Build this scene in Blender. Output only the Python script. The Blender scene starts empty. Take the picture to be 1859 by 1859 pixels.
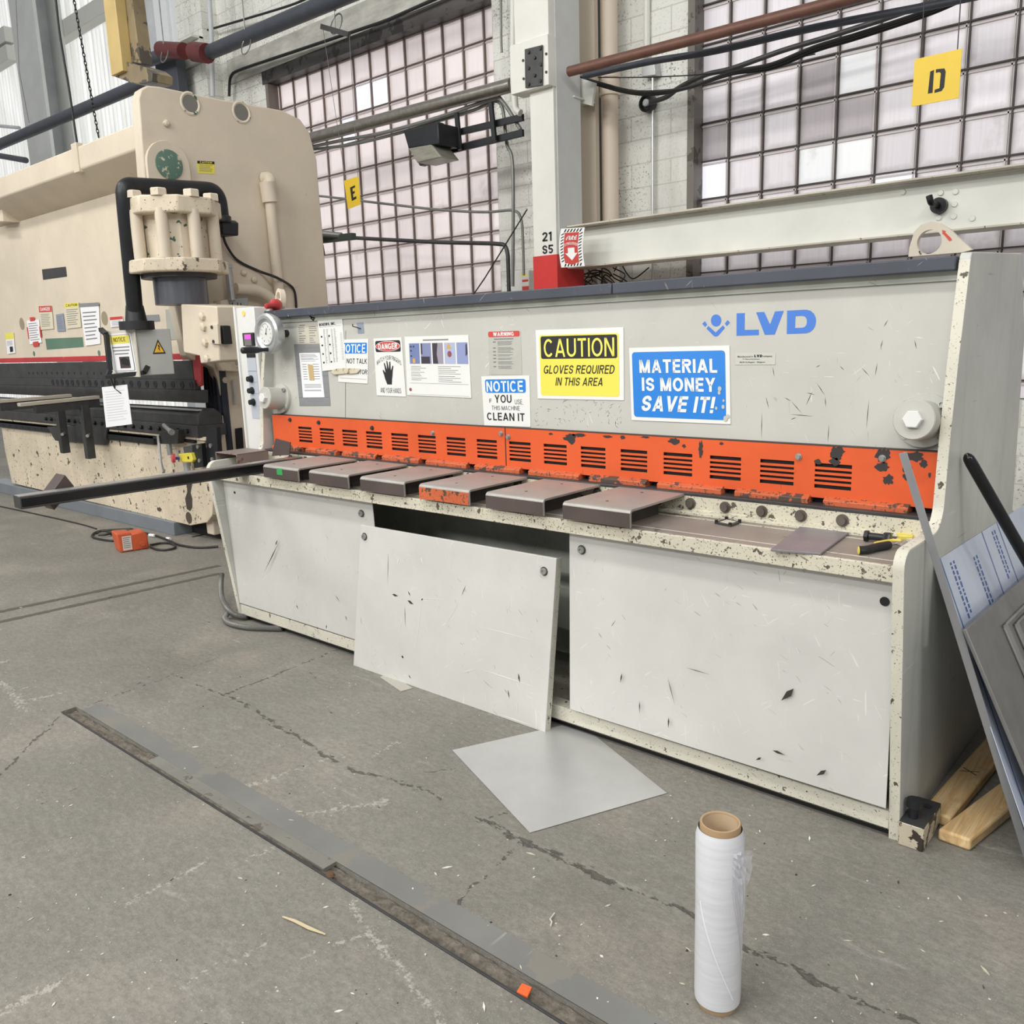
import bpy, bmesh, math, random
from mathutils import Vector, Matrix
random.seed(7)
D = bpy.data
SC = bpy.context.scene
COL = SC.collection
V3 = Vector
pi = math.pi

# ------------------------------------------------------------------ camera
CAM = V3((0.0, 0.0, 1.55))
CR = V3((0.754341472486125, 0.6556716745492397, -0.03261285147393142))
CU = V3((-0.10624996990776119, 0.1709607140932863, 0.9795322241413569))
CF = V3((-0.6478270500543062, 0.7354366658186887, -0.19862785249663711))
FPX = 1556.783
cd = D.cameras.new('camera')
cam = D.objects.new('camera', cd)
COL.objects.link(cam)
cam.matrix_world = Matrix(((CR.x, CU.x, -CF.x, CAM.x), (CR.y, CU.y, -CF.y, CAM.y), (CR.z, CU.z, -CF.z, CAM.z), (0, 0, 0, 1)))
cd.sensor_fit = 'HORIZONTAL'
cd.sensor_width = 36.0
cd.lens = FPX / 1859.0 * 36.0
cd.clip_start = 0.05
cd.clip_end = 200
SC.camera = cam

# ------------------------------------------------------------------ world, lights, exposure
w = D.worlds.new('world')
SC.world = w
w.use_nodes = True
w.node_tree.nodes['Background'].inputs[0].default_value = (0.97, 0.985, 1.0, 1)
w.node_tree.nodes['Background'].inputs[1].default_value = 0.44
SC.view_settings.view_transform = 'Standard'
SC.view_settings.look = 'None'
SC.view_settings.exposure = 0.0
SC.view_settings.gamma = 1.0
SC.view_settings.use_curve_mapping = False


def area(name, loc, target, sx, sy, power, col=(1, 0.985, 0.95)):
    l = D.lights.new(name, 'AREA')
    l.shape = 'RECTANGLE'
    l.size = sx
    l.size_y = sy
    l.energy = power
    l.color = col
    o = D.objects.new(name, l)
    COL.objects.link(o)
    o.location = loc
    d = V3(target) - V3(loc)
    o.rotation_euler = d.to_track_quat('-Z', 'Y').to_euler()
    return o


# unseen high-bay fixtures over the aisle, then three added fill lights
area('high_bay_and_fill_light', (-1.2, -0.6, 6.8), (-1.6, 1.4, 0), 2.4, 0.5, 105)
area('high_bay_and_fill_light', (-5.2, -0.6, 6.8), (-5.2, 1.6, 0), 2.4, 0.5, 105)
area('high_bay_and_fill_light', (-9.4, -0.4, 6.8), (-9.0, 1.8, 0), 2.4, 0.5, 141)
area('high_bay_and_fill_light', (-3.0, -4.6, 6.8), (-3.0, 0.8, 0.8), 2.4, 0.5, 113)
area('high_bay_and_fill_light', (-8.0, -4.6, 6.8), (-7.5, 0.8, 0.8), 2.4, 0.5, 107)
area('high_bay_and_fill_light', (2.6, -3.2, 6.8), (1.0, 1.0, 0.6), 2.4, 0.5, 118)
area('high_bay_and_fill_light', (-2.0, -10.5, 7.0), (-3.0, 4.0, 1.6), 5.0, 0.8, 385)  # distant fill added to brighten the upright front faces
area('high_bay_and_fill_light', (-9.5, -10.5, 7.0), (-9.0, 4.0, 1.8), 5.0, 0.8, 353)  # second distant fill, added on the press side
area('high_bay_and_fill_light', (6.5, -0.5, 6.8), (-0.7, 3.0, 0.8), 2.4, 0.5, 161)  # side fill added to brighten the shear's right plate


# ------------------------------------------------------------------ helpers
def S(r, g, b):
    f = lambda c: (c / 255 / 12.92) if c / 255 <= 0.04045 else ((c / 255 + 0.055) / 1.055) ** 2.4
    return (f(r), f(g), f(b), 1.0)


def ray(px, py):
    return CF + CR * ((px - 929.5) / FPX) - CU * ((py - 929.5) / FPX)


def at(px, py, x=None, y=None, z=None):
    """the point of a real plane (x=, y= or z=const) that lies behind a pixel of the photograph"""
    d = ray(px, py)
    if x is not None:
        t = (x - CAM.x) / d.x
    elif y is not None:
        t = (y - CAM.y) / d.y
    else:
        t = (z - CAM.z) / d.z
    return CAM + d * t


def on(px, py, p0, n):
    d = ray(px, py)
    t = (p0 - CAM).dot(n) / d.dot(n)
    return CAM + d * t


class B:
    def __init__(self):
        self.bm = bmesh.new()

    def v(self, p):
        return self.bm.verts.new(p)

    def f(self, vs, mi=0):
        try:
            fc = self.bm.faces.new(vs)
            fc.material_index = mi
            return fc
        except ValueError:
            return None

    def poly(self, pts, mi=0):
        return self.f([self.v(p) for p in pts], mi)

    def box(self, x0, x1, y0, y1, z0, z1, mi=0):
        c = [self.v((x, y, z)) for z in (z0, z1) for y in (y0, y1) for x in (x0, x1)]
        for q in ((0, 2, 3, 1), (4, 5, 7, 6), (0, 1, 5, 4), (2, 6, 7, 3), (0, 4, 6, 2), (1, 3, 7, 5)):
            self.f([c[i] for i in q], mi)

    def obox(self, c, h, R=None, mi=0):
        R = R or Matrix.Identity(3)
        c = V3(c)
        cs = [self.v(c + R @ V3((sx * h[0], sy * h[1], sz * h[2]))) for sz in (-1, 1) for sy in (-1, 1) for sx in (-1, 1)]
        for q in ((0, 2, 3, 1), (4, 5, 7, 6), (0, 1, 5, 4), (2, 6, 7, 3), (0, 4, 6, 2), (1, 3, 7, 5)):
            self.f([cs[i] for i in q], mi)

    def beam(self, a, b, wd, ht, up=(0, 0, 1), mi=0):
        """rectangular bar from a to b; wd across, ht along up"""
        a = V3(a); b = V3(b)
        d = b - a
        L = d.length
        d.normalize()
        s = d.cross(V3(up)).normalized()
        u = s.cross(d)
        R = Matrix((d, s, u)).transposed()
        self.obox((a + b) / 2, (L / 2, wd / 2, ht / 2), R, mi)

    def prism(self, pts, vec, mi=0):
        vec = V3(vec)
        a = [self.v(p) for p in pts]
        b = [self.v(V3(p) + vec) for p in pts]
        n = len(pts)
        self.f(a[::-1], mi)
        self.f(b, mi)
        for i in range(n):
            self.f((a[i], a[(i + 1) % n], b[(i + 1) % n], b[i]), mi)

    def lathe(self, o, axis, prof, n=32, cap0=True, cap1=True, mi=0):
        """prof: list of (distance along axis, radius)"""
        o = V3(o); ax = V3(axis).normalized()
        t = V3((0, 0, 1)) if abs(ax.z) < 0.9 else V3((1, 0, 0))
        s = ax.cross(t).normalized(); u = ax.cross(s)
        rings = []
        for h, r in prof:
            rings.append([self.v(o + ax * h + (s * math.cos(2 * pi * i / n) + u * math.sin(2 * pi * i / n)) * r) for i in range(n)])
        for a, b in zip(rings, rings[1:]):
            for i in range(n):
                self.f((a[i], a[(i + 1) % n], b[(i + 1) % n], b[i]), mi)
        if cap0: self.f(rings[0][::-1], mi)
        if cap1: self.f(rings[-1], mi)

    def cyl(self, a, b, r, r2=None, n=20, mi=0):
        a = V3(a); b = V3(b)
        self.lathe(a, b - a, [(0, r), ((b - a).length, r if r2 is None else r2)], n, mi=mi)

    def tube(self, pts, r, n=10, mi=0, closed=False):
        pts = [V3(p) for p in pts]
        m = len(pts)
        rings = []
        up = None
        for i, p in enumerate(pts):
            if closed:
                d = (pts[(i + 1) % m] - pts[i - 1]).normalized()
            else:
                d = (pts[min(i + 1, m - 1)] - pts[max(i - 1, 0)]).normalized()
            if up is None:
                up = V3((0, 0, 1)) if abs(d.z) < 0.9 else V3((1, 0, 0))
            s = d.cross(up)
            if s.length < 1e-5:
                s = d.orthogonal()
            s.normalize()
            up = s.cross(d).normalized()
            rr = r[i] if isinstance(r, (list, tuple)) else r
            rings.append([self.v(p + (s * math.cos(2 * pi * k / n) + up * math.sin(2 * pi * k / n)) * rr) for k in range(n)])
        pairs = list(zip(rings, rings[1:]))
        if closed: pairs.append((rings[-1], rings[0]))
        for a, b in pairs:
            for k in range(n):
                self.f((a[k], a[(k + 1) % n], b[(k + 1) % n], b[k]), mi)
        if not closed:
            self.f(rings[0][::-1], mi)
            self.f(rings[-1], mi)

    def sphere(self, c, r, n=12, sc=(1, 1, 1), mi=0):
        c = V3(c)
        prev = None
        m = n // 2
        for j in range(1, m):
            ph = pi * j / m
            ring = [self.v(c + V3((r * sc[0] * math.sin(ph) * math.cos(2 * pi * i / n), r * sc[1] * math.sin(ph) * math.sin(2 * pi * i / n), r * sc[2] * math.cos(ph)))) for i in range(n)]
            if prev is None:
                t = self.v(c + V3((0, 0, r * sc[2])))
                for i in range(n): self.f((t, ring[i], ring[(i + 1) % n]), mi)
            else:
                for i in range(n): self.f((prev[i], ring[i], ring[(i + 1) % n], prev[(i + 1) % n]), mi)
            prev = ring
        t = self.v(c - V3((0, 0, r * sc[2])))
        for i in range(n): self.f((t, prev[(i + 1) % n], prev[i]), mi)

    def hexnut(self, c, axis, r, h, mi=0):
        self.lathe(c, axis, [(0, r), (h * .85, r), (h, r * .86)], 6, mi=mi)

    def build(self, name, mats, parent=None, bevel=0, smooth=35, seg=2):
        org = V3((0, 0, 0))
        p = parent
        while p is not None:
            org += p.location
            p = p.parent
        bmesh.ops.recalc_face_normals(self.bm, faces=self.bm.faces[:])
        if parent is None:
            xs = [v.co.copy() for v in self.bm.verts]
            org = V3(((min(c.x for c in xs) + max(c.x for c in xs)) / 2, (min(c.y for c in xs) + max(c.y for c in xs)) / 2, min(c.z for c in xs)))
        for v in self.bm.verts: v.co -= org
        me = D.meshes.new(name)
        self.bm.to_mesh(me)
        self.bm.free()
        for m in (mats if isinstance(mats, (list, tuple)) else [mats]): me.materials.append(m)
        if smooth:
            for pl in me.polygons: pl.use_smooth = True
            me.set_sharp_from_angle(angle=math.radians(smooth))
        o = D.objects.new(name, me)
        COL.objects.link(o)
        if parent is None: o.location = org
        else: o.parent = parent
        if bevel:
            md = o.modifiers.new('bevel', 'BEVEL')
            md.width = bevel; md.segments = seg; md.limit_method = 'ANGLE'; md.angle_limit = math.radians(40)
        return o


def tag(o, label, cat, group=None, kind=None):
    if label: o['label'] = label
    if cat: o['category'] = cat
    if group: o['group'] = group
    if kind: o['kind'] = kind
    return o


def thing(name, loc, label, cat, group=None):
    o = D.objects.new(name, None)
    o.empty_display_size = 0.1
    COL.objects.link(o)
    o.location = loc
    return tag(o, label, cat, group)


def struct(o):
    o['kind'] = 'structure'
    return o


def lab(o, s):
    o['label'] = s
    return o


def fillet(pts, r, n=6):
    pts = [V3(p) for p in pts]
    out = [pts[0]]
    for i in range(1, len(pts) - 1):
        a, p, b = pts[i - 1], pts[i], pts[i + 1]
        d1 = (a - p); d2 = (b - p)
        rr = min(r, d1.length * .48, d2.length * .48)
        p1 = p + d1.normalized() * rr; p2 = p + d2.normalized() * rr
        for k in range(n + 1):
            t = k / n
            out.append((1 - t) ** 2 * p1 + 2 * t * (1 - t) * p + t * t * p2)
    out.append(pts[-1])
    return out


def smoothpath(pts, n=8):
    """Catmull-Rom through the points"""
    pts = [V3(p) for p in pts]
    out = []
    for i in range(len(pts) - 1):
        p0 = pts[max(i - 1, 0)]; p1 = pts[i]; p2 = pts[i + 1]; p3 = pts[min(i + 2, len(pts) - 1)]
        for k in range(n):
            t = k / n
            out.append(0.5 * (2 * p1 + (p2 - p0) * t + (2 * p0 - 5 * p1 + 4 * p2 - p3) * t * t + (3 * p1 - p0 - 3 * p2 + p3) * t ** 3))
    out.append(pts[-1])
    return out


# ------------------------------------------------------------------ materials
class NT:
    def __init__(self, name):
        self.m = D.materials.new(name)
        self.m.use_nodes = True
        self.t = self.m.node_tree
        self.bs = self.t.nodes['Principled BSDF']
        self.co = self.t.nodes.new('ShaderNodeTexCoord').outputs['Object']

    def n(self, typ, **kw):
        nd = self.t.nodes.new(typ)
        for k, v in kw.items():
            setattr(nd, k, v)
        return nd

    def link(self, a, b):
        self.t.links.new(a, b)

    def setin(self, sock, v):
        if isinstance(v, bpy.types.NodeSocket): self.link(v, sock)
        else: sock.default_value = v

    def math(self, op, a, b=0.0, clamp=False):
        nd = self.n('ShaderNodeMath', operation=op, use_clamp=clamp)
        self.setin(nd.inputs[0], a); self.setin(nd.inputs[1], b)
        return nd.outputs[0]

    def mapping(self, co, loc=(0, 0, 0), rot=(0, 0, 0), sc=(1, 1, 1)):
        nd = self.n('ShaderNodeMapping')
        self.link(co, nd.inputs[0])
        nd.inputs[1].default_value = loc; nd.inputs[2].default_value = rot; nd.inputs[3].default_value = sc
        return nd.outputs[0]

    def noise(self, co, scale, det=4, rough=.6, dist=0):
        nd = self.n('ShaderNodeTexNoise')
        self.link(co, nd.inputs['Vector'])
        nd.inputs['Scale'].default_value = scale; nd.inputs['Detail'].default_value = det
        nd.inputs['Roughness'].default_value = rough; nd.inputs['Distortion'].default_value = dist
        return nd.outputs['Fac']

    def step(self, x, lo, hi):
        """0 below lo, 1 above hi"""
        nd = self.n('ShaderNodeMapRange')
        self.setin(nd.inputs[0], x)
        nd.inputs[1].default_value = lo; nd.inputs[2].default_value = hi
        nd.inputs[3].default_value = 0; nd.inputs[4].default_value = 1
        return nd.outputs[0]

    def mix(self, f, a, b):
        nd = self.n('ShaderNodeMix', data_type='RGBA')
        self.setin(nd.inputs[0], f); self.setin(nd.inputs[6], a); self.setin(nd.inputs[7], b)
        return nd.outputs[2]

    def line(self, co, wide, long, rot, lo, seed):
        """straight thin scratches: peaks of a noise stretched along one direction of the xz plane"""
        m = self.mapping(co, (seed, seed * .7, -seed), (0, rot, 0))
        m = self.mapping(m, sc=(wide, 2.0, long))
        a = self.noise(m, 1.0, 1.5, .5)
        return self.step(a, lo, lo + .03)

    def bump(self, h, strength=.3, dist=.002):
        nd = self.n('ShaderNodeBump')
        nd.inputs['Strength'].default_value = strength; nd.inputs['Distance'].default_value = dist
        self.link(h, nd.inputs['Height'])
        self.link(nd.outputs[0], self.bs.inputs['Normal'])

    def out(self, col, rough=.5, metal=0.0, spec=None):
        self.setin(self.bs.inputs['Base Color'], col)
        self.setin(self.bs.inputs['Roughness'], rough)
        self.setin(self.bs.inputs['Metallic'], metal)
        if spec is not None: self.bs.inputs['Specular IOR Level'].default_value = spec
        return self.m


def flat(name, rgb, rough=.55, metal=0.0, spec=None):
    t = NT(name)
    return t.out(S(*rgb), rough, metal, spec)


def paint(name, rgb, chip_rgb=(70, 64, 58), chip=.70, cs=9, fine=.0, mottle=.08, light=.62, dark=.64, rough=.45, metal=0.0, streak=0, bumps=.15):
    """worn machine paint: mottled colour, chips down to chip_rgb, pale and dark scratches. chip/light/dark: noise thresholds (lower = more)"""
    t = NT(name)
    co = t.co
    base = S(*rgb)
    dk = tuple(c * (1 - mottle * 2) for c in base[:3]) + (1,)
    lt = tuple(min(1, c * (1 + mottle)) for c in base[:3]) + (1,)
    big = t.noise(co, 2.3, 4, .6)
    col = t.mix(t.step(big, .3, .72), dk, lt)
    if streak:
        sk = t.noise(t.mapping(co, sc=(14, 14, .8)), 1.0, 3, .6)
        col = t.mix(t.math('MULTIPLY', t.step(sk, .52, .75), streak), col, tuple(c * .6 for c in base[:3]) + (1,))
    if light < 1:
        k = t.step(t.noise(co, 2.6, 3, .6), light - .12, light + .1)
        l = None
        for i, (wd, lg, ro) in enumerate(((95, 7, .06), (120, 9, .5), (110, 9, -.9), (130, 12, 1.5))):
            q = t.line(co, wd, lg, ro, .735, 3.1 + i * 4.3)
            l = q if l is None else t.math('MAXIMUM', l, q)
        col = t.mix(t.math('MULTIPLY', t.math('MULTIPLY', l, k), .65), col, S(238, 236, 230))
    if dark < 1:
        k = t.step(t.noise(t.mapping(co, (8, 2, 5)), 3.1, 3, .6), dark - .12, dark + .1)
        l = None
        for i, (wd, lg, ro) in enumerate(((120, 12, .15), (130, 14, -.6), (120, 13, 1.1), (140, 16, .75))):
            q = t.line(co, wd, lg, ro, .745, 7.7 + i * 5.9)
            l = q if l is None else t.math('MAXIMUM', l, q)
        col = t.mix(t.math('MULTIPLY', t.math('MULTIPLY', l, k), .75), col, S(*chip_rgb))
    cn = t.noise(co, cs, 8, .62)
    cm = t.step(cn, chip, chip + .012)
    if fine:
        fn = t.noise(co, cs * 5, 5, .65)
        cm = t.math('MAXIMUM', cm, t.step(fn, 1 - fine, 1 - fine + .015))
    col = t.mix(cm, col, S(*chip_rgb))
    t.bump(t.math('SUBTRACT', 1.0, cm), bumps, .0015)
    return t.out(col, rough, metal)


def steel(name, rgb, rough=.45, metal=.6, var=.25, sc=(3, 3, 3), spots=None):
    t = NT(name)
    base = S(*rgb)
    n = t.noise(t.mapping(t.co, sc=sc), 3, 6, .65)
    col = t.mix(t.step(n, .25, .75), tuple(c * (1 - var) for c in base[:3]) + (1,), tuple(min(1, c * (1 + var)) for c in base[:3]) + (1,))
    if spots:
        col = t.mix(t.step(t.noise(t.co, 14, 6, .7), .6, .66), col, S(*spots))
    return t.out(col, rough, metal)


def emis(name, rgb, strength):
    t = NT(name)
    t.bs.inputs['Emission Color'].default_value = S(*rgb)
    t.bs.inputs['Emission Strength'].default_value = strength
    return t.out(S(*rgb), .5)


M = {}
M['shear'] = paint('shear_paint', (190, 189, 181), (88, 82, 74), chip=.735, cs=11, fine=.275, mottle=.05, light=.56, dark=.56)
M['panel'] = paint('panel_paint', (213, 212, 207), (60, 54, 50), chip=.765, cs=7, fine=.25, mottle=.05, light=.47, dark=.55, rough=.4)
M['edge'] = paint('chipped_edge_paint', (216, 212, 196), (86, 78, 68), chip=.63, cs=30, fine=.375, mottle=.08, light=1, dark=.5, rough=.55)
M['edgeheavy'] = paint('worn_skirt_paint', (214, 208, 188), (92, 84, 72), chip=.60, cs=26, fine=.405, mottle=.1, light=1, dark=.45, rough=.6)
M['plate_edge'] = paint('side_plate_paint', (200, 201, 194), (80, 74, 66), chip=.72, cs=14, fine=.22, mottle=.09, light=.6, dark=.58, streak=.25)
M['orange'] = paint('orange_guard_paint', (226, 95, 47), (58, 54, 52), chip=.70, cs=6, fine=.27, mottle=.07, light=1, dark=.62, rough=.4)
M['orangeworn'] = paint('worn_orange_paint', (204, 102, 62), (82, 68, 58), chip=.55, cs=18, fine=.42, mottle=.12, light=.7, dark=.5)
M['rail'] = paint('dark_rail_paint', (74, 78, 88), (150, 152, 156), chip=.72, cs=16, fine=.2, mottle=.12, light=.55, dark=1)
M['table'] = paint('table_top_steel', (150, 143, 134), (100, 90, 80), chip=.62, cs=6, fine=.25, mottle=.14, light=.6, dark=.55, rough=.5)
M['cover_top'] = steel('finger_top_steel', (168, 164, 158), .42, .35, .12)
M['cover_front'] = paint('finger_front_paint', (86, 74, 70), (190, 150, 120), chip=.74, cs=12, fine=.22, mottle=.14, light=.7, dark=1, rough=.6)
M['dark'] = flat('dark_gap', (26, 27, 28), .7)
M['darksteel'] = steel('dark_steel', (70, 70, 70), .5, .4, .3)
M['blacksteel'] = steel('black_steel', (36, 38, 41), .4, .3, .3)
M['steel'] = steel('bright_steel', (176, 176, 174), .35, .7, .12)
M['silver'] = steel('silver_metal', (188, 190, 190), .3, .55, .08)
M['inside'] = paint('inside_paint', (196, 200, 190), (80, 78, 72), chip=.7, cs=5, fine=.25, mottle=.2, light=1, dark=.5)
M['white'] = paint('white_enamel', (226, 226, 222), (120, 112, 100), chip=.77, cs=9, fine=.2, mottle=.04, light=1, dark=.66, rough=.4)
M['beige'] = paint('beige_press_paint', (216, 203, 183), (78, 72, 60), chip=.725, cs=8, fine=.25, mottle=.05, light=1, dark=.60, rough=.5)
M['beigeworn'] = paint('worn_beige_paint', (222, 208, 184), (84, 74, 62), chip=.615, cs=9, fine=.37, mottle=.1, light=1, dark=.52, rough=.55, streak=.3)
M['beigegreen'] = paint('beige_over_green', (224, 212, 192), (62, 100, 84), chip=.60, cs=16, fine=.3, mottle=.08, light=1, dark=.5)
M['red'] = paint('red_paint', (186, 52, 56), (120, 90, 86), chip=.7, cs=12, fine=.25, mottle=.1, light=.6, dark=1)
M['colred'] = paint('column_red', (206, 54, 52), (120, 40, 38), chip=.8, cs=8, mottle=.06, light=1, dark=1)
M['pvc'] = flat('pvc_white', (222, 206, 188), .45)
M['black'] = flat('black_plastic', (32, 34, 37), .45)
M['blackgloss'] = steel('black_gloss', (20, 20, 22), .22, .1, .4)
M['text'] = flat('black_ink', (24, 24, 26), .6)
M['grey_ink'] = flat('grey_ink', (120, 120, 122), .6)
M['signwhite'] = paint('sign_white', (230, 230, 226), (90, 84, 76), chip=.77, cs=14, fine=.2, mottle=.03, light=1, dark=.66, rough=.35, bumps=0)
M['signyellow'] = paint('sign_yellow', (236, 222, 84), (70, 66, 50), chip=.78, cs=12, fine=.19, mottle=.03, light=1, dark=.66, rough=.35, bumps=0)
M['signblue'] = paint('sign_blue', (22, 126, 214), (30, 40, 60), chip=.79, cs=12, fine=.18, mottle=.03, light=1, dark=.7, rough=.35, bumps=0)
M['lvdblue'] = flat('logo_blue', (56, 116, 204), .45)
M['white_ink'] = flat('white_ink', (242, 242, 240), .5)
M['yellow_ink'] = flat('yellow_ink', (246, 232, 96), .5)
M['red_ink'] = flat('red_ink', (200, 66, 58), .5)
M['tapegrey'] = steel('duct_tape', (140, 142, 143), .45, .2, .12, (2, 2, 20))
M['paper'] = flat('paper', (236, 236, 238), .7)
M['platemetal'] = steel('data_plate_metal', (186, 186, 176), .4, .25, .08)
M['colpaint'] = paint('column_paint', (226, 225, 217), (120, 84, 60), chip=.76, cs=7, fine=.2, mottle=.04, light=1, dark=.68)
M['ibeam'] = paint('beam_paint', (224, 225, 217), (120, 96, 70), chip=.77, cs=7, fine=.2, mottle=.04, light=1, dark=.68)
M['colgrey'] = paint('column_grey', (206, 208, 205), (120, 110, 100), chip=.76, cs=5, fine=.2, mottle=.05, light=1, dark=1)
M['rusty'] = paint('rust_edge', (206, 200, 184), (120, 92, 70), chip=.62, cs=20, fine=.3, mottle=.1, light=1, dark=1)
M['pipegrey'] = steel('pipe_dark_grey', (68, 72, 80), .5, .1, .2)
M['galv'] = steel('galvanised_pipe', (160, 156, 148), .3, .85, .25, (8, 8, 8))
M['conduit'] = steel('conduit_steel', (130, 132, 128), .4, .4, .15)
M['rustpipe'] = steel('brown_pipe', (112, 78, 66), .5, .2, .25)
M['redcoup'] = steel('red_coupling', (104, 48, 46), .5, .1, .25)
M['hoistyellow'] = paint('hoist_yellow', (204, 178, 118), (120, 100, 60), chip=.72, cs=6, fine=.24, mottle=.08, light=1, dark=.6)
M['hoistdirty'] = paint('hoist_dirty', (150, 134, 104), (80, 74, 66), chip=.5, cs=4, fine=.3, mottle=.2, light=1, dark=.6)
M['signhang'] = paint('hanging_sign_yellow', (232, 196, 44), (150, 120, 40), chip=.78, cs=40, fine=.24, mottle=.04, light=1, dark=1)
M['alu'] = steel('aluminium_sheet', (190, 190, 188), .38, .35, .09, (1.5, 1.5, 1.5))
M['wood'] = None
M['card'] = flat('cardboard', (168, 140, 106), .75)
M['cardin'] = flat('cardboard_inner', (198, 176, 146), .75)
M['film'] = None
M['pedal'] = paint('pedal_orange', (206, 92, 54), (235, 190, 170), chip=.72, cs=30, fine=.25, mottle=.08, light=1, dark=1)
M['lampglass'] = steel('dirty_lamp_glass', (140, 138, 126), .3, .0, .3, (2, 2, 10))
M['toolyellow'] = flat('tool_yellow', (226, 208, 96), .45)
M['blueplate'] = flat('blue_grey_plate', (138, 148, 164), .5)
M['green'] = flat('green_tape', (54, 158, 84), .6)
M['pbgreen'] = paint('old_green_paint', (92, 124, 104), (210, 196, 170), chip=.72, cs=14, fine=.2, mottle=.08, light=1, dark=1)
M['pink'] = emis('pink_led', (240, 70, 190), .9)
M['screen'] = flat('meter_grey', (120, 116, 114), .4)
M['cable'] = flat('cable_black', (30, 30, 31), .5)
M['chain'] = flat('chain_black', (30, 30, 32), .4, .5)
M['bellows'] = steel('dark_blue_bellows', (36, 42, 56), .5, 0, .3)


def mk_wood():
    t = NT('pale_lumber')
    g = t.noise(t.mapping(t.co, rot=(0, 0, .12), sc=(30, 2, 20)), 1.5, 5, .6, 1.2)
    c = t.mix(t.step(g, .3, .7), S(198, 158, 104), S(232, 206, 158))
    st = t.noise(t.co, 5, 4, .6)
    c = t.mix(t.math('MULTIPLY', t.step(st, .55, .7), .55), c, S(120, 100, 78))
    return t.out(c, .7)


M['wood'] = mk_wood()


def mk_film():
    t = NT('blue_white_protective_film')
    n = t.noise(t.mapping(t.co, sc=(1, 1, .4)), 4, 4, .6)
    return t.out(t.mix(t.step(n, .3, .7), S(176, 186, 206), S(200, 208, 224)), .35)


M['film'] = mk_film()


def mk_wrap():
    t = NT('stretch_wrap_film')
    n = t.noise(t.mapping(t.co, sc=(4, 4, 60)), 2, 4, .6)
    c = t.mix(t.step(n, .3, .75), S(212, 213, 218), S(225, 226, 230))
    t.bs.inputs['Coat Weight'].default_value = .35
    t.bs.inputs['Coat Roughness'].default_value = .2
    t.bs.inputs['Subsurface Weight'].default_value = .15
    return t.out(c, .35)


M['wrap'] = mk_wrap()


def mk_block():
    t = NT('painted_concrete_block')
    m = t.mapping(t.co, rot=(pi / 2, 0, 0))
    br = t.n('ShaderNodeTexBrick')
    t.link(m, br.inputs['Vector'])
    br.inputs['Color1'].default_value = S(236, 236, 229)
    br.inputs['Color2'].default_value = S(226, 226, 219)
    br.inputs['Mortar'].default_value = S(206, 204, 197)
    br.inputs['Scale'].default_value = 1
    br.inputs['Mortar Size'].default_value = .007
    br.inputs['Mortar Smooth'].default_value = .3
    br.inputs['Brick Width'].default_value = .406
    br.inputs['Row Height'].default_value = .203
    pore = t.step(t.noise(t.co, 48, 4, .65), .57, .62)
    pore2 = t.step(t.noise(t.co, 2.0, 4, .6), .42, .62)
    col = t.mix(t.math('MULTIPLY', pore, t.math('ADD', t.math('MULTIPLY', pore2, .7), .2)), br.outputs[0], S(120, 118, 112))
    dirt = t.step(t.noise(t.mapping(t.co, sc=(2, 2, .5)), 1.2, 5, .6), .5, .75)
    col = t.mix(t.math('MULTIPLY', dirt, .45), col, S(160, 156, 146))
    crack = t.line(t.co, 3, 60, .05, .76, 4.4)
    col = t.mix(crack, col, S(60, 58, 56))
    t.bump(br.outputs['Fac'], .25, .003)
    return t.out(col, .8)


M['block'] = mk_block()


def mk_conc():
    t = NT('dirty_concrete_band')
    n = t.noise(t.mapping(t.co, sc=(1, 1, 3)), 2, 6, .65)
    return t.out(t.mix(t.step(n, .3, .7), S(150, 148, 140), S(206, 205, 196)), .85)


M['concrete'] = mk_conc()


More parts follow.
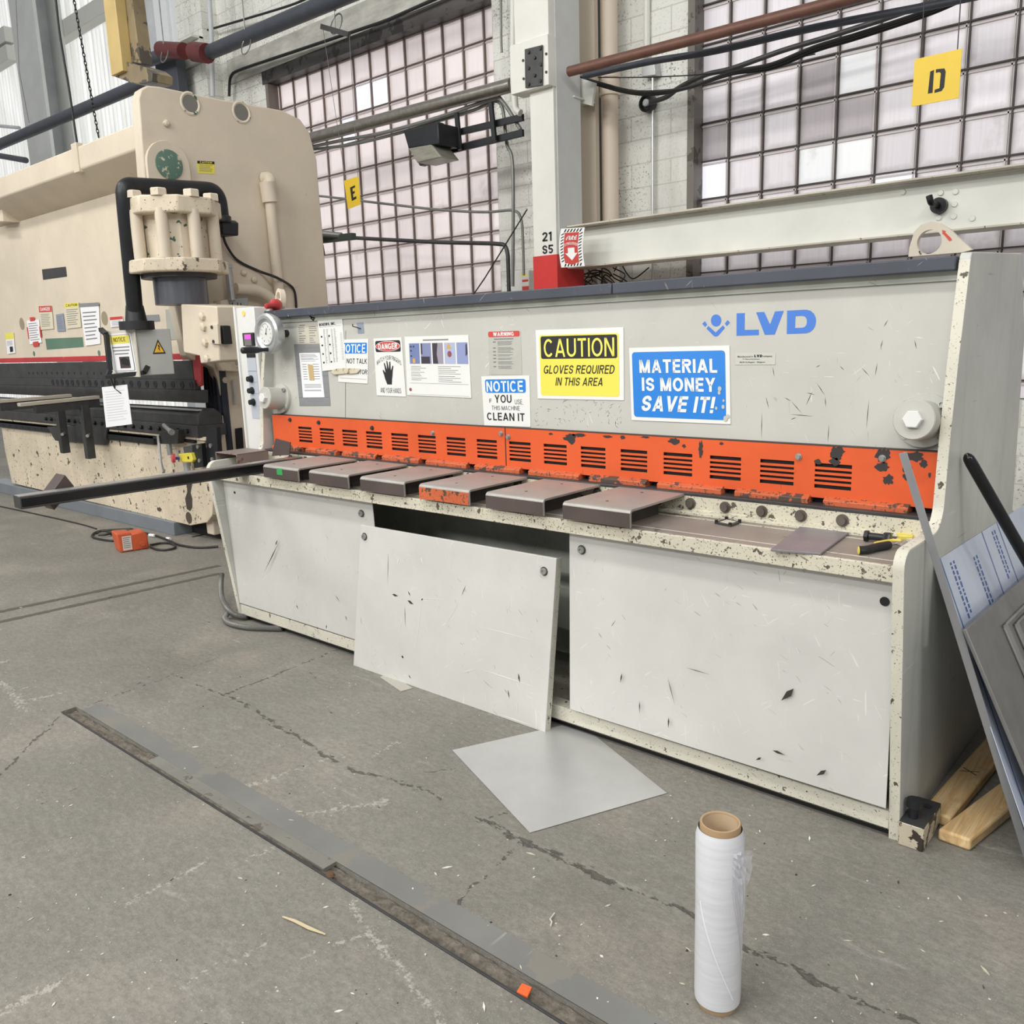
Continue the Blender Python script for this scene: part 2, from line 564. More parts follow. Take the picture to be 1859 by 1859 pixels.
def mk_panes(name, px, pz, base, edge, em, sx=0, sz=0):
    """translucent fibreglass panes, lit from outside; grime collects along each pane's border"""
    t = NT(name)
    sp = t.n('ShaderNodeSeparateXYZ')
    t.link(t.co, sp.inputs[0])
    fx = t.math('FRACT', t.math('DIVIDE', t.math('ADD', sp.outputs[0], sx), px))
    fz = t.math('FRACT', t.math('DIVIDE', t.math('ADD', sp.outputs[2], sz), pz))
    dx = t.math('MINIMUM', fx, t.math('SUBTRACT', 1.0, fx))
    dz = t.math('MINIMUM', fz, t.math('SUBTRACT', 1.0, fz))
    d = t.math('MINIMUM', dx, dz)
    nz = t.noise(t.co, 7, 5, .65)
    border_tone = t.step(t.math('ADD', d, t.math('MULTIPLY', t.math('SUBTRACT', nz, .5), .16)), .19, .03)
    wn = t.n('ShaderNodeTexWhiteNoise', noise_dimensions='2D')
    cb = t.n('ShaderNodeCombineXYZ')
    t.link(t.math('FLOOR', t.math('DIVIDE', t.math('ADD', sp.outputs[0], sx), px)), cb.inputs[0])
    t.link(t.math('FLOOR', t.math('DIVIDE', t.math('ADD', sp.outputs[2], sz), pz)), cb.inputs[1])
    t.link(cb.outputs[0], wn.inputs['Vector'])
    rv = t.math('ADD', t.math('MULTIPLY', wn.outputs[0], .2), .82)
    rib = t.noise(t.mapping(t.co, sc=(60, 1, 2)), 1, 2, .5)
    c = t.mix(t.math('MULTIPLY', border_tone, .55), S(*base), S(*edge))
    c = t.mix(t.math('MULTIPLY', t.step(rib, .4, .7), .12), c, S(*edge))
    stain = t.step(t.noise(t.co, 1.3, 5, .65), .6, .72)
    c = t.mix(t.math('MULTIPLY', stain, .5), c, S(140, 130, 130))
    mul = t.n('ShaderNodeMix', data_type='RGBA', blend_type='MULTIPLY')
    mul.inputs[0].default_value = 1
    t.link(c, mul.inputs[6])
    t.link(rv, mul.inputs[7])
    t.link(mul.outputs[2], t.bs.inputs['Emission Color'])
    t.bs.inputs['Emission Strength'].default_value = em
    return t.out(mul.outputs[2], .4)


M['pane1'] = mk_panes('window_panes_pinkish', .3, .312, (222, 211, 213), (150, 136, 132), .42)
M['pane2'] = mk_panes('window_panes_pale', .303, .306, (232, 228, 234), (150, 140, 142), .48)
M['paneclear'] = emis('clear_pane', (232, 232, 244), .55)
M['siding'] = None


def mk_siding():
    t = NT('translucent_corrugated_sheet')
    n = t.noise(t.mapping(t.co, sc=(6, 6, .5)), 1, 4, .6)
    c = t.mix(t.step(n, .3, .7), S(196, 196, 192), S(232, 233, 232))
    t.link(c, t.bs.inputs['Emission Color'])
    t.bs.inputs['Emission Strength'].default_value = .62  # glow put into the sheet where the hall lamps fall off
    return t.out(c, .5)


M['siding'] = mk_siding()
M['greycol'] = paint('grey_column_paint', (204, 207, 210), (110, 110, 110), chip=.75, cs=4, fine=.2, mottle=.08, light=1, dark=1)
M['muntin'] = flat('window_bars', (112, 97, 90), .6)
M['muntin2'] = flat('window_bars_dark', (60, 54, 48), .6)
M['muntinlip'] = flat('pane_lip', (206, 196, 194), .6)


def mk_floor():
    t = NT('worn_concrete_floor')
    g = t.n('ShaderNodeNewGeometry').outputs['Position']
    co = g
    a = t.noise(co, .9, 6, .62, .4)
    b = t.noise(t.mapping(co, rot=(0, 0, .5), sc=(1, 2.2, 1)), 3.2, 7, .68, .6)
    c = t.mix(t.step(a, .3, .7), S(123, 121, 112), S(149, 146, 137))
    c = t.mix(t.math('MULTIPLY', t.step(b, .35, .75), .55), c, S(122, 118, 110))
    pk = t.noise(t.mapping(co, (4, 7, 0)), 1.7, 5, .6)
    c = t.mix(t.math('MULTIPLY', t.step(pk, .52, .72), .5), c, S(170, 157, 146))
    # pale scuffs
    sc = t.noise(t.mapping(co, (1, 2, 0), (0, 0, -.75), (1, 5, 1)), 2.0, 6, .7)
    c = t.mix(t.math('MULTIPLY', t.step(sc, .62, .74), .55), c, S(196, 192, 184))
    fine = t.noise(co, 60, 6, .75)
    gr2 = t.noise(t.mapping(co, rot=(0, 0, .6), sc=(1, 2.4, 1)), 19, 6, .72)
    c = t.mix(t.math('MULTIPLY', t.step(gr2, .46, .66), .34), c, S(98, 95, 88))
    c = t.mix(t.math('MULTIPLY', t.step(gr2, .46, .30), .30), c, S(172, 167, 158))
    c = t.mix(t.math('MULTIPLY', t.step(fine, .42, .66), .45), c, S(96, 93, 86))
    fine3 = t.noise(co, 190, 3, .7)
    c = t.mix(t.math('MULTIPLY', t.step(fine3, .58, .68), .5), c, S(186, 182, 172))
    # oily dark patches
    ol = t.noise(t.mapping(co, (9, 3, 0)), 1.1, 5, .65)
    c = t.mix(t.math('MULTIPLY', t.step(ol, .58, .74), .4), c, S(104, 100, 95))
    # specks
    vr = t.n('ShaderNodeTexVoronoi', feature='F1')
    t.link(co, vr.inputs['Vector'])
    vr.inputs['Scale'].default_value = 24
    sp = t.math('MULTIPLY', t.step(vr.outputs['Distance'], .085, .05), t.step(t.noise(co, 5, 3, .6), .5, .58))
    c = t.mix(sp, c, S(214, 208, 196))
    vr2 = t.n('ShaderNodeTexVoronoi', feature='F1')
    t.link(t.mapping(co, (5, 5, 0)), vr2.inputs['Vector'])
    vr2.inputs['Scale'].default_value = 17
    sp2 = t.math('MULTIPLY', t.step(vr2.outputs['Distance'], .06, .03), t.step(t.noise(co, 3, 3, .6), .5, .58))
    c = t.mix(sp2, c, S(58, 54, 50))
    # cracks and joints: segments in the floor, wobbling
    wob = t.n('ShaderNodeTexNoise')
    t.link(co, wob.inputs['Vector'])
    wob.inputs['Scale'].default_value = 5; wob.inputs['Detail'].default_value = 6; wob.inputs['Roughness'].default_value = .7
    ws = t.n('ShaderNodeVectorMath', operation='SUBTRACT')
    t.link(wob.outputs['Color'], ws.inputs[0]); ws.inputs[1].default_value = (.5, .5, .5)
    wm = t.n('ShaderNodeVectorMath', operation='SCALE')
    t.link(ws.outputs[0], wm.inputs[0]); wm.inputs['Scale'].default_value = .11
    wa = t.n('ShaderNodeVectorMath', operation='ADD')
    t.link(co, wa.inputs[0]); t.link(wm.outputs[0], wa.inputs[1])
    P = wa.outputs[0]
    segs = [((0, 1405), (110, 1298), .010), ((110, 1298), (315, 1225), .006), ((315, 1225), (420, 1185), .004), ((405, 1262), (610, 1180), .010),
            ((315, 1225), (440, 1278), .008), ((440, 1278), (640, 1400), .014), ((640, 1400), (760, 1430), .012), ((760, 1430), (880, 1492), .008), ((880, 1492), (955, 1530), .016),
            ((955, 1530), (1110, 1605), .022), ((1110, 1605), (1262, 1665), .012), ((1345, 1712), (1500, 1790), .018), ((1500, 1790), (1660, 1855), .012),
            ((945, 1530), (820, 1645), .006), ((760, 1402), (850, 1388), .005), ((60, 1470), (215, 1395), .005), ((0, 1500), (90, 1455), .004), ((505, 1190), (590, 1240), .004), ((865, 1492), (915, 1475), .010),
            ((180, 1290), (310, 1200), .004)]
    tot = None
    for (p, q, wdt) in segs:
        A = at(*p, z=0); Bp = at(*q, z=0)
        d = Bp - A
        s1 = t.n('ShaderNodeVectorMath', operation='SUBTRACT')
        t.link(P, s1.inputs[0]); s1.inputs[1].default_value = A
        dp = t.n('ShaderNodeVectorMath', operation='DOT_PRODUCT')
        t.link(s1.outputs[0], dp.inputs[0]); dp.inputs[1].default_value = d / d.length_squared
        tt = t.math('ADD', dp.outputs['Value'], 0.0, True)
        pr = t.n('ShaderNodeVectorMath', operation='SCALE')
        pr.inputs[0].default_value = d; t.link(tt, pr.inputs['Scale'])
        df = t.n('ShaderNodeVectorMath', operation='DISTANCE')
        t.link(s1.outputs[0], df.inputs[0]); t.link(pr.outputs[0], df.inputs[1])
        wv = t.step(t.math('ADD', df.outputs['Value'], t.math('MULTIPLY', t.math('SUBTRACT', gr2, .5), -wdt * 4.5)), wdt * .62, wdt * .15)
        tot = wv if tot is None else t.math('MAXIMUM', tot, wv)
    c = t.mix(t.math('MULTIPLY', tot, .6), c, S(66, 61, 54))
    totw = None
    for (p, q, wdt) in [((58, 1271), (120, 1256), .022), ((0, 1203), (14, 1199), .02), ((38, 1250), (66, 1247), .014), ((0, 1235), (50, 1290), .03), ((440, 1430), (620, 1370), .018), ((560, 1480), (700, 1455), .02), ((555, 1738), (690, 1690), .010),
                        ((330, 1780), (480, 1715), .012), ((640, 1640), (800, 1860), .015), ((230, 1640), (380, 1560), .016), ((680, 1370), (720, 1345), .02), ((1000, 1460), (1120, 1440), .01), ((0, 1830), (120, 1780), .02), ((420, 1570), (520, 1530), .014)]:
        A = at(*p, z=0); Bp = at(*q, z=0)
        d = Bp - A
        s1 = t.n('ShaderNodeVectorMath', operation='SUBTRACT')
        t.link(P, s1.inputs[0]); s1.inputs[1].default_value = A
        dp = t.n('ShaderNodeVectorMath', operation='DOT_PRODUCT')
        t.link(s1.outputs[0], dp.inputs[0]); dp.inputs[1].default_value = d / d.length_squared
        tt = t.math('ADD', dp.outputs['Value'], 0.0, True)
        pr = t.n('ShaderNodeVectorMath', operation='SCALE')
        pr.inputs[0].default_value = d; t.link(tt, pr.inputs['Scale'])
        df = t.n('ShaderNodeVectorMath', operation='DISTANCE')
        t.link(s1.outputs[0], df.inputs[0]); t.link(pr.outputs[0], df.inputs[1])
        wv = t.step(t.math('ADD', df.outputs['Value'], t.math('MULTIPLY', t.math('SUBTRACT', fine, .5), wdt * 7)), wdt * .45, wdt * .05)
        totw = wv if totw is None else t.math('MAXIMUM', totw, wv)
    c = t.mix(t.math('MULTIPLY', totw, .42), c, S(206, 202, 192))
    h = t.math('SUBTRACT', t.math('ADD', t.math('MULTIPLY', fine, .4), t.math('MULTIPLY', b, .6)), tot)
    t.bump(h, .8, .008)
    return t.out(c, .72)


M['floor'] = mk_floor()


def mk_dirt():
    t = NT('trench_dirt')
    n = t.noise(t.co, 40, 6, .7)
    c = t.mix(t.step(n, .35, .65), S(88, 81, 71), S(134, 126, 114))
    t.bump(n, .8, .01)
    return t.out(c, .9)


M['dirt'] = mk_dirt()

# ------------------------------------------------------------------ flat graphics on planes
_tc = {}


# a plain block-capital stroke alphabet for signs (glyphs as centre lines, 1 high)
def _arc(cx, cy, rx, ry, a0, a1, n=14):
    return [(cx + rx * math.cos(math.radians(a0 + (a1 - a0) * i / n)), cy + ry * math.sin(math.radians(a0 + (a1 - a0) * i / n))) for i in range(n + 1)]


def glyph(ch, t):
    """returns (width, strokes, diagonals)"""
    h = t / 2
    w = {'I': t, 'L': .54, 'E': .58, 'F': .55, 'T': .62, 'M': .84, 'W': 1.0, 'O': .78, 'Q': .78, 'C': .74, 'G': .77, 'A': .76, 'V': .72, 'Y': .72, '!': t, ',': t, '.': t, "'": t, '1': .36, '2': .62, '5': .62, 'J': .5, '-': .3}.get(ch, .68)
    l, r, m = h, w - h, w / 2
    S_, G_ = [], []
    v = lambda x: S_.append([(x, 0), (x, 1)])
    hz = lambda a, b, y: S_.append([(a, y), (b, y)])
    if ch == 'I': v(l)
    elif ch == 'L': v(l); hz(0, w, h)
    elif ch == 'E': v(l); hz(0, w, h); hz(0, w, 1 - h); hz(0, w * .93, .52)
    elif ch == 'F': v(l); hz(0, w, 1 - h); hz(0, w * .9, .5)
    elif ch == 'T': v(m); hz(0, w, 1 - h)
    elif ch == 'H': v(l); v(r); hz(0, w, .52)
    elif ch == 'N': v(l); v(r); G_.append(((l, 1), (r, 0)))
    elif ch == 'M': v(l); v(r); G_ += [((l, 1), (m, .0)), ((r, 1), (m, .0))]
    elif ch == 'A': G_ += [((l, 0), (m, 1)), ((r, 0), (m, 1))]; hz(w * .2, w * .8, .28)
    elif ch == 'V': G_ += [((l, 1), (m, 0)), ((r, 1), (m, 0))]
    elif ch == 'W': G_ += [((l, 1), (w * .28, 0)), ((w * .5, 1), (w * .28, 0)), ((w * .5, 1), (w * .72, 0)), ((r, 1), (w * .72, 0))]
    elif ch == 'Y': G_ += [((l, 1), (m, .42)), ((r, 1), (m, .42))]; S_.append([(m, 0), (m, .46)])
    elif ch == 'K': v(l); G_ += [((r, 1), (l, .38)), ((w * .36, .56), (r, 0))]
    elif ch == 'X': G_ += [((l, 1), (r, 0)), ((r, 1), (l, 0))]
    elif ch in 'OQ':
        S_.append(_arc(m, .5, m - h, .5 - h, 0, 360, 32))
        if ch == 'Q': G_.append(((w * .58, .25), (w * .92, 0)))
    elif ch in 'CG':
        S_.append(_arc(m, .5, m - h, .5 - h, 42, 318 if ch == 'C' else 345, 28))
        if ch == 'G': hz(w * .55, w, .44); S_.append([(r, .06), (r, .44)])
    elif ch == 'D': v(l); S_.append([(0, 1 - h), (w * .45, 1 - h)] + _arc(w * .45, .5, w * .55 - h, .5 - h, 80, -80, 16) + [(w * .45, h), (0, h)])
    elif ch == 'U': S_.append([(l, 1), (l, .34)] + _arc(m, .34, m - h, .34 - h, 190, 350, 14) + [(r, .34), (r, 1)])
    elif ch == 'J': S_.append([(r, 1), (r, .3)] + _arc(m, .3, m - h, .3 - h, -10, -170, 10))
    elif ch in 'PRB':
        v(l); S_.append([(0, 1 - h), (w * .55, 1 - h)] + _arc(w * .6, .74, w * .4 - h, .26 - h, 80, -80, 10) + [(w * .55, .48 + h), (0, .48 + h)])
        if ch == 'R': G_.append(((w * .5, .5), (r, 0)))
        if ch == 'B': S_.append([(0, .5), (w * .55, .5)] + _arc(w * .6, .26, w * .4 - h, .26 - h, 80, -80, 10) + [(w * .55, h), (0, h)])
    elif ch == 'S':
        p = [(.97, .73), (.84, .92), (.5, 1), (.15, .91), (.03, .73), (.18, .57), (.5, .5), (.83, .42), (.97, .26), (.84, .08), (.5, 0), (.15, .08), (.03, .28)]
        q = smoothpath([V3((h + x * (w - t), h + y * (1 - t), 0)) for x, y in p], 4)
        S_.append([(a.x, a.y) for a in q])
    elif ch == '2': S_.append([(l, .70)] + _arc(m, .72, m - h, .28 - h, 170, -10, 12) + [(r * .92, .56), (l, h)]); hz(0, w, h)
    elif ch == '1': v(r); S_.append([(r, 1 - h), (w * .05, .78)])
    elif ch == '5': hz(w * .14, w, 1 - h); S_.append([(w * .2, 1), (w * .14, .52)]); S_.append(_arc(m * .96, .32, m - h, .32 - h, 140, -150, 16))
    elif ch == '!': S_.append([(l, .3), (l, 1)]); S_.append([(l, 0), (l, t)])
    elif ch in '.,': S_.append([(l, 0 if ch == '.' else -.14), (l, t)])
    elif ch == "'": S_.append([(l, .7), (l, 1)])
    elif ch == '-': hz(0, w, .4)
    return w, S_, G_


BLOCK = set("ABCDEFGHIJKLMNOPQRSTUVWXY125!.,'- ")


def block_text(s, bold, italic):
    t = .105 + bold * 4.2
    vs, fs = [], []
    x0 = 0

    def quad(pts):
        n = len(vs)
        vs.extend([(x + italic * y, y) for x, y in pts])
        fs.append((n, n + 1, n + 2, n + 3))
    for ch in s:
        if ch == ' ':
            x0 += .34
            continue
        w, st, dg = glyph(ch, t)
        for pl in st:
            L = []
            for i, (x, y) in enumerate(pl):
                a = pl[max(i - 1, 0)]; c = pl[min(i + 1, len(pl) - 1)]
                closed = len(pl) > 20 and abs(pl[0][0] - pl[-1][0]) < 1e-6 and abs(pl[0][1] - pl[-1][1]) < 1e-6
                if closed and i in (0, len(pl) - 1): a, c = pl[-2], pl[1]
                dx, dy = c[0] - a[0], c[1] - a[1]
                k = math.hypot(dx, dy) or 1
                nx, ny = -dy / k * t / 2, dx / k * t / 2
                L.append(((x0 + x + nx, y + ny), (x0 + x - nx, y - ny)))
            for p, q in zip(L, L[1:]): quad((p[0], q[0], q[1], p[1]))
        for (a, c) in dg:
            dx, dy = c[0] - a[0], c[1] - a[1]
            hw = t / 2 * math.hypot(dx, dy) / abs(dy)
            cl = lambda x: min(max(x, 0), w)
            quad(((x0 + cl(a[0] - hw), a[1]), (x0 + cl(c[0] - hw), c[1]), (x0 + cl(c[0] + hw), c[1]), (x0 + cl(a[0] + hw), a[1])))
        x0 += w + .13
    return vs, fs


def text_mesh(s, bold, italic):
    key = (s, bold, italic)
    if key not in _tc and set(s) <= BLOCK:
        vs, fs = block_text(s, bold, italic)
        x0 = min(v[0] for v in vs); x1 = max(v[0] for v in vs); y0 = 0.0; y1 = 1.0
        _tc[key] = ([((v[0] - x0) / (x1 - x0), (v[1] - y0) / (y1 - y0)) for v in vs], fs)
    if key not in _tc:
        c = D.curves.new('t', 'FONT')
        c.body = s
        c.size = 1
        c.offset = bold
        c.shear = italic
        c.resolution_u = 3
        o = D.objects.new('t', c)
        me = D.meshes.new_from_object(o)
        vs = [v.co.copy() for v in me.vertices]
        fs = [tuple(p.vertices) for p in me.polygons]
        x0 = min(v.x for v in vs); x1 = max(v.x for v in vs); y0 = min(v.y for v in vs); y1 = max(v.y for v in vs)
        _tc[key] = ([((v.x - x0) / (x1 - x0), (v.y - y0) / (y1 - y0)) for v in vs], fs)
        D.objects.remove(o); D.curves.remove(c); D.meshes.remove(me)
    return _tc[key]


class Sheet:
    """a flat panel in the scene given by its four corners; u to the right, v downwards"""

    def __init__(s, tl, tr, br, bl, th=.003):
        s.c = [V3(tl), V3(tr), V3(br), V3(bl)]
        n = (s.c[1] - s.c[0]).cross(s.c[3] - s.c[0]).normalized()
        if n.dot(CAM - s.c[0]) < 0: n = -n
        s.n = n
        s.th = th

    def P(s, u, v, h=0.0):
        a = s.c[0].lerp(s.c[1], u); b = s.c[3].lerp(s.c[2], u)
        return a.lerp(b, v) + s.n * h

    def plate(s, name, mat, parent=None, bevel=.0006):
        b = B()
        b.prism([s.P(0, 0), s.P(1, 0), s.P(1, 1), s.P(0, 1)], s.n * s.th)
        return b.build(name, mat, parent, bevel)

    def rect(s, b, u0, v0, u1, v1, k=1, r=0.0):
        h = s.th + .0007 * k
        if r <= 0:
            b.poly([s.P(u0, v0, h), s.P(u1, v0, h), s.P(u1, v1, h), s.P(u0, v1, h)])
        else:
            asp = (s.c[1] - s.c[0]).length / (s.c[3] - s.c[0]).length
            ru, rv = r, r * asp
            pts = []
            for cu, cv, a0 in ((u1 - ru, v0 + rv, -90), (u1 - ru, v1 - rv, 0), (u0 + ru, v1 - rv, 90), (u0 + ru, v0 + rv, 180)):
                for i in range(5):
                    a = math.radians(a0 + i * 22.5)
                    pts.append(s.P(cu + ru * math.cos(a), cv + rv * math.sin(a), h))
            b.poly(pts)

    def ell(s, b, cu, cv, ru, rv, k=1, n=28):
        h = s.th + .0007 * k
        b.poly([s.P(cu + ru * math.cos(2 * pi * i / n), cv + rv * math.sin(2 * pi * i / n), h) for i in range(n)])

    def pg(s, b, pts, k=1):
        h = s.th + .0007 * k
        b.poly([s.P(u, v, h) for u, v in pts])

    def text(s, b, st, u0, v0, u1, v1, k=1, bold=.012, italic=0.0, bend=0.0):
        vs, fs = text_mesh(st, bold, italic)
        h = s.th + .0007 * k
        bv = []
        for x, y in vs:
            u = u0 + (u1 - u0) * x
            v = v1 + (v0 - v1) * y + bend * (2 * x - 1) ** 2
            bv.append(b.v(s.P(u, v, h)))
        for f in fs: b.f([bv[i] for i in f])

    def lines(s, b, u0, v0, u1, v1, n, wd=.35, k=1, rag=.25, seed=1):
        rn = random.Random(seed)
        st = (v1 - v0) / n
        for i in range(n):
            e = u1 - (u1 - u0) * rn.random() * rag
            s.rect(b, u0, v0 + i * st, e, v0 + i * st + st * wd, k)


def sheet_px(pts, th, p0=None, n=None, **pl):
    if p0 is not None: c = [on(px, py, p0, n) for px, py in pts]
    else: c = [at(px, py, **pl) for px, py in pts]
    return Sheet(*c, th=th)


def Z(x0, y0, s):
    return lambda u, v: (x0 + u * s, y0 + v * s)

# =================================================================== THE SETTING
# floor: slabs around a shallow service trench that runs along the machine
b = B()
TX0, TY0, TY1, TD = -3.86, 1.325, 1.392, -.022
X0, X1, Y0, Y1 = -34, 9, -9, 14
b.poly([(X0, Y0, 0), (X1, Y0, 0), (X1, TY0, 0), (X0, TY0, 0)])
b.poly([(X0, TY1, 0), (X1, TY1, 0), (X1, Y1, 0), (X0, Y1, 0)])
b.poly([(X0, TY0, 0), (TX0, TY0, 0), (TX0, TY1, 0), (X0, TY1, 0)])
b.poly([(TX0, TY0, TD), (X1, TY0, TD), (X1, TY1, TD), (TX0, TY1, TD)])
b.poly([(TX0, TY0, 0), (X1, TY0, 0), (X1, TY0, TD), (TX0, TY0, TD)])
b.poly([(TX0, TY1, 0), (X1, TY1, 0), (X1, TY1, TD), (TX0, TY1, TD)])
b.poly([(TX0, TY0, 0), (TX0, TY1, 0), (TX0, TY1, TD), (TX0, TY0, TD)])
floor = struct(b.build('floor', M['floor'], smooth=0))
# dirt lying in the trench
b = B()
rn = random.Random(4)
nx, ny = 260, 6
g = [[b.v((TX0 + .01 + (2.6 - TX0) * i / nx, TY0 + .004 + (TY1 - TY0 - .008) * j / ny, TD + .002 + .012 * rn.random() * (1 if 0 < j < ny else .5) + (.010 if (-3.2 < TX0 + (2.6 - TX0) * i / nx < -2.1) else 0))) for j in range(ny + 1)] for i in range(nx + 1)]
for i in range(nx):
    for j in range(ny): b.f((g[i][j], g[i + 1][j], g[i + 1][j + 1], g[i][j + 1]))
o = b.build('trench_dirt', M['dirt'], smooth=60)
tag(o, 'brown dirt and chips filling the narrow trench in the floor', 'dirt', kind='stuff')
# steel angle along the trench's near side, worn steel strip on the far side
b = B()
b.box(TX0 + .02, 3, TY0 - .002, TY0 + .006, TD, .004)
struct(b.build('trim_1', M['darksteel'], bevel=.001))
b = B()
b.box(TX0 + .06, 3, TY1, TY1 + .085, -.001, .0015)
struct(b.build('trim_2', paint('trench_cover_steel', (124, 124, 120), (128, 125, 117), chip=.56, cs=3, fine=.3, mottle=.1, light=.7, dark=1, rough=.6), smooth=0))
b = B()
b.box(-3.10, -1.99, TY0 + .020, TY1 + .001, -.012, .0008)
struct(b.build('trim_9', paint('trench_infill', (128, 126, 118), (96, 92, 84), chip=.62, cs=8, fine=.34, mottle=.12, light=.7, dark=1, rough=.75), smooth=0))
# a pair of filled grooves cut across the aisle by the press
b = B()
for k, (p, q) in enumerate((((-30, 1117), (398, 1027)), ((-30, 1136), (400, 1041)))):
    A = at(*p, z=0); Bq = at(*q, z=0)
    n = 60
    prev = None
    for i in range(n + 1):
        c = A.lerp(Bq, i / n)
        wv = .020 + .012 * rn.random()
        cur = (b.v((c.x - wv, c.y, .0012)), b.v((c.x + wv, c.y, .0012)))
        if prev: b.f((prev[0], prev[1], cur[1], cur[0]))
        prev = cur
o = b.build('floor_groove', flat('groove_dirt', (92, 87, 80), .9), smooth=0)
o.name = 'trim_3'
struct(o)

WY = 6.95   # face of the block wall
PY = 7.10   # window panes
W1 = (-10.09, -6.17, 1.0, 4.87)
W2X0 = at(1272, 0, y=PY).x
W2 = (W2X0, 9.0, 1.0, 9.5)


def win(n, Wd, xl, zl, px, pz, base, edge, em, bar, clear, lip=True, bw=.007):
    x0, x1, z0, z1 = Wd
    org = V3(((x0 + x1) / 2, PY, z0))
    mat = mk_panes('window_%d_panes' % n, px, pz, base, edge, em, sx=-(xl - org.x), sz=-(zl - org.z))
    b = B()
    xs = [x0] + [x for x in (xl + px * k for k in range(-60, 60)) if x0 + .01 < x < x1 - .01] + [x1]
    zs = [z0] + [z for z in (zl + pz * k for k in range(-60, 60)) if z0 + .01 < z < z1 - .01] + [z1]
    for i in range(len(xs) - 1):
        for j in range(len(zs) - 1):
            cx, cz = (xs[i] + xs[i + 1]) / 2, (zs[j] + zs[j + 1]) / 2
            mi = 0
            for (qx, qy, k) in clear:
                c = at(qx, qy, y=PY)
                if abs(c.x - cx) < px * .5 and abs(c.z - cz) < pz * .5: mi = k
            b.poly([(xs[i], PY, zs[j]), (xs[i + 1], PY, zs[j]), (xs[i + 1], PY, zs[j + 1]), (xs[i], PY, zs[j + 1])], mi)
    dirty = mk_panes('window_%d_dirty_panes' % n, px, pz, (176, 168, 172), (110, 102, 104), em * .75, sx=-(xl - org.x), sz=-(zl - org.z))
    milky = mk_panes('window_%d_new_panes' % n, px, pz, (236, 238, 240), (206, 206, 208), em * 1.25, sx=-(xl - org.x), sz=-(zl - org.z))
    o = struct(b.build('window_%d' % n, [mat, M['paneclear'], milky, dirty], smooth=0))
    rz = random.Random(n)
    b = B()
    for x in xs:
        b.box(x - bw, x + bw, PY - .022, PY + .01, z0, z1)
    for z in zs:
        b.box(x0, x1, PY - .024, PY + .01, z - bw, z + bw)
    b.build('window_bars', bar, o)
    if lip:
        b = B()
        for x in xs[1:]:
            b.box(x - .030, x - .020, PY - .012, PY + .005, z0, z1)
        for z in zs[1:]:
            b.box(x0, x1, PY - .012, PY + .005, z - .032, z - .018)
        b.build('pane_lip', M['muntinlip'], o)
    return o


win(1, W1, -6.404, 2.672, .2985, .3117, (216, 207, 207), (156, 142, 138), .60, M['muntin'], [(660, 172, 1), (690, 162, 1), (633, 232, 1)], True, .0055)
xl2 = at(1592, 240, y=PY).x
zl2 = at(1339 + .2797 * 912, .2797 * 572, y=PY).z
win(2, W2, xl2, zl2, .3045, .3100, (220, 215, 220), (148, 138, 138), .24, M['muntin2'],
    [(1297, 325, 1), (1625, 322, 1), (1484, 290, 2), (1553, 282, 2), (1562, 120, 2), (1492, 140, 3), (1485, 215, 3), (1555, 205, 3), (1297, 255, 3)], True, .0055)

# block wall with the two window openings
b = B()
ZT = 10.5
WX0 = -12.4
b.box(WX0, W1[0], WY, WY + .3, 0, ZT)
b.box(W1[0], W1[1], WY, WY + .3, W1[3] + .12, ZT)
b.box(W1[0], W1[1], WY, WY + .3, 0, W1[2])
b.box(W1[1], W2[0], WY, WY + .3, 0, ZT)
b.box(W2[0], W2[1], WY, WY + .3, 0, W2[2])
struct(b.build('wall_back', M['block'], smooth=0))
# steel lintel and jamb angles
b = B()
b.box(W1[0] - .05, W1[1] + .02, WY - .012, WY + .16, W1[3] - .03, W1[3] + .12)
struct(b.build('trim_4', paint('lintel_dark', (84, 80, 78), (50, 46, 44), chip=.55, cs=5, fine=.3, mottle=.15, light=1, dark=1)))
b = B()
b.box(W1[0] - .005, W1[0] + .05, WY - .004, WY + .16, W1[2], W1[3] - .03)
struct(b.build('trim_5', flat('jamb_brown', (128, 118, 112), .7)))
b = B()
b.box(W2[0] - .03, W2[0] + .035, WY - .006, WY + .16, W2[2], ZT)
struct(b.build('trim_6', paint('jamb_dark', (112, 106, 98), (70, 62, 54), chip=.55, cs=6, fine=.3, mottle=.15, light=1, dark=1)))
# concrete bond course over window 1 and an old ledge above it
b = B()
b.box(-10.9, W1[1] + .6, WY - .02, WY, W1[3] + .12, W1[3] + .42)
struct(b.build('trim_7', M['concrete'], smooth=0))

# corrugated, translucent siding at the far end with its girts
SY = 7.7
b = B()
x = -34.0
prof = []
while x < WX0 + .2:
    for dx, dy in ((0, 0), (.05, 0), (.075, .05), (.125, .05)):
        prof.append((x + dx, SY + dy))
    x += .15
lo = [b.v((p[0], p[1], 0)) for p in prof]
hi = [b.v((p[0], p[1], 14)) for p in prof]
for i in range(len(prof) - 1): b.f((lo[i], lo[i + 1], hi[i + 1], hi[i]))
struct(b.build('wall_left', M['siding'], smooth=0))
G0 = at(118, 53, y=SY - .15)
b = B()
for z, x0, x1 in ((G0.z, -18.3, WX0), (G0.z + .2, -34, -19.5), (at(14, 60, y=SY - .15).z, -34, -19.5)):
    b.box(x0, x1, SY - .22, SY - .02, z - .16, z + .12)
struct(b.build('trim_8', flat('girt_cream', (206, 206, 200), .6), bevel=.01))

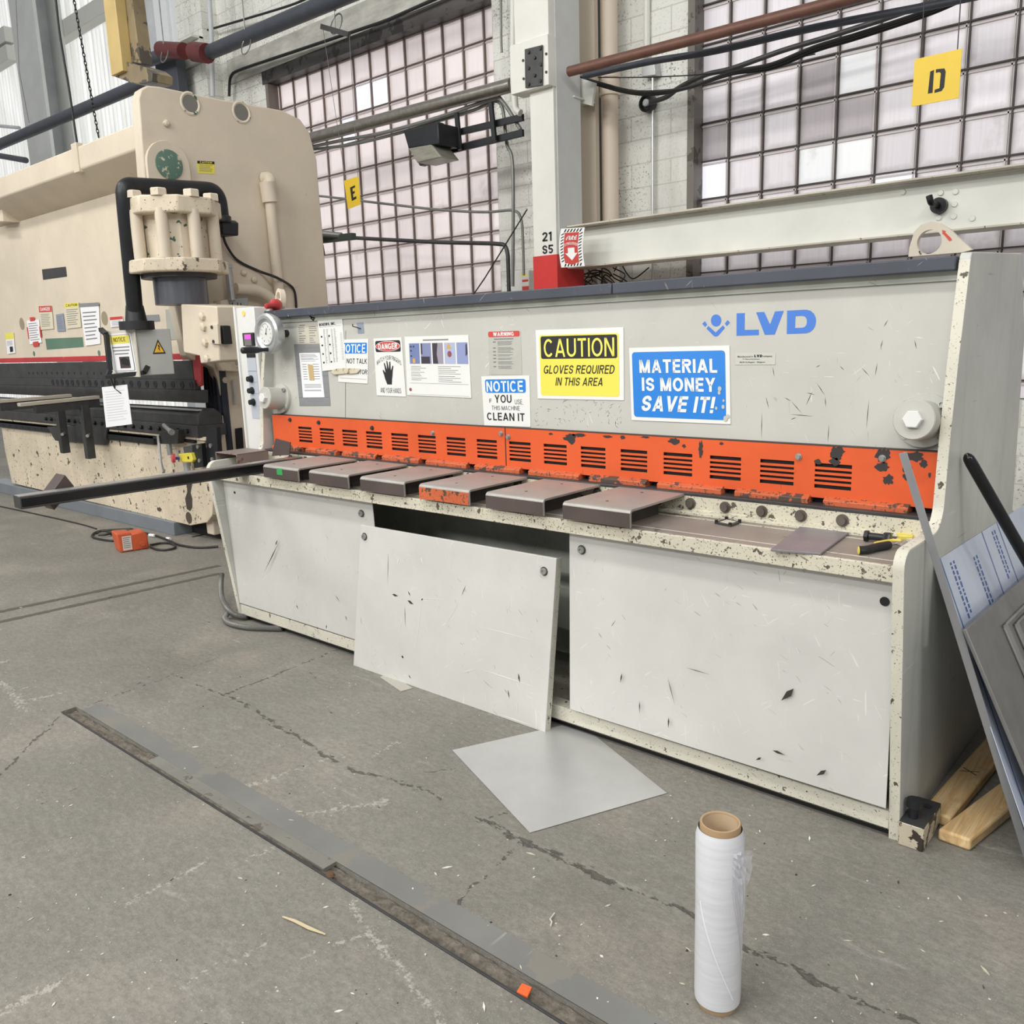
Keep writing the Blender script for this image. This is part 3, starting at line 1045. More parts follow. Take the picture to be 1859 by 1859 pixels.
# steel columns
cA, cB = at(22, 60, y=7.0).x, at(66, 60, y=7.0).x
co = thing('steel_column', ((cA + cB) / 2, 7.1, 0), 'pale grey steel column against the far corrugated wall, top left', 'column')
b = B()
b.box(cA, cB, 7.0, 7.06, 0, 13)
b.build('front_flange', M['colgrey'], co, bevel=.01)
b = B()
b.box((cA + cB) / 2 - .03, (cA + cB) / 2 + .03, 7.06, 7.42, 0, 13)
b.build('web', M['greycol'], co)
b = B()
b.box(cA, cB, 7.42, 7.48, 0, 13)
b.build('rear_flange', M['colgrey'], co, bevel=.01)
# bright corner column between siding and block wall
xa, xb, xc, xd = (at(q, 60, y=6.85).x for q in (262, 283, 306, 335))
co2 = thing('steel_column', (xb, 6.85, 0), 'white painted corner column behind the yellow hoist mast', 'column')
b = B()
b.box(xa - .1, xb, 6.95, 7.05, 0, 13)
b.build('back_flange', M['greycol'], co2, bevel=.005)
b = B()
b.box(xb, xc, 6.85, 6.95, 0, 13)
b.box(xc, xd, 6.90, 7.0, 0, 13)
b.build('front_flange', flat('column_white', (232, 234, 236), .5), co2, bevel=.005)
# block pilaster with a steel seat on it
xe, xf = (at(q, 60, y=6.85).x for q in (338, 384))
co3 = thing('block_pilaster', ((xe + xf) / 2, 6.9, 0), 'grey block pilaster with small steel seat behind the tall press frame', 'pilaster')
b = B()
b.box(xe, xf, 6.72, 6.95, 0, 13)
b.build('shaft', M['block'], co3, smooth=0)
zz = at(355, 62, y=6.6).z
b = B()
b.box(xe, xf, 6.55, 6.72, zz - .03, zz)
b.box(xe, xf, 6.66, 6.72, zz - .30, zz)
b.build('steel_seat', M['ibeam'], co3, bevel=.004)

# ---- crane column '21 S5'
CY = 6.0
cx0, cxm, cx1 = at(956, 480, y=CY).x, at(970, 480, y=CY).x, at(1011, 480, y=CY).x
zlip = at(975, 160, y=CY).z
cl = thing('crane_column', ((cx0 + cx1) / 2, CY, 0), 'cream steel column with red base and stencilled 21 S5', 'column')
b = B()
b.prism([(cx0, CY + .13, 0), (cxm, CY, 0), (cx1, CY, 0), (cx1, CY + .03, 0), (cxm + .02, CY + .03, 0), (cx0, CY + .17, 0)], (0, 0, zlip))
b.build('front_flange', M['colpaint'], cl, bevel=.003)
b = B()
xw = cx1 + .012
b.box(cx1 - .03, xw, CY + .03, CY + .36, 0, 12)
b.build('web', M['colgrey'], cl, bevel=.003)
b = B()
xfl = at(1040, 300, y=CY + .36).x
b.box(cx1 - .1, xfl, CY + .36, CY + .39, at(1030, 405, y=CY + .36).z, 12)
b.build('rear_flange', M['colpaint'], cl, bevel=.003)
b = B()
b.box(cx0 - .02, cx1 + .005, CY - .05, CY + .1, zlip, 12)
b.box(cx0 - .06, cx1 + .01, CY - .07, CY + .1, zlip - .02, zlip + .36)
b.build('upper_box', M['colpaint'], cl, bevel=.004)
gy = CY - .075
b = B()
gp = [at(*q, y=gy) for q in ((954, 90), (986, 82), (986, 155), (955, 160))]
b.prism(gp, (0, -.012, 0))
gpl = b.build('gusset_plate', M['darksteel'], cl, bevel=.002)
b = B()
for q in ((960, 95), (981, 88), (971, 105), (982, 117), (960, 124), (971, 137), (981, 147), (960, 153)):
    c = at(*q, y=gy - .012)
    b.cyl(c, c + V3((0, -.012, 0)), .014, n=10)
b.build('rivet', M['black'], gpl)
b = B()
for q in ((950, 110), (992, 98), (951, 143), (992, 131)):
    c = at(*q, y=CY - .07)
    b.cyl(c, c + V3((0, -.006, 0)), .011, n=10)
b.build('bolt_hole', M['black'], cl)
zred = at(990, 464, y=CY).z
b = B()
b.prism([(cx0 - .012, CY + .13, 0), (cxm - .003, CY - .012, 0), (cx1 + .012, CY - .012, 0), (cx1 + .014, CY + .37, 0), (cx1 - .03, CY + .34, 0), (cx1 - .04, CY + .04, 0), (cx0 - .01, CY + .2, 0)], (0, 0, zred))
lab(b.build('red_base', M['colred'], cl), 'red painted base of the column')
zz = Z(860, 380, .12910)
shc = sheet_px([zz(940, 300), zz(1140, 280), zz(1140, 620), zz(950, 640)], .001, y=CY - .001)
b = B()
shc.text(b, '21', .12, .08, .78, .46, bold=.02)
shc.text(b, 'S5', .10, .62, .88, .98, bold=.02)
b.build('stencil', M['text'], cl, smooth=0)
# beige secondary post right behind it, with a bracket
by = CY + .55
bx0, bx1 = at(1036, 250, y=by).x, at(1081, 250, y=by).x
po = thing('beige_post', ((bx0 + bx1) / 2, by, 0), 'beige steel post right behind the cream 21 S5 column', 'post')
b = B()
b.box(bx0, bx1, by, by + .06, 0, 12)
b.build('shaft', flat('beige_post_paint', (190, 178, 160), .6), po, bevel=.004)
b = B()
br = [at(*q, y=by - .15) for q in ((1032, 135), (1080, 150), (1074, 192), (1032, 181))]
b.prism(br, (0, .03, 0))
c0 = at(1032, 183, y=by - .2)
b.box(c0.x, bx1, by - .3, by, c0.z - .012, c0.z)
b.build('bracket', M['ibeam'], po, bevel=.002)

# ---- long I-beam along the wall
IY = 6.12
ztop = at(1010.4, 412.6, y=IY).z
zbot = at(1011.7, 489.5, y=IY).z
ib = thing('i_beam', (1.0, IY + .1, zbot), 'long cream painted I-beam running across behind the shear', 'beam')
ix0 = cx1 + .02
b = B()
b.box(ix0, 9, IY, IY + .26, ztop - .013, ztop)
b.box(ix0, 9, IY, IY + .26, zbot, zbot + .013)
b.build('flange', M['rusty'], ib, bevel=.002)
b = B()
b.box(ix0, 9, IY + .12, IY + .14, zbot + .02, ztop - .02)
b.build('web', M['ibeam'], ib, smooth=0)
b = B()
zz = Z(1339, 0, .2797)
for q in ((1320, 1252), (1417, 1245), (1410, 1326), (1405, 1405), (1308, 1413), (1525, 1418), (1075, 1248)):
    c = at(*zz(*q), y=IY + .12)
    b.cyl(c, c + V3((0, -.012, 0)), .02, .016, n=12)
b.build('rivet', M['ibeam'], ib)
c = at(*zz(1315, 1338), y=IY + .12)
e = at(*zz(1255, 1318), y=IY - .05); e2 = at(*zz(1243, 1270), y=IY - .05)
b = B()
b.cyl(c, c + V3((0, -.05, 0)), .05, n=16)
b.tube(fillet([c, e, e2], .05), .02, 8)
b.build('hook', M['chain'], ib)
# dark clutter of coiled wire in the gap under the beam
b = B()
for i in range(26):
    p0 = at(1020 + rn.random() * 100, 492 + rn.random() * 30, y=6.36 + rn.random() * .08)
    pts = [p0]
    for k in range(4): pts.append(pts[-1] + V3((rn.uniform(-.12, .22), rn.uniform(-.015, .015), rn.uniform(-.12, .08))))
    b.tube(smoothpath(pts, 5), .006, 5)
tag(b.build('wire_tangle', M['cable']), 'tangle of dark cables in the gap under the I-beam', 'cables', kind='stuff')
p = at(1065, 500, y=6.9)
b = B()
b.box(p.x - .1, p.x + .2, 6.72, 6.8, 0.0, zbot + .05)  # dark block added to stand for the shadow in the gap
tag(b.build('gap_shadow_block', M['dark'], bevel=.01), 'dark block added as the shadow behind the cable tangle under the beam', 'shadow block')

eb = thing('electric_panel', at(942, 530, y=6.7), 'white electrical panel with small labels low on the block pier', 'electric panel')
q = [at(*p, y=6.72) for p in ((931, 494), (960, 490), (960, 640), (933, 640))]
b = B(); b.prism(q, (0, .22, 0)); b.build('door', M['white'], eb, bevel=.006)
b = B(); b.poly([at(*p, y=6.7185) for p in ((946, 498), (958, 497), (958, 501), (946, 502))]); b.build('yellow_label', M['yellow_ink'], eb, smooth=0)
b = B(); b.poly([at(*p, y=6.7185) for p in ((948, 508), (959, 507), (959, 511), (948, 512))])
b.poly([at(*p, y=6.7185) for p in ((948, 520), (960, 519), (960, 534), (948, 534))]); b.build('red_label', M['red_ink'], eb, smooth=0)

# fire extinguisher sign, bent round the beam
fs = Z(860, 380, .12910)
fw = IY - .15
sh = sheet_px([fs(1215, 275), fs(1550, 255), fs(1550, 800), fs(1220, 820)], .002, y=fw)
fx = thing('fire_sign', sh.P(.5, 1), 'red and white FIRE EXTINGUISHER arrow sign on the I-beam', 'sign')
N = 14


def bow(u, v): return .01 - .022 * math.sin(pi * v)


class BowSheet(Sheet):
    def P(s, u, v, h=0.0):
        p = Sheet.P(s, u, v, h)
        p.x += bow(u, v)
        return p

    def grid(s, b, u0, v0, u1, v1, k=0, n=12):
        h = s.th + .0007 * k
        for i in range(n):
            a = v0 + (v1 - v0) * i / n; c = v0 + (v1 - v0) * (i + 1) / n
            b.poly([s.P(u0, a, h), s.P(u1, a, h), s.P(u1, c, h), s.P(u0, c, h)])


bs = BowSheet(*sh.c, th=.002)
b = B(); bs.grid(b, 0, 0, 1, 1, 0); o = b.build('plate', M['white_ink'], fx)
b = B()
bs.grid(b, .2, .11, .8, .9, 1)
bs.ell(b, .5, .72, .32, .22, 2)
lab(b.build('red_field', M['red_ink'], fx), 'red field of the sign')
b = B()
for i in range(6):
    u = .14 + i * .13
    bs.pg(b, [(u, .10), (u + .06, .10), (u + .12, .02), (u + .06, .02)], 1)
    bs.pg(b, [(u, .985), (u + .06, .985), (u + .12, .91), (u + .06, .91)], 1)
for i in range(10):
    v = .13 + i * .077
    bs.pg(b, [(.06, v + .05), (.06, v + .02), (.18, v - .02), (.18, v + .01)], 1)
    bs.pg(b, [(.82, v + .05), (.82, v + .02), (.95, v - .02), (.95, v + .01)], 1)
b.build('stripe', M['text'], fx, smooth=0)
b = B()
bs.text(b, 'FIRE', .28, .19, .74, .30, 3, .03, .1)
bs.text(b, 'EXTINGUISHER', .2, .35, .8, .42, 3, .01, 0, .05)
bs.pg(b, [(.38, .5), (.66, .5), (.66, .64), (.78, .64), (.52, .83), (.26, .64), (.38, .64)], 3)
b.build('lettering', M['white_ink'], fx, smooth=0)

# ---- pipes and wires along the wall
def pipe(name, px, Y, r, mat, label, cat='pipe', rad=.1, n=12, sm=False, group=None):
    pts = [at(q[0], q[1], y=(q[2] if len(q) > 2 else Y)) for q in px]
    pts = smoothpath(pts) if sm else fillet(pts, rad)
    b = B(); b.tube(pts, r, n)
    return tag(b.build(name, mat), label, cat, group)


# big dark sprinkler main, upper left
sp = thing('sprinkler_main', at(330, 95, y=6.3), 'thick dark pipe with red couplings sloping across the upper left', 'pipe')
b = B()
b.tube(fillet([at(245, 117, y=6.3), at(330, 90, y=6.3)], .1), .085, 14)
b.tube(fillet([at(352, 94, y=6.3), at(378, 96, y=6.3), at(640, -14, y=6.05), at(760, -64, y=6.0)], .1), .085, 14)
b.build('pipe_run', M['pipegrey'], sp)
b = B()
b.tube([at(292, 90, y=6.25), at(334, 93, y=6.25)], .100, 14)
b.tube([at(352, 94, y=6.25), at(376, 97, y=6.25)], .115, 14)
lab(b.build('coupling', M['redcoup'], sp), 'dull red pipe coupling')
b = B()
for q, q2 in (((297, 80), (294, -30)), ((445, 62), (440, -40)), ((609, 20), (608, -30))):
    c = at(*q, y=6.15)
    b.tube([c, c + V3((0, 0, 3.0))], .008, 6)
    t0 = V3((c.x, 6.15, c.z - .16))
    b.tube([t0 + V3((.09 * math.cos(a), 0.10 * math.sin(a) * .3, .10 * math.sin(a) + .04)) for a in [2 * pi * i / 16 for i in range(16)]], .008, 6, closed=True)
b.build('hanger', M['conduit'], sp)
pl = pipe('water_pipe', [(-60, 290), (0, 262), (245, 158), (262, 150)], 5.6, .075, M['pipegrey'], 'dark pipe running behind the press crown, far left')
pipe('steel_strut', [(-40, 276), (47, 291)], 6.5, .05, M['pipegrey'], 'short dark beam end poking in at the far left edge', 'strut')
pipe('steel_strut', [(-40, 225), (35, 232)], 6.8, .03, M['greycol'], 'thin pale rail at far left below the sloping pipe', 'strut')
# silver pipe and conduits by the lamp
gp_ = thing('galvanised_pipe', at(760, 215, y=6.3), 'fat silver pipe running from the column to the left', 'pipe')
b = B(); b.tube([at(540, 258, y=6.3), at(930, 154, y=6.3)], .062, 14); b.build('pipe_run', M['galv'], gp_)
pipe('wall_conduit', [(560, 268), (620, 255), (700, 240), (800, 212), (893, 180), (912, 184), (945, 235)], 6.35, .018, M['conduit'], 'thin conduit bending down right beside the silver pipe', sm=True)
pipe('wall_conduit', [(560, 272), (640, 262), (730, 240), (800, 218), (860, 200), (895, 184), (912, 196), (920, 260), (931, 308), (931, 520)], 6.4, .016, M['conduit'], 'long conduit that drops down the block pier beside the column', sm=True)
pipe('wall_cable', [(520, 350), (600, 358), (700, 370), (800, 381), (880, 385), (930, 382), (945, 395), (949, 430), (951, 500)], 6.5, .013, M['conduit'], 'dark cable sagging across the left window above the E bracket', sm=True)
pipe('wall_cable', [(610, 430), (700, 435), (800, 440), (895, 442), (917, 444), (922, 460), (924, 530)], 6.45, .020, M['darksteel'], 'dark conduit crossing the left window just above the shear', rad=.1)
q0 = at(820, 592, y=6.0)
b = B(); b.tube([V3((q0.x - .9, 6.0, 0)), q0, at(880, 505, y=6.02), at(957, 380, y=6.12)], .006, 6)
tag(b.build('thin_wire', M['cable']), 'thin black wire slanting up to the cream column', 'wire')
pipe('downpipe', [(932, -30), (932, 145), (936, 200), (945, 205)], 6.25, .030, M['colpaint'], 'cream drop pipe hugging the left side of the column', rad=.05)
pipe('thin_wire', [(909, -30), (910, 80), (911, 95)], 6.8, .012, M['conduit'], 'short wire hanging at the right edge of left window', 'wire')
pipe('wall_conduit', [(386, 175), (384, 70), (379, -20)], 6.6, .03, M['greycol'], 'grey vertical conduit in the corner above the press frame')
pipe('wall_conduit', [(416, 175), (417, 135), (440, 125), (700, 38), (820, -15)], 6.85, .018, M['cable'], 'dark conduit following the lintel over the left window', rad=.15)
pipe('thin_wire', [(365, 58), (420, 42), (520, 12), (560, -4)], 6.8, .014, M['cable'], 'black wire sagging along the wall above the press', 'wire', sm=True)
# PVC downpipe right of the beige post
pv = thing('drain_pipe', at(1108, 410, y=6.75), 'cream plastic drain pipe beside the grey post', 'pipe')
b = B(); a0 = at(1105, 0, y=6.75)
b.cyl((a0.x, 6.75, 0.8), (a0.x, 6.75, 11), .075, n=18); b.build('pipe_run', M['pvc'], pv)
b = B(); c = at(1105, 155, y=6.75)
b.lathe((a0.x, 6.75, c.z - .09), (0, 0, 1), [(0, .085), (.0, .092), (.03, .092), (.03, .088), (.14, .088), (.14, .096), (.2, .096), (.2, .08)], 20)
b.build('collar', M['pvc'], pv)
b = B()
gx = at(1086, 200, y=6.9).x
b.box(gx - .05, gx + .03, 6.86, WY - .001, 0, 10)
tag(b.build('wall_post', flat('dark_grey_post', (104, 104, 104), .6), bevel=.004), 'narrow dark grey strip post left of the cream drain pipe', 'post')
# junction box, its conduit, and the round bell
jb = thing('junction_box', at(1178, 124, y=6.85), 'small grey metal junction box on the block wall', 'junction box')
b = B()
jp = [at(*q, y=6.85) for q in ((1164, 107), (1187, 104), (1190, 136), (1166, 139))]
b.prism(jp, (0, .1, 0)); b.build('box_body', M['silver'], jb, bevel=.004)
b = B(); c = at(1185, 136, y=6.9)
b.cyl((c.x, 6.9, .8), (c.x, 6.9, c.z), .012, n=10)
c2 = at(1172, 104, y=6.9)
b.build('conduit', M['silver'], jb)
b = B(); b.cyl((c2.x, 6.92, c2.z), (c2.x, 6.92, 10), .03, n=10)
tag(b.build('wall_conduit', M['colpaint']), 'white vertical conduit above the junction box', 'pipe')
bl = thing('wall_bell', at(1174, 187, y=6.85), 'round black bell on the block wall with a cable', 'bell')
c = at(1174, 187, y=6.86)
b = B(); b.lathe(c + V3((0, .08, 0)), (0, -1, 0), [(0, .05), (.03, .075), (.09, .075), (.1, .06), (.07, .05)], 24); b.build('gong', M['black'], bl)
b = B(); b.lathe(c + V3((0, .02, 0)), (0, -1, 0), [(0, .03), (.04, .03), (.05, .02)], 16); b.build('hub', M['greycol'], bl)
pipe('bell_cable', [(1180, 186), (1210, 176), (1235, 158), (1280, 136), (1330, 124), (1420, 92), (1500, 68), (1600, 36), (1720, -6)], 6.7, .020, M['darksteel'], 'thick pale cable from the bell across right window', 'cable', sm=True)
pipe('brown_pipe', [(1033, 130), (1859, -85)], 6.1, .040, M['rustpipe'], 'brown pipe crossing the top right to the column', n=12)
pipe('dark_conduit', [(1060, 138), (1180, 112), (1300, 92), (1480, 50), (1700, 8), (1859, -26)], 6.3, .026, M['pipegrey'], 'dark conduit just below the brown pipe', sm=True)
for i, (dy, lb) in enumerate(((0, 'highest'), (4, 'middle'), (9, 'lowest'))):
    pipe('sagging_cable', [(1036, 136 + dy * .3), (1080, 148 + dy * .5), (1140, 164 + dy * .5), (1190, 166 + dy * .6), (1250, 158 + dy * .2), (1330, 130 + dy * .5), (1400, 116 + dy), (1480, 84 + dy), (1560, 60 + dy), (1680, 20 + dy), (1740, -5 + dy)], 6.45 + .03 * i, .011, M['cable'], '%s of three thin black cables sagging under the dark conduit' % lb, 'cable', sm=True, group='cables sagging across the right window')
pipe('thin_wire', [(1040, 140), (1180, 140), (1320, 130), (1480, 98)], 6.6, .005, M['cable'], 'hair thin wire running straight behind the sagging cables', 'wire', sm=True)

# ---- flood lamp on a bracket
FYl = 6.2
lp = thing('flood_lamp', at(770, 265, y=FYl), 'dark flood lamp with dirty lens in front of left window', 'lamp')
b = B()
hp = [at(*q, y=FYl - .2) for q in ((732, 238), (795, 222), (797, 262), (741, 269))]
b.prism(hp, (0, .28, 0)); b.build('housing', M['blacksteel'], lp, bevel=.01)
b = B()
gl0 = [at(*q, y=FYl - .2) for q in ((741, 269), (797, 260), (797, 262), (741, 270))]
A = [at(*q, y=FYl - .2) for q in ((741, 269), (782, 261), (801, 285), (757, 296))]
b.prism(A, (0, .25, 0)); lab(b.build('lens', M['lampglass'], lp, bevel=.012), 'dirty ribbed glass lens')
b = B()
hs = [at(*q, y=FYl + .02) for q in ((790, 220), (797, 222), (807, 286), (762, 301), (759, 296), (798, 284))]
b.prism(hs, (0, .07, 0)); b.build('back_frame', M['black'], lp, bevel=.003)
b = B()
for p, q in (((800, 248), (950, 213)), ((806, 276), (950, 241))):
    b.beam(at(*p, y=FYl + .12), at(*q, y=FYl + .12), .03, .06)
for p, q in (((829, 205), (835, 272)), ((891, 186), (898, 256))):
    b.beam(at(*p, y=FYl + .07), at(*q, y=FYl + .07), .03, .045, up=(1, 0, 0))
b.build('bracket_arm', M['blacksteel'], lp, bevel=.003)

# ---- hanging bay signs
def hang(px, Y, letter, label, wires):
    sh = sheet_px(px, .004, y=Y)
    t = thing('hanging_sign', sh.P(.5, 1), label, 'sign')
    o = sh.plate('plate', M['signhang'], t)
    b = B()
    return sh, t


shD, tD = hang([(1661, 108), (1747, 88), (1741, 178), (1655, 194)], 5.2, 'D', 'yellow hanging sign with black letter D at upper right', None)
b = B()
for (u, v, uu, vv) in (((.335), .32, .47, .80), ): pass
shD.pg(b, [(.36, .33), (.44, .315), (.44, .79), (.34, .79)])
shD.pg(b, [(.48, .31), (.66, .33), (.69, .40), (.68, .72), (.63, .79), (.48, .80), (.48, .735), (.58, .72), (.59, .42), (.56, .385), (.48, .385)])
b.build('letter', M['text'], tD, smooth=0)
b = B()
for u, px in ((.13, (1670, 20)), (.9, (1746, 0))):
    s0 = shD.P(u, .06)
    b.tube([s0, s0 + V3((.0, 0, 3.2))], .003, 5)
b.build('wire', M['cable'], tD)
shE, tE = hang([(625, 328), (651, 320), (655, 371), (632, 380)], 6.1, 'E', 'yellow hanging sign with black letter E in front of left window', None)
b = B()
shE.pg(b, [(.36, .3), (.72, .27), (.72, .35), (.52, .36), (.52, .47), (.66, .46), (.66, .54), (.52, .55), (.52, .68), (.74, .66), (.74, .75), (.38, .78)])
b.build('letter', M['text'], tE, smooth=0)
b = B()
bar0, bar1 = at(586, 49, y=6.1), at(634, 63, y=6.1)
for s0, e in ((shE.P(.08, .03), bar0), (shE.P(.95, .03), bar1)):
    b.tube([s0, V3((e.x, e.y, e.z))], .003, 5)
b.tube([(bar0 + bar1) / 2, (bar0 + bar1) / 2 + V3((0, 0, 2.5))], .003, 5)
b.build('wire', M['conduit'], tE)
b = B(); b.beam(bar0 + (bar0 - bar1) * .05, bar1, .03, .05); b.build('spreader_bar', M['darksteel'], tE)

# ---- yellow hoist mast, hanging rope and chain at upper left
hm = thing('hoist_mast', at(230, 140, y=4.2), 'yellow steel hoist mast hanging down at the upper left', 'hoist')
HY = 4.2
b = B()
q = [at(*p, y=HY) for p in ((184, -30), (205, -30), (223, 128), (202, 138))]
b.prism(q, (0, .10, 0)); b.build('front_channel', M['hoistyellow'], hm, bevel=.005)
b = B()
q = [at(*p, y=HY + .1) for p in ((204, -30), (236, -30), (255, 115), (222, 108))]
b.prism(q, (0, .12, 0)); b.build('web_plate', M['hoistdirty'], hm, bevel=.003)
b = B()
q = [at(*p, y=HY + .04) for p in ((202, 137), (223, 110), (263, 122), (276, 132), (276, 148), (258, 153), (240, 151))]
b.prism(q, (0, .2, 0)); b.build('foot_plate', M['hoistdirty'], hm, bevel=.006)
b = B()
q0, q1 = at(280, 108, y=6.46), at(324, 160, y=6.46)
b.box(q0.x, q1.x, 6.46, 6.60, q1.z - .3, q0.z)
tag(b.build('duct_box', flat('dark_duct', (74, 78, 86), .6), bevel=.01), 'dark grey box behind the yellow hoist mast above the press', 'box')
pipe('hanging_rope', [(98, -30), (108, 60), (125, 160), (141, 267)], 4.6, .012, M['cable'], 'straight black rope hanging behind the press crown', 'rope')
b = B()
pa, pb_ = at(129, -30, y=4.7), at(180, 254, y=4.7)
L = (pb_ - pa).length
d = (pb_ - pa).normalized()
nl = int(L / .045)
for i in range(nl):
    c = pa + d * (i + .5) * .045
    s = V3((1, 0, 0)) if i % 2 else V3((0, 1, 0))
    u = d
    b.tube([c + s * (.012 * math.cos(a)) + u * (.030 * math.sin(a)) for a in [2 * pi * k / 8 for k in range(8)]], .006, 4, closed=True)
tag(b.build('hoist_chain', M['chain']), 'black link chain hanging beside the rope, upper left', 'chain')
pipe('thin_wire', [(28, -20), (35, 130), (53, 223)], 6.2, .006, M['conduit'], 'thin hanger wire above the sloping dark pipe, far left', 'wire')

# =================================================================== THE GUILLOTINE SHEAR
XL, XR = -4.385, -0.70          # outer faces of the two side plates
TH = .032
TY, TZ = 2.44, .888             # front edge and top of the table
F0 = V3((0, 2.86, 1.16))
FN = V3((0, -1, .12)).normalized()   # the blade beam's face leans back a little


def fy(z): return 2.86 + (z - 1.16) * .12


def face(px, py, h=0.0): return on(px, py, F0, FN) + FN * h


sh = thing('guillotine_shear', (-2.54, 2.9, 0), 'pale grey guillotine shear with orange blade guard, blue emblem and six table fingers', 'metal shear')
# side plates with the notch for the table
arc = lambda cx, cz, r, a0, a1, n=8: [(cx + r * math.cos(math.radians(a0 + (a1 - a0) * i / n)), cz + r * math.sin(math.radians(a0 + (a1 - a0) * i / n))) for i in range(n + 1)]
prof = [(2.54, 0.0)] + arc(2.475, .887, .048, 190, 90, 6) + [(2.70, .935)] + arc(2.70, 1.02, .085, 270, 360, 8)[1:] + [(2.80, 1.205), (2.832, 1.432)] + arc(2.91, 1.735, .022, 175, 85, 4) + [(3.56, 1.785), (3.72, 1.5), (3.80, .4), (3.80, 0.0)]


def side(x):
    b = B()
    b.prism([(x, y, z) for y, z in prof], (TH, 0, 0))
    return b.build('side_plate', M['plate_edge'], sh, bevel=.003)


spR = side(XR - TH)
spL = side(XL)
# worn front edges of the plates
for x in (XR - TH, XL):
    b = B()
    e = [(2.54, 0.0)] + arc(2.475, .887, .048, 190, 90, 6) + [(2.70, .935)] + arc(2.70, 1.02, .085, 270, 360, 8)[1:] + [(2.80, 1.205), (2.832, 1.432), (2.888, 1.735)]
    vs = [(b.v((x + .0005, y - .0012, z + (.0012 if .9 < z < 1.0 else 0))), b.v((x + TH - .0005, y - .0012, z + (.0012 if .9 < z < 1.0 else 0)))) for y, z in e]
    for p, q in zip(vs, vs[1:]): b.f((p[0], p[1], q[1], q[0]))
    b.build('plate_edge', M['edge'], spR if x > -2 else spL)
# rear closing pieces so the machine is a solid body
b = B()
b.box(XL + TH, XR - TH, 3.30, 3.34, .05, .86)
b.box(XL + TH, XR - TH, 3.0, 3.04, .3, .82)
lab(b.build('rear_frame', M['inside'], sh), 'dark inner frame behind the front covers')
b = B()
b.box(-2.35, -1.6, 2.8, 2.98, .30, .5)
b.box(-3.2, -1.5, 2.95, 3.0, .12, .30)
b.build('inner_beam', M['inside'], sh, bevel=.01)
# table
b = B()
b.box(XL + TH, XR - TH, TY + .012, 2.80, TZ - .03, TZ)
tb = b.build('table', M['table'], sh, bevel=.002)
b = B()
b.box(XL + .004, XR - TH, TY, TY + .014, .840, TZ + .001)
sk = b.build('skirt', M['edgeheavy'], sh, bevel=.002)
b = B()
b.box(XL + TH, XR - TH, TY + .06, TY + .066, TZ - .0005, TZ + .0006)
b.box(XL + TH, XR - TH, 2.715, 2.722, TZ - .0005, TZ + .0012)
b.build('table_seam', M['edge'], tb)
# base channel
b = B()
b.box(XL + TH, XR - TH, 2.532, 2.60, .03, .092)
b.box(XL + TH, XR - TH, 2.532, 3.2, .03, .036)
b.build('base_channel', M['edge'], sh, bevel=.002)
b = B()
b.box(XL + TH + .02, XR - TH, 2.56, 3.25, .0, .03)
b.build('base_shadow_mesh', M['dark'], sh).name = 'base_shadow_block'  # dark block standing in for the shade under the base
M['boltsteel'] = steel('worn_bolt_steel', (104, 96, 88), .5, .4, .3)
# table-side blade bed with its bolts
b = B()
b.prism([(XL + TH, 2.752, TZ), (XL + TH, 2.752, TZ + .012), (XL + TH, 2.785, TZ + .016), (XL + TH, 2.785, .955), (XL + TH, 2.90, .955), (XL + TH, 2.90, TZ)], (XR - XL - 2 * TH, 0, 0))
bd = b.build('blade_bed', M['edgeheavy'], sh, bevel=.002)
b = B()
b.box(XL + TH, XR - TH, 2.783, 2.90, .955, .966)
b.build('lower_blade', M['darksteel'], sh, bevel=.002)
for i in range(23):
    x = -1.005 - .1405 * i
    if x < XL + .1: break
    c = V3((x, 2.785, .927))
    b = B()
    b.lathe(c, (0, -1, 0), [(0, .021), (.004, .021), (.004, .014), (.016, .014), (.016, .007)], 16)
    b.build('bed_bolt', M['boltsteel'], bd)
# blade beam (leaning face)
b = B()
zb, zt = 1.145, 1.728
b.prism([(XL + TH, fy(zb), zb), (XL + TH, fy(zt), zt), (XL + TH, fy(zt) + .5, zt), (XL + TH, fy(zb) + .5, zb)], (XR - XL - 2 * TH, 0, 0))
bb = b.build('blade_beam', M['shear'], sh, bevel=.002)
# seam and row of screw heads in the face
b = B()
s0, s1 = face(628, 600, .0006), face(627, 775, .0006)
b.poly([s0 + V3((-.0015, 0, 0)), s0 + V3((.0015, 0, 0)), s1 + V3((.0015, 0, 0)), s1 + V3((-.0015, 0, 0))])
s0, s1 = face(1378, 560, .0006), face(1384, 800, .0006)
b.build('face_seam', M['muntin2'], bb, smooth=0)
# dark square rail along the top
rz0, rz1 = 1.706, 1.748
b = B()
xs = (XL + .01, at(1117, 525, y=2.9).x, XR - TH - .006)
for a, c in ((xs[0], xs[1] - .002), (xs[1] + .002, xs[2])):
    b.box(a, c, fy(1.72) - .052, fy(1.72) + .02, rz0, rz1)
b.build('top_rail', M['rail'], sh, bevel=.004)
b = B()
b.box(xs[0], xs[2], fy(1.7) - .012, fy(1.7) + .01, 1.678, 1.706)
b.build('rail_lip', M['inside'], sh)
# ---- orange louvred guard
gx0, gx1 = XL + TH + .03, XR - TH - .004
gz0, gz1 = .985, 1.162
gy0 = 2.835
SLW, SLP = .124, .1968
first = -1.124
b = B()


def gbox(x0, x1, z0, z1):
    b.box(x0, x1, gy0, gy0 + .004, z0, z1)


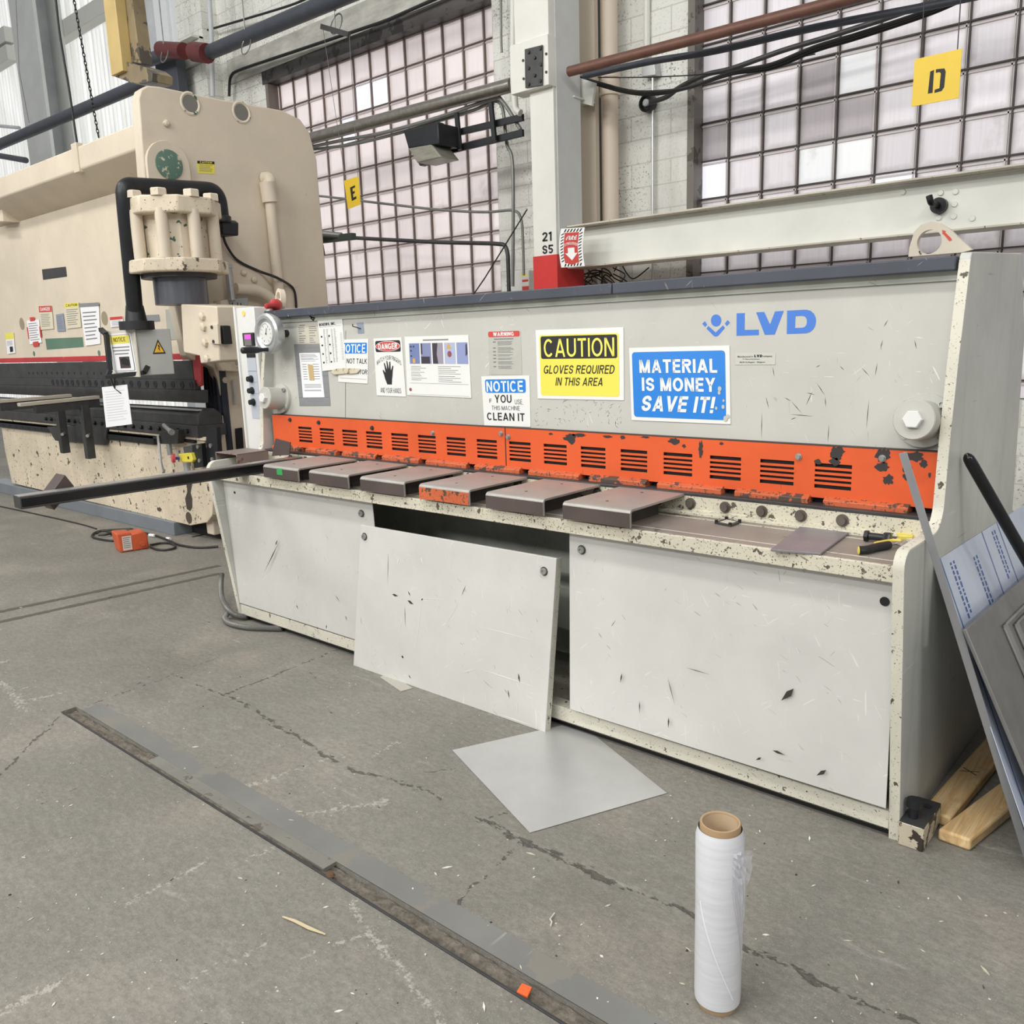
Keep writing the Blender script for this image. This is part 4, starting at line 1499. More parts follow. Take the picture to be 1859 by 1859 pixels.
zs0, zs1 = 1.018, 1.1035
gbox(gx0, gx1, zs1, gz1)
gbox(gx0, gx1, gz0, zs0)
xs_ = []
for k in range(16, -1, -1):
    a = first - SLP * k
    if a > gx0 + .1: xs_.append(a)
cur = gx0
for a in xs_:
    gbox(cur, a, zs0, zs1)
    cur = a + SLW
gbox(cur, gx1, zs0, zs1)
pitch = (zs1 - zs0) / 5
for a in xs_:
    for j in range(1, 5):
        zc = zs0 + pitch * j
        gbox(a, a + SLW, zc - .0042, zc + .0042)
og = b.build('blade_guard', M['orange'], sh, smooth=0)
# near-black sheet put behind the louvres for the blade space's shade
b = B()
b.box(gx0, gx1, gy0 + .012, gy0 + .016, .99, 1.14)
b.build('louvre_shade', M['dark'], og, smooth=0)
b = B()
b.box(gx0, gx1, gy0 - .001, fy(1.165) + .003, gz1, gz1 + .003)
b.build('guard_lip', M['muntin2'], og, smooth=0)
xsm = at(918, 810, y=gy0).x
b = B()
b.box(xsm - .002, xsm + .002, gy0 - .0012, gy0 + .001, gz0, gz1)
b.build('guard_seam', M['dark'], og, smooth=0)
# missing paint: large dark flakes that sit on the guard's right half
b = B()
rn = random.Random(21)
zz = Z(840, 540, .30124)
z2 = Z(1340, 460, .2795)
flakes = [(zz(650, 848), 22, 17, 1), (zz(700, 830), 25, 5, 1), (zz(1280, 868), 18, 9, 1), (zz(1435, 915), 6, 22, 2), (zz(1335, 895), 6, 6, 3), (zz(870, 840), 18, 4, 4), (zz(965, 845), 8, 6, 5), (zz(1100, 842), 14, 3, 6), (zz(1560, 880), 6, 4, 7),
          (zz(530, 822), 8, 4, 8), (z2(645, 1300), 17, 16, 9), (z2(625, 1350), 12, 10, 10), (z2(940, 1310), 16, 17, 11), (z2(935, 1385), 16, 12, 12), (z2(975, 1470), 13, 13, 13), (z2(1150, 1320), 22, 12, 14), (z2(1205, 1365), 8, 10, 15), (z2(1100, 1400), 9, 12, 16), (z2(1095, 1450), 8, 8, 17), (z2(1300, 1420), 4, 14, 18), (z2(1245, 1440), 3, 7, 19), (z2(520, 1355), 10, 7, 20)]
for (px, py), rx, ry, sd in flakes:
    c = at(px, py, y=gy0 - .0006)
    n = 18
    k = 0.00150
    b.poly([c + V3((math.cos(2 * pi * i / n) * rx * k * rn.uniform(.55, 1.25), 0, math.sin(2 * pi * i / n) * ry * k * rn.uniform(.55, 1.2))) for i in range(n)])
o = b.build('bare_patch', flat('bare_dark_steel', (62, 58, 58), .5, .2), og, smooth=0)
lab(o, 'bare dark patches where the orange paint has flaked off')
# guard screws
for px, py in ((527, 762), (579, 767), (786, 786), (910, 787), (923, 793), (1450, 829), (1602, 832), (676, 777)):
    c = at(px, py, y=gy0)
    b = B()
    b.lathe(c, (0, -1, 0), [(0, .012), (.003, .012), (.003, .008), (.011, .008)], 12)
    b.build('guard_screw', M['steel'] if px > 700 else M['darksteel'], og)
# hold-down lips under the guard
x = gx0
i = 0
while x < gx1 - .1:
    e = min(x + .298, gx1)
    b = B()
    b.prism([(x + .004, gy0 - .022, .982), (x + .004, gy0 - .004, .992), (x + .004, gy0 + .03, .992), (x + .004, gy0 + .03, .962), (x + .004, gy0 - .022, .962)], (e - x - .026, 0, 0))
    b.build('hold_down_lip', M['orangeworn'], sh, bevel=.002)
    x += .3235
    i += 1
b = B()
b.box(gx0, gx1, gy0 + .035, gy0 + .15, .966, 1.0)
b.build('blade_gap_shade', M['dark'], sh, smooth=0)  # near-black block painted as the shade in the gap under the guard

# ---- six bent table fingers (support covers)
def finger(x0, x1, front):
    z1 = .962; t = .009; y0, y1 = 2.418, 2.795; zf = .898
    b = B()
    pr = [(y1, z1 - t), (y1, z1)] + arc(y0 + .016, z1 - .016, .016, 90, 180, 6) + [(y0, zf), (y0 + t, zf)] + arc(y0 + .016, z1 - .016, .016 - t, 180, 90, 6)
    b.prism([(x0, y, z) for y, z in pr], (x1 - x0, 0, 0))
    o = b.build('table_finger', M['cover_top'], sh, bevel=.0012)
    b = B()
    b.box(x0 + .002, x1 - .002, y0 - .0015, y0 + .001, zf + .001, z1 - .013)
    b.build('front_face', front, o, smooth=0)
    b = B()
    b.box(x0 + .07, x0 + .10, y0 + .08, y1 - .08, TZ, z1 - t)
    b.box(x1 - .10, x1 - .07, y0 + .08, y1 - .08, TZ, z1 - t)
    b.build('rib', M['darksteel'], o)
    b = B()
    for (fx_, fy_) in ((.45, .25), (.5, .8)):
        b.cyl((x0 + (x1 - x0) * fx_, y0 + (y1 - y0) * fy_, z1 - .002), (x0 + (x1 - x0) * fx_, y0 + (y1 - y0) * fy_, z1 + .0008), .006, n=10)
    b.build('screw', M['darksteel'], o)
    return o


fr = [((477, 842), (540, 850)), ((560, 853), (631, 864)), ((653, 865), (733, 880)), ((760, 881), (851, 896)), ((881, 896), (986, 911)), ((1021, 911), (1144, 930))]
for i, (p, q) in enumerate(fr):
    x0 = at(*p, y=2.418).x; x1 = at(*q, y=2.418).x
    o = finger(x0, x1, M['orangeworn'] if i == 3 else M['cover_front'])
    if i == 3: lab(o, 'finger with an orange painted front')
    if i == 0:
        b = B()
        g0, g1 = at(502, 850, y=2.4155), at(513, 863, y=2.4155)
        b.box(g0.x, g1.x, 2.4150, 2.4162, g1.z, g0.z)
        lab(b.build('green_sticker', M['green'], o, smooth=0), 'small green sticker')

# ---- front cover panels still in place
def cover(pts, th=.004):
    b = B()
    b.prism(pts, (0, th, 0))
    return b.build('front_cover', M['panel'], sh, bevel=.001)


c1 = cover([(-4.352, 2.50, .838), (-3.062, 2.50, .838), (-3.062, 2.528, .10), (-4.352, 2.528, .10)])
lab(c1, 'left front cover with a single bolt')
c3 = cover([(-1.912, 2.492, .838), (-.736, 2.492, .838), (-.736, 2.508, .112), (-1.94, 2.508, .107)])
lab(c3, 'right front cover with a round finger hole')


def bolt(px, py, y, parent, r=.014):
    c = at(px, py, y=y)
    b = B()
    b.lathe(c, (0, -1, 0), [(0, r * 1.25), (.002, r * 1.25)], 16)
    b.build('washer', M['darksteel'], parent)
    b = B()
    b.lathe(c, (0, -1, 0), [(.002, r), (.010, r * .9), (.010, r * .42), (.006, r * .4)], 16)
    b.build('bolt', M['steel'], parent)


bolt(656, 932, 2.499, c1)
bolt(1056, 998, 2.491, c3)
for (px, py), rr, par, y in (((1606, 1092), .014, c3, 2.4915), ((425.5, 894), .007, c1, 2.4995)):
    c = at(px, py, y=y)
    b = B()
    b.lathe(c, (0, -1, 0), [(0, rr), (.0006, rr)], 20)
    b.build('hole', M['dark'], par, smooth=0)
# scrapes on the covers
def marks(parent, Y, items, name='scrape', dz=-.0008):
    b = B()
    for (x0, y0, x1, y1, wpx) in items:
        a = at(x0, y0, y=Y + dz); c = at(x1, y1, y=Y + dz)
        d = (c - a).normalized(); s = V3((-d.z, 0, d.x)) * (wpx * .0018)
        m = a.lerp(c, .4)
        b.poly([a, m + s, c, m - s * .8])
    b.build(name, M['muntin2'], parent, smooth=0)


marks(c1, 2.512, [(506, 985, 479, 1040, 2.2), (500, 990, 504, 980, 3), (538, 1098, 541, 1106, 3), (593, 1134, 592, 1142, 2.5), (627, 1117, 630, 1128, 2), (608, 1080, 618, 1094, 1.5)], dz=-.012)
marks(c3, 2.4999, [(1441, 1250, 1418, 1272, 6), (1500, 1398, 1482, 1408, 4), (1402, 1362, 1425, 1371, 3), (1382, 1375, 1372, 1380, 2.5), (1129, 1222, 1126, 1240, 2), (1214, 1302, 1213, 1322, 2), (1161, 1272, 1161, 1296, 1.5), (1212, 1230, 1225, 1280, 1), (1245, 1212, 1290, 1225, .9)], dz=-.0065)

# ---- bearing housings
def housing(cx, cz):
    c = V3((cx, fy(cz), cz))
    b = B()
    b.lathe(c, FN, [(0, .085), (.018, .085), (.020, .083)], 40)
    o = b.build('bearing_housing', M['shear'], sh)
    b = B()
    b.lathe(c + FN * .018, FN, [(0, .062), (.098, .062), (.102, .059)], 40)
    b.build('housing_cap', M['shear'], o)
    b = B()
    b.lathe(c + FN * .118, FN, [(0, .029), (.018, .029), (.021, .026)], 6)
    b.build('hex_plug', M['white'], o)
    for a in (45, 135, 225, 315):
        d = V3((math.cos(math.radians(a)), 0, math.sin(math.radians(a)))) * .072
        b = B()
        b.lathe(c + d + FN * .020, FN, [(0, .011), (.010, .011), (.010, .006), (.004, .006)], 12)
        b.build('cap_screw', M['steel'], o)


pr = face(1679.6, 763.6); housing(pr.x, pr.z)
pL = face(511, 724); housing(pL.x + .01, pL.z)

# ---- lifting lug on the right end of the top
ly = fy(1.72) + .02
lugp = [at(*q, y=ly) for q in ((1649, 466), (1651, 448), (1660, 420), (1672, 408), (1690, 402), (1706, 405), (1722, 414), (1764, 453), (1748, 458))]
cc = at(1687, 439, y=ly)
b = B()
# ring of quads between the outline and the hole
n = 36
ctr = cc
rh = .036


def edge_hit(a):
    d = V3((math.cos(a), 0, math.sin(a)))
    best = None
    for i in range(len(lugp)):
        p, q = lugp[i], lugp[(i + 1) % len(lugp)]
        ex, ez = q.x - p.x, q.z - p.z
        den = d.x * ez - d.z * ex
        if abs(den) < 1e-9: continue
        t = ((p.x - ctr.x) * ez - (p.z - ctr.z) * ex) / den
        u = ((p.x - ctr.x) * d.z - (p.z - ctr.z) * d.x) / den
        if t > 0 and -1e-6 <= u <= 1 + 1e-6 and (best is None or t < best): best = t
    return ctr + d * best


angs = sorted(set([2 * pi * i / n for i in range(n)] + [math.atan2(p.z - ctr.z, p.x - ctr.x) % (2 * pi) for p in lugp]))
ri = [[b.v(ctr + V3((math.cos(a), 0, math.sin(a))) * rh + V3((0, dy, 0))) for a in angs] for dy in (0, .022)]
ro = [[b.v(edge_hit(a) + V3((0, dy, 0))) for a in angs] for dy in (0, .022)]
m = len(angs)
for i in range(m):
    j = (i + 1) % m
    b.f((ri[0][i], ri[0][j], ro[0][j], ro[0][i])); b.f((ri[1][i], ri[1][j], ro[1][j], ro[1][i]))
    b.f((ri[0][i], ri[0][j], ri[1][j], ri[1][i])); b.f((ro[0][i], ro[0][j], ro[1][j], ro[1][i]))
lug = b.build('lifting_lug', paint('lug_paint', (208, 200, 182), (52, 46, 42), chip=.58, cs=16, fine=.3, light=1, dark=1), sh, smooth=30)
b = B()
zz = Z(1339, 0, .2797)
b.poly([at(*zz(*q), y=ly - .0008) for q in ((1328, 1492), (1352, 1500), (1347, 1508), (1385, 1545), (1392, 1558), (1375, 1566), (1345, 1530), (1338, 1522), (1330, 1520))])
lab(b.build('arrow_sticker', M['red_ink'], lug, smooth=0), 'small red arrow sticker')

# ---- foot block at the right front corner
ft = [at(1634, 1508, z=.075), at(1670, 1520, z=.075), at(1702, 1476, z=.075), at(1672, 1466, z=.075)]
b = B()
b.box(XR, XR + .072, 2.52, 2.70, 0, .078)
fb = b.build('foot_block', paint('foot_block_paint', (196, 186, 164), (60, 52, 44), chip=.50, cs=20, fine=.36, mottle=.15, light=1, dark=.5), sh, bevel=.004)
b = B()
b.box(XR + .001, XR + .071, 2.521, 2.699, .0775, .0795)
b.build('block_top', M['darksteel'], fb)
b = B()
b.cyl((XR + .028, 2.565, .079), (XR + .028, 2.565, .115), .013, n=14)
b.cyl((XR + .028, 2.565, .115), (XR + .028, 2.565, .140), .021, n=18)
b.cyl((XR + .045, 2.655, .079), (XR + .045, 2.655, .082), .012, n=14)
b.build('levelling_bolt', M['black'], fb)

# ---- control box at the left end
bx0, bx1 = -4.575, XL - .004
bz0, bz1 = .90, 1.772
by0 = 2.82
b = B()
b.box(bx0, bx1, by0, by0 + .22, bz0, bz1)
cb = b.build('control_box', M['white'], sh, bevel=.004)
b = B()
b.box(bx0 - .012, bx0 + .004, by0 - .012, by0 + .23, bz0, bz1 + .01)
b.build('box_door_edge', M['white'], cb, bevel=.002)
cz = Z(420, 520, .13448)
def cbp(u, v): return at(*cz(u, v), y=by0 - .001)


def cbrect(name, u0, v0, u1, v1, mat, th=.004, par=None, bevel=0):
    p, q = cbp(u0, v0), cbp(u1, v1)
    b = B()
    b.box(p.x, q.x, by0 - th, by0 + .001, q.z, p.z)
    return b.build(name, mat, par or cb, bevel)


dm = cbrect('digital_meter', 168, 630, 325, 800, M['black'], .012, bevel=.002)
b = B()
p, q = cbp(190, 645), cbp(300, 795)
b.box(p.x, q.x, by0 - .0135, by0 - .011, q.z, p.z); b.build('meter_face', M['screen'], dm)
p, q = cbp(207, 655), cbp(290, 708)
b = B(); b.box(p.x, q.x, by0 - .0150, by0 - .013, q.z, p.z); lab(b.build('led_display', M['pink'], dm), 'pink glowing number display')
cbrect('switch_strip', 205, 815, 325, 870, M['paper'], .003)
cbrect('label_strip', 205, 890, 328, 960, M['text'], .003)
p, q, q2 = cbp(212, 970), cbp(330, 970), cbp(330, 1780)
b = B(); b.box(p.x, q.x, by0 - .003, by0 + .001, q2.z, p.z)
kp = b.build('knob_panel', M['blueplate'], cb)
kp.data.materials[0] = flat('knob_panel_grey', (186, 192, 202), .45)
for u, v in ((262, 1248), (275, 1405), (292, 1560)):
    c = cbp(u, v) + V3((0.012, -.003, 0))
    b = B()
    b.lathe(c, (0, -1, 0), [(0, .021), (.006, .021), (.006, .017), (.028, .015)], 18)
    b.build('knob', M['black'], kp)
b = B()
for v in (1140, 1290, 1440, 1610):
    p, q = cbp(214, v), cbp(330, v + 5)
    p.x, q.x = cbp(212, 970).x, cbp(330, 970).x
    b.box(p.x, q.x, by0 - .0042, by0 - .003, q.z, p.z)
b.build('panel_line', M['grey_ink'], kp, smooth=0)
c = cbp(165, 365)
b = B(); b.lathe(c, (0, -1, 0), [(0, .016), (.002, .016)], 16)
lab(b.build('yellow_dot', flat('dot_yellow', (240, 214, 110), .5), cb), 'pale yellow round sticker')

# ---- back-gauge hand wheel with its dial
wc = at(487, 606, y=2.79)
b = B()
b.lathe(V3((wc.x, 2.83, wc.z)), (0, -1, 0), [(0, .055), (.0, .10), (.03, .112), (.052, .112), (.062, .100), (.062, .084), (.050, .070)], 44, cap1=False)
hw = b.build('hand_wheel', M['silver'], sh)
b = B()
b.lathe(V3((wc.x, 2.784, wc.z)), (0, -1, 0), [(0, .075), (.004, .075)], 36)
b.build('wheel_recess', M['silver'], hw)
b = B()
b.lathe(V3((wc.x, 2.78, wc.z)), (0, -1, 0), [(0, .062), (.006, .062), (.008, .058), (.004, .055)], 40)
dl = b.build('dial', M['white'], hw)
b = B()
for i in range(12):
    a = 2 * pi * i / 12
    d = V3((math.cos(a), 0, math.sin(a)))
    b.beam(V3((wc.x, 2.7755, wc.z)) + d * .040, V3((wc.x, 2.7755, wc.z)) + d * .05, .0025, .001)
b.beam(V3((wc.x, 2.7745, wc.z)), V3((wc.x + .008, 2.7745, wc.z + .03)), .003, .001)
b.sphere((wc.x, 2.775, wc.z), .005)
b.build('dial_mark', M['text'], dl, smooth=0)
b = B()
h0 = V3((wc.x + .012, 2.78, wc.z - .086))
b.lathe(h0, (0, -1, 0), [(0, .012), (.04, .010), (.06, .013), (.08, .018), (.12, .020), (.17, .017), (.175, .01)], 18)
b.build('crank_handle', M['blacksteel'], hw)
b = B()
b.cyl((wc.x, 2.83, wc.z), (wc.x, fy(wc.z), wc.z), .02, n=20)
b.build('wheel_shaft', M['black'], hw)
# red grip of a hand lever on the top left
b = B()
p0 = at(506, 553, y=2.98); p1 = at(475, 557, y=2.78)
b.lathe(p0, p1 - p0, [(0, .022), (.03, .034), (.06, .034), (.075, .020), (.09, .016), (.17, .015), (.18, .008)], 18)
b.build('red_knob', M['red'], sh)
b = B()
p0 = at(514, 545, y=3.04)
b.lathe(p0, (-.35, -1, .1), [(0, .062), (.03, .066), (.03, .046), (.0, .046)], 24, False, False)
b.cyl(p0, at(506, 553, y=2.98), .02, n=12)
b.build('knob_flange', M['beigegreen'], sh)

# ---- LVD emblem painted on the face
zz = Z(1240, 540, .13986)


def lf(u, v): return face(*zz(u, v), .0009)


b = B()
b.poly([lf(*q) for q in ((697, 207), (803, 203), (800, 422), (985, 418), (985, 488), (695, 498))])
b.poly([lf(*q) for q in ((950, 193), (1055, 188), (1130, 352), (1062, 485))])
b.poly([lf(*q) for q in ((1130, 352), (1195, 182), (1308, 174), (1190, 482), (1062, 485))])
outer = [(1353, 172), (1560, 160), (1610, 160), (1660, 175), (1700, 212), (1722, 260), (1727, 310), (1715, 370), (1690, 415), (1650, 448), (1600, 465), (1347, 474)]
inner = [(1460, 242), (1540, 238), (1565, 240), (1585, 250), (1600, 268), (1608, 290), (1608, 330), (1602, 355), (1588, 375), (1570, 388), (1545, 393), (1454, 397)]
for i in range(12):
    j = (i + 1) % 12
    b.poly([lf(*outer[i]), lf(*outer[j]), lf(*inner[j]), lf(*inner[i])])
b.poly([lf(430 + 67 * math.cos(2 * pi * i / 32), 299 + 78 * math.sin(2 * pi * i / 32)) for i in range(32)])
b.poly([lf(*q) for q in ((284, 308), (314, 352), (288, 382), (250, 342))])
b.poly([lf(*q) for q in ((582, 294), (608, 328), (568, 372), (543, 338))])
b.poly([lf(*q) for q in ((330, 370), (425, 455), (428, 508), (400, 500), (306, 404))])
b.poly([lf(*q) for q in ((425, 455), (520, 362), (545, 395), (470, 482), (450, 502), (428, 508))])
lab(b.build('maker_logo', M['lvdblue'], bb, smooth=0), 'blue emblem of a stylised figure followed by three big letters')


def fsheet(pts, th=.002):
    return Sheet(*[face(*p) for p in pts], th=th)


mp = fsheet([zz(683, 725), zz(1205, 718), zz(1198, 875), zz(678, 878)], .0015)
o = mp.plate('maker_plate', M['platemetal'], bb)
b = B()
mp.text(b, 'Manufactured in', .06, .22, .45, .36, bold=.005)
mp.text(b, 'LVD', .48, .14, .68, .36, bold=.04)
mp.text(b, 'company', .70, .24, .92, .40, bold=.005)
mp.text(b, '7 Nijverheidslaan', .19, .46, .62, .58, bold=.005)
mp.text(b, '8630 Gullegem - Belgium', .12, .70, .75, .86, bold=.005)
b.build('lettering', M['text'], o, smooth=0)

# ---- plates and decals riveted to the face
zw = Z(860, 560, .16138)
wp = fsheet([zw(165, 262), zw(530, 250), zw(545, 745), zw(178, 745)], .0015)
o = wp.plate('warning_plate', M['platemetal'], bb)
lab(o, 'grey metal warning plate with red heading')
b = B(); wp.rect(b, .0, .0, .97, .13, 1, .04); b.build('heading', M['red_ink'], o, smooth=0)
b = B(); wp.text(b, 'WARNING', .16, .02, .80, .11, 2, .02); b.build('heading_text', M['white_ink'], o, smooth=0)
b = B()
wp.rect(b, .18, .165, .78, .19)
rn = random.Random(3)
for k, v in enumerate((.23, .37, .455, .535, .615, .695, .80)):
    wp.rect(b, .14, v, .23, v + .024)
    for j in range((4, 3, 2, 2, 2, 3, 3)[k]): wp.rect(b, .29, v + j * .026, .78 - rn.random() * .12, v + j * .026 + .010)
b.build('small_print', M['grey_ink'], o, smooth=0)
zt_ = Z(420, 520, .13448)
dp = fsheet([zt_(885, 510), zt_(1178, 490), zt_(1195, 770), zt_(905, 772)], .0012)
o = dp.plate('data_plate', flat('data_plate_tan', (196, 192, 176), .5), bb)
b = B()
dp.rect(b, .12, .05, .38, .10)
rn = random.Random(5)
for v in (.16, .24, .35, .46, .60, .72, .82, .92):
    dp.rect(b, .06, v, .2 + rn.random() * .2, v + .03); dp.rect(b, .55, v, .7 + rn.random() * .22, v + .03)
b.build('small_print', M['grey_ink'], o, smooth=0)
zh = Z(560, 560, .17213)
hp_ = fsheet([zh(510, 152), zh(580, 148), zh(590, 262), zh(525, 268)], .0015)
o = hp_.plate('hook_plate', M['blueplate'], bb)
b = B(); b.tube(smoothpath([hp_.P(.55, .55, .002), hp_.P(.3, .45, .02), hp_.P(-.1, .35, .025), hp_.P(-.2, .15, .02)], 5), .003, 6); b.build('wire_hook', M['darksteel'], o)
b = B(); q = [face(*zt_(*p), .012) for p in ((1080, 395), (1100, 415), (1130, 425), (1150, 425), (1128, 462), (1100, 430))]
b.tube(q, .004, 6); b.build('wire_clip', M['cable'], sh)
# scratches in the face paint
b = B()
zs = Z(1340, 460, .2795)
for (x0, y0, x1, y1) in ((975, 430, 945, 480), (940, 560, 925, 620), (905, 710, 890, 795), (1145, 560, 1160, 625), (850, 950, 833, 1140), (510, 840, 565, 925), (565, 930, 570, 1000), (485, 890, 440, 990), (300, 935, 345, 960), (345, 960, 415, 1040), (335, 1045, 490, 1058), (590, 1110, 583, 1230), (155, 1030, 152, 1200), (225, 735, 235, 800), (535, 725, 505, 740), (660, 730, 690, 760), (800, 740, 855, 800), (445, 905, 500, 918), (340, 1080, 380, 1065), (180, 930, 200, 1010)):
    a, c = face(*zs(x0, y0), .0006), face(*zs(x1, y1), .0006)
    d = (c - a).normalized(); s = V3((-d.z, 0, d.x)) * .0011
    b.poly([a, (a + c) / 2 + s, c, (a + c) / 2 - s])
zs = Z(860, 560, .16138)
rn = random.Random(8)
for i in range(90):
    u, v = rn.uniform(560, 1700), rn.uniform(1040, 1330)
    a = rn.uniform(-1.8, 1.8); L = rn.uniform(8, 70)
    if u < 660 and v > 700: continue
    p, c = face(*zs(u, v), .0006), face(*zs(u + L * math.cos(a), v + L * math.sin(a)), .0006)
    if c.z < 1.17 or p.z < 1.17: continue
    d = (c - p).normalized(); s = V3((-d.z, 0, d.x)) * .0007
    b.poly([p, (p + c) / 2 + s, c, (p + c) / 2 - s])
b.build('scratch_mark', M['muntin2'], bb, smooth=0)
# small rubbed plate with screws on the table
pts = [at(*q, z=TZ) for q in ((1297, 951), (1326, 957), (1346, 950), (1318, 944))]
b = B(); b.prism(pts, (0, 0, .006)); o = b.build('cover_plate', M['darksteel'], tb, bevel=.001)
b = B()
cq = sum(pts, V3((0, 0, 0))) / 4
b.prism([cq + (p - cq) * .62 + V3((0, 0, .006)) for p in pts], (0, 0, .001)); b.build('plate_rub', M['edge'], o)
b = B()
for p in pts:
    c = cq + (p - cq) * .86
    b.cyl(c + V3((0, 0, .006)), c + V3((0, 0, .014)), .006, n=10)
b.build('plate_screw', M['dark'], o)

# =================================================================== SIGNS ON THE SHEAR
def sign(px, mat, name, label, cat='sign', th=.003):
    s = fsheet(px, th)
    # seat the back of the plate on the face
    s.c = [c + FN * .0004 for c in s.c]
    t = thing(name, (s.c[2] + s.c[3]) / 2, label, cat)
    s.plate('plate', mat, t)
    return s, t


def lay(t, name, mat, fn, label=None):
    b = B()
    fn(b)
    o = b.build(name, mat, t, smooth=0)
    if label: o['label'] = label
    return o


s, t = sign([zw(700, 245), zw(1688, 212), zw(1695, 1035), zw(725, 1015)], M['signwhite'], 'caution_sign', 'yellow and black CAUTION GLOVES REQUIRED IN THIS AREA sign')
lay(t, 'yellow_field', M['signyellow'], lambda b: s.rect(b, .045, .075, .953, .95, 1, .025))
lay(t, 'heading', M['text'], lambda b: s.rect(b, .062, .095, .935, .42, 2, .02))
lay(t, 'heading_text', M['yellow_ink'], lambda b: s.text(b, 'CAUTION', .10, .135, .905, .395, 3, .006))


def f(b):
    s.text(b, 'GLOVES REQUIRED', .09, .515, .905, .635, 2, .010, .22)
    s.text(b, 'IN THIS AREA', .225, .69, .77, .805, 2, .010, .22)


lay(t, 'lettering', M['text'], f)

zm = Z(840, 540, .30124)
s, t = sign([zm(1005, 305), zm(1610, 290), zm(1617, 765), zm(1020, 740)], M['signwhite'], 'material_sign', 'blue sign reading MATERIAL IS MONEY SAVE IT!')
lay(t, 'blue_field', M['signblue'], lambda b: s.rect(b, .03, .06, .96, .95, 1, .03))


def f(b):
    s.text(b, 'MATERIAL', .108, .165, .885, .345, 2, .020)
    s.text(b, 'IS MONEY', .128, .41, .865, .59, 2, .020)
    s.text(b, 'SAVE IT!', .118, .655, .865, .865, 2, .022, .2)


lay(t, 'lettering', M['white_ink'], f)


def f(b):
    for (u, v, r) in ((.905, .55, .018), (.90, .60, .014), (.87, .80, .012), (.935, .78, .015), (.94, .70, .010), (.955, .93, .02), (.98, .9, .015)):
        s.ell(b, u, v, r, r * 1.9, 3, 9)


lay(t, 'worn_patch', M['platemetal'], f)

s, t = sign([zw(90, 765), zw(630, 755), zw(645, 1335), zw(125, 1315)], M['signwhite'], 'clean_it_sign', 'small white NOTICE IF YOU USE THIS MACHINE CLEAN IT sign')
lay(t, 'heading', M['signblue'], lambda b: s.rect(b, .075, .065, .925, .335, 1, .04))
lay(t, 'heading_text', M['white_ink'], lambda b: s.text(b, 'NOTICE', .105, .10, .87, .315, 2, .014))


def f(b):
    s.text(b, 'IF', .145, .455, .20, .535, 1, .0)
    s.text(b, 'YOU', .265, .375, .625, .535, 1, .015)
    s.text(b, 'USE,', .69, .465, .86, .56, 1, .0)
    s.text(b, 'THIS MACHINE', .19, .595, .79, .68, 1, .0)
    s.text(b, 'CLEAN IT', .075, .735, .885, .89, 1, .015)


lay(t, 'lettering', M['text'], f)

s, t = sign([zh(1018, 300), zh(1690, 280), zh(1722, 945), zh(1048, 915)], M['signwhite'], 'instruction_board', 'white instruction board with a row of five bluish photos', 'sign')
zp = (.072, .258, .445, .632, .818)
for i, u in enumerate(zp):
    lay(t, 'photo', flat('photo_blue', ((110, 126, 170), (128, 136, 172), (150, 146, 160), (170, 178, 206), (140, 150, 190))[i], .4), lambda b: s.rect(b, u, .115, u + .165, .46))


def f(b):
    for q in ((.09, .16, .12), (.09, .28, .4), (.26, .33, .46), (.26, .12, .16), (.45, .12, .46)):
        pass
    s.rect(b, .262, .34, .40, .455, 2); s.rect(b, .262, .12, .285, .3, 2)
    s.pg(b, [(.447, .12), (.53, .12), (.51, .3), (.53, .455), (.447, .455)], 2)
    for v in (.17, .24, .33): s.ell(b, .10, v, .014, .016, 2, 10)
    s.ell(b, .145, .17, .014, .016, 2, 10)
    s.pg(b, [(.955, .15), (.975, .13), (.978, .3), (.95, .34)], 2)


lay(t, 'photo_dark_print', flat('photo_dark', (54, 46, 56), .5), f)  # dark shapes printed on the board


def f(b):
    s.pg(b, [(.70, .12), (.745, .215), (.665, .215)], 2)
    s.rect(b, .12, .37, .165, .45, 2)


lay(t, 'photo_yellow', flat('photo_yellow', (206, 160, 74), .5), f)


def f(b):
    s.ell(b, .71, .30, .032, .05, 2)
    s.ell(b, .06, .90, .022, .03, 1, 12)


lay(t, 'photo_red', flat('photo_red', (140, 70, 74), .5), f)


def f(b):
    s.rect(b, .30, .055, .70, .075)
    for cu, w_, vs in ((.085, .25, (.5, .53, .56, .60, .63, .66, .70, .73)), (.52, .35, (.5, .53, .56, .59, .62, .66, .69, .72, .75))):
        rn = random.Random(int(cu * 100))
        for v in vs: s.rect(b, cu, v, cu + w_ * rn.uniform(.55, 1), v + .007)
    s.rect(b, .06, .785, .97, .789)
    s.rect(b, .04, .975, .98, .978)


lay(t, 'small_print', M['grey_ink'], f)

s, t = sign([zh(690, 318), zh(985, 305), zh(1032, 932), zh(725, 918)], M['signwhite'], 'danger_sign', 'narrow DANGER WATCH YOUR FINGERS sign with black hand')
lay(t, 'heading', M['text'], lambda b: s.rect(b, .06, .045, .95, .24, 1, .05))
lay(t, 'heading_ring', M['white_ink'], lambda b: s.ell(b, .505, .143, .43, .088, 2))
lay(t, 'heading_oval', M['red_ink'], lambda b: s.ell(b, .505, .143, .415, .081, 3))
lay(t, 'heading_text', M['white_ink'], lambda b: s.text(b, 'DANGER', .17, .095, .85, .195, 4, .02))


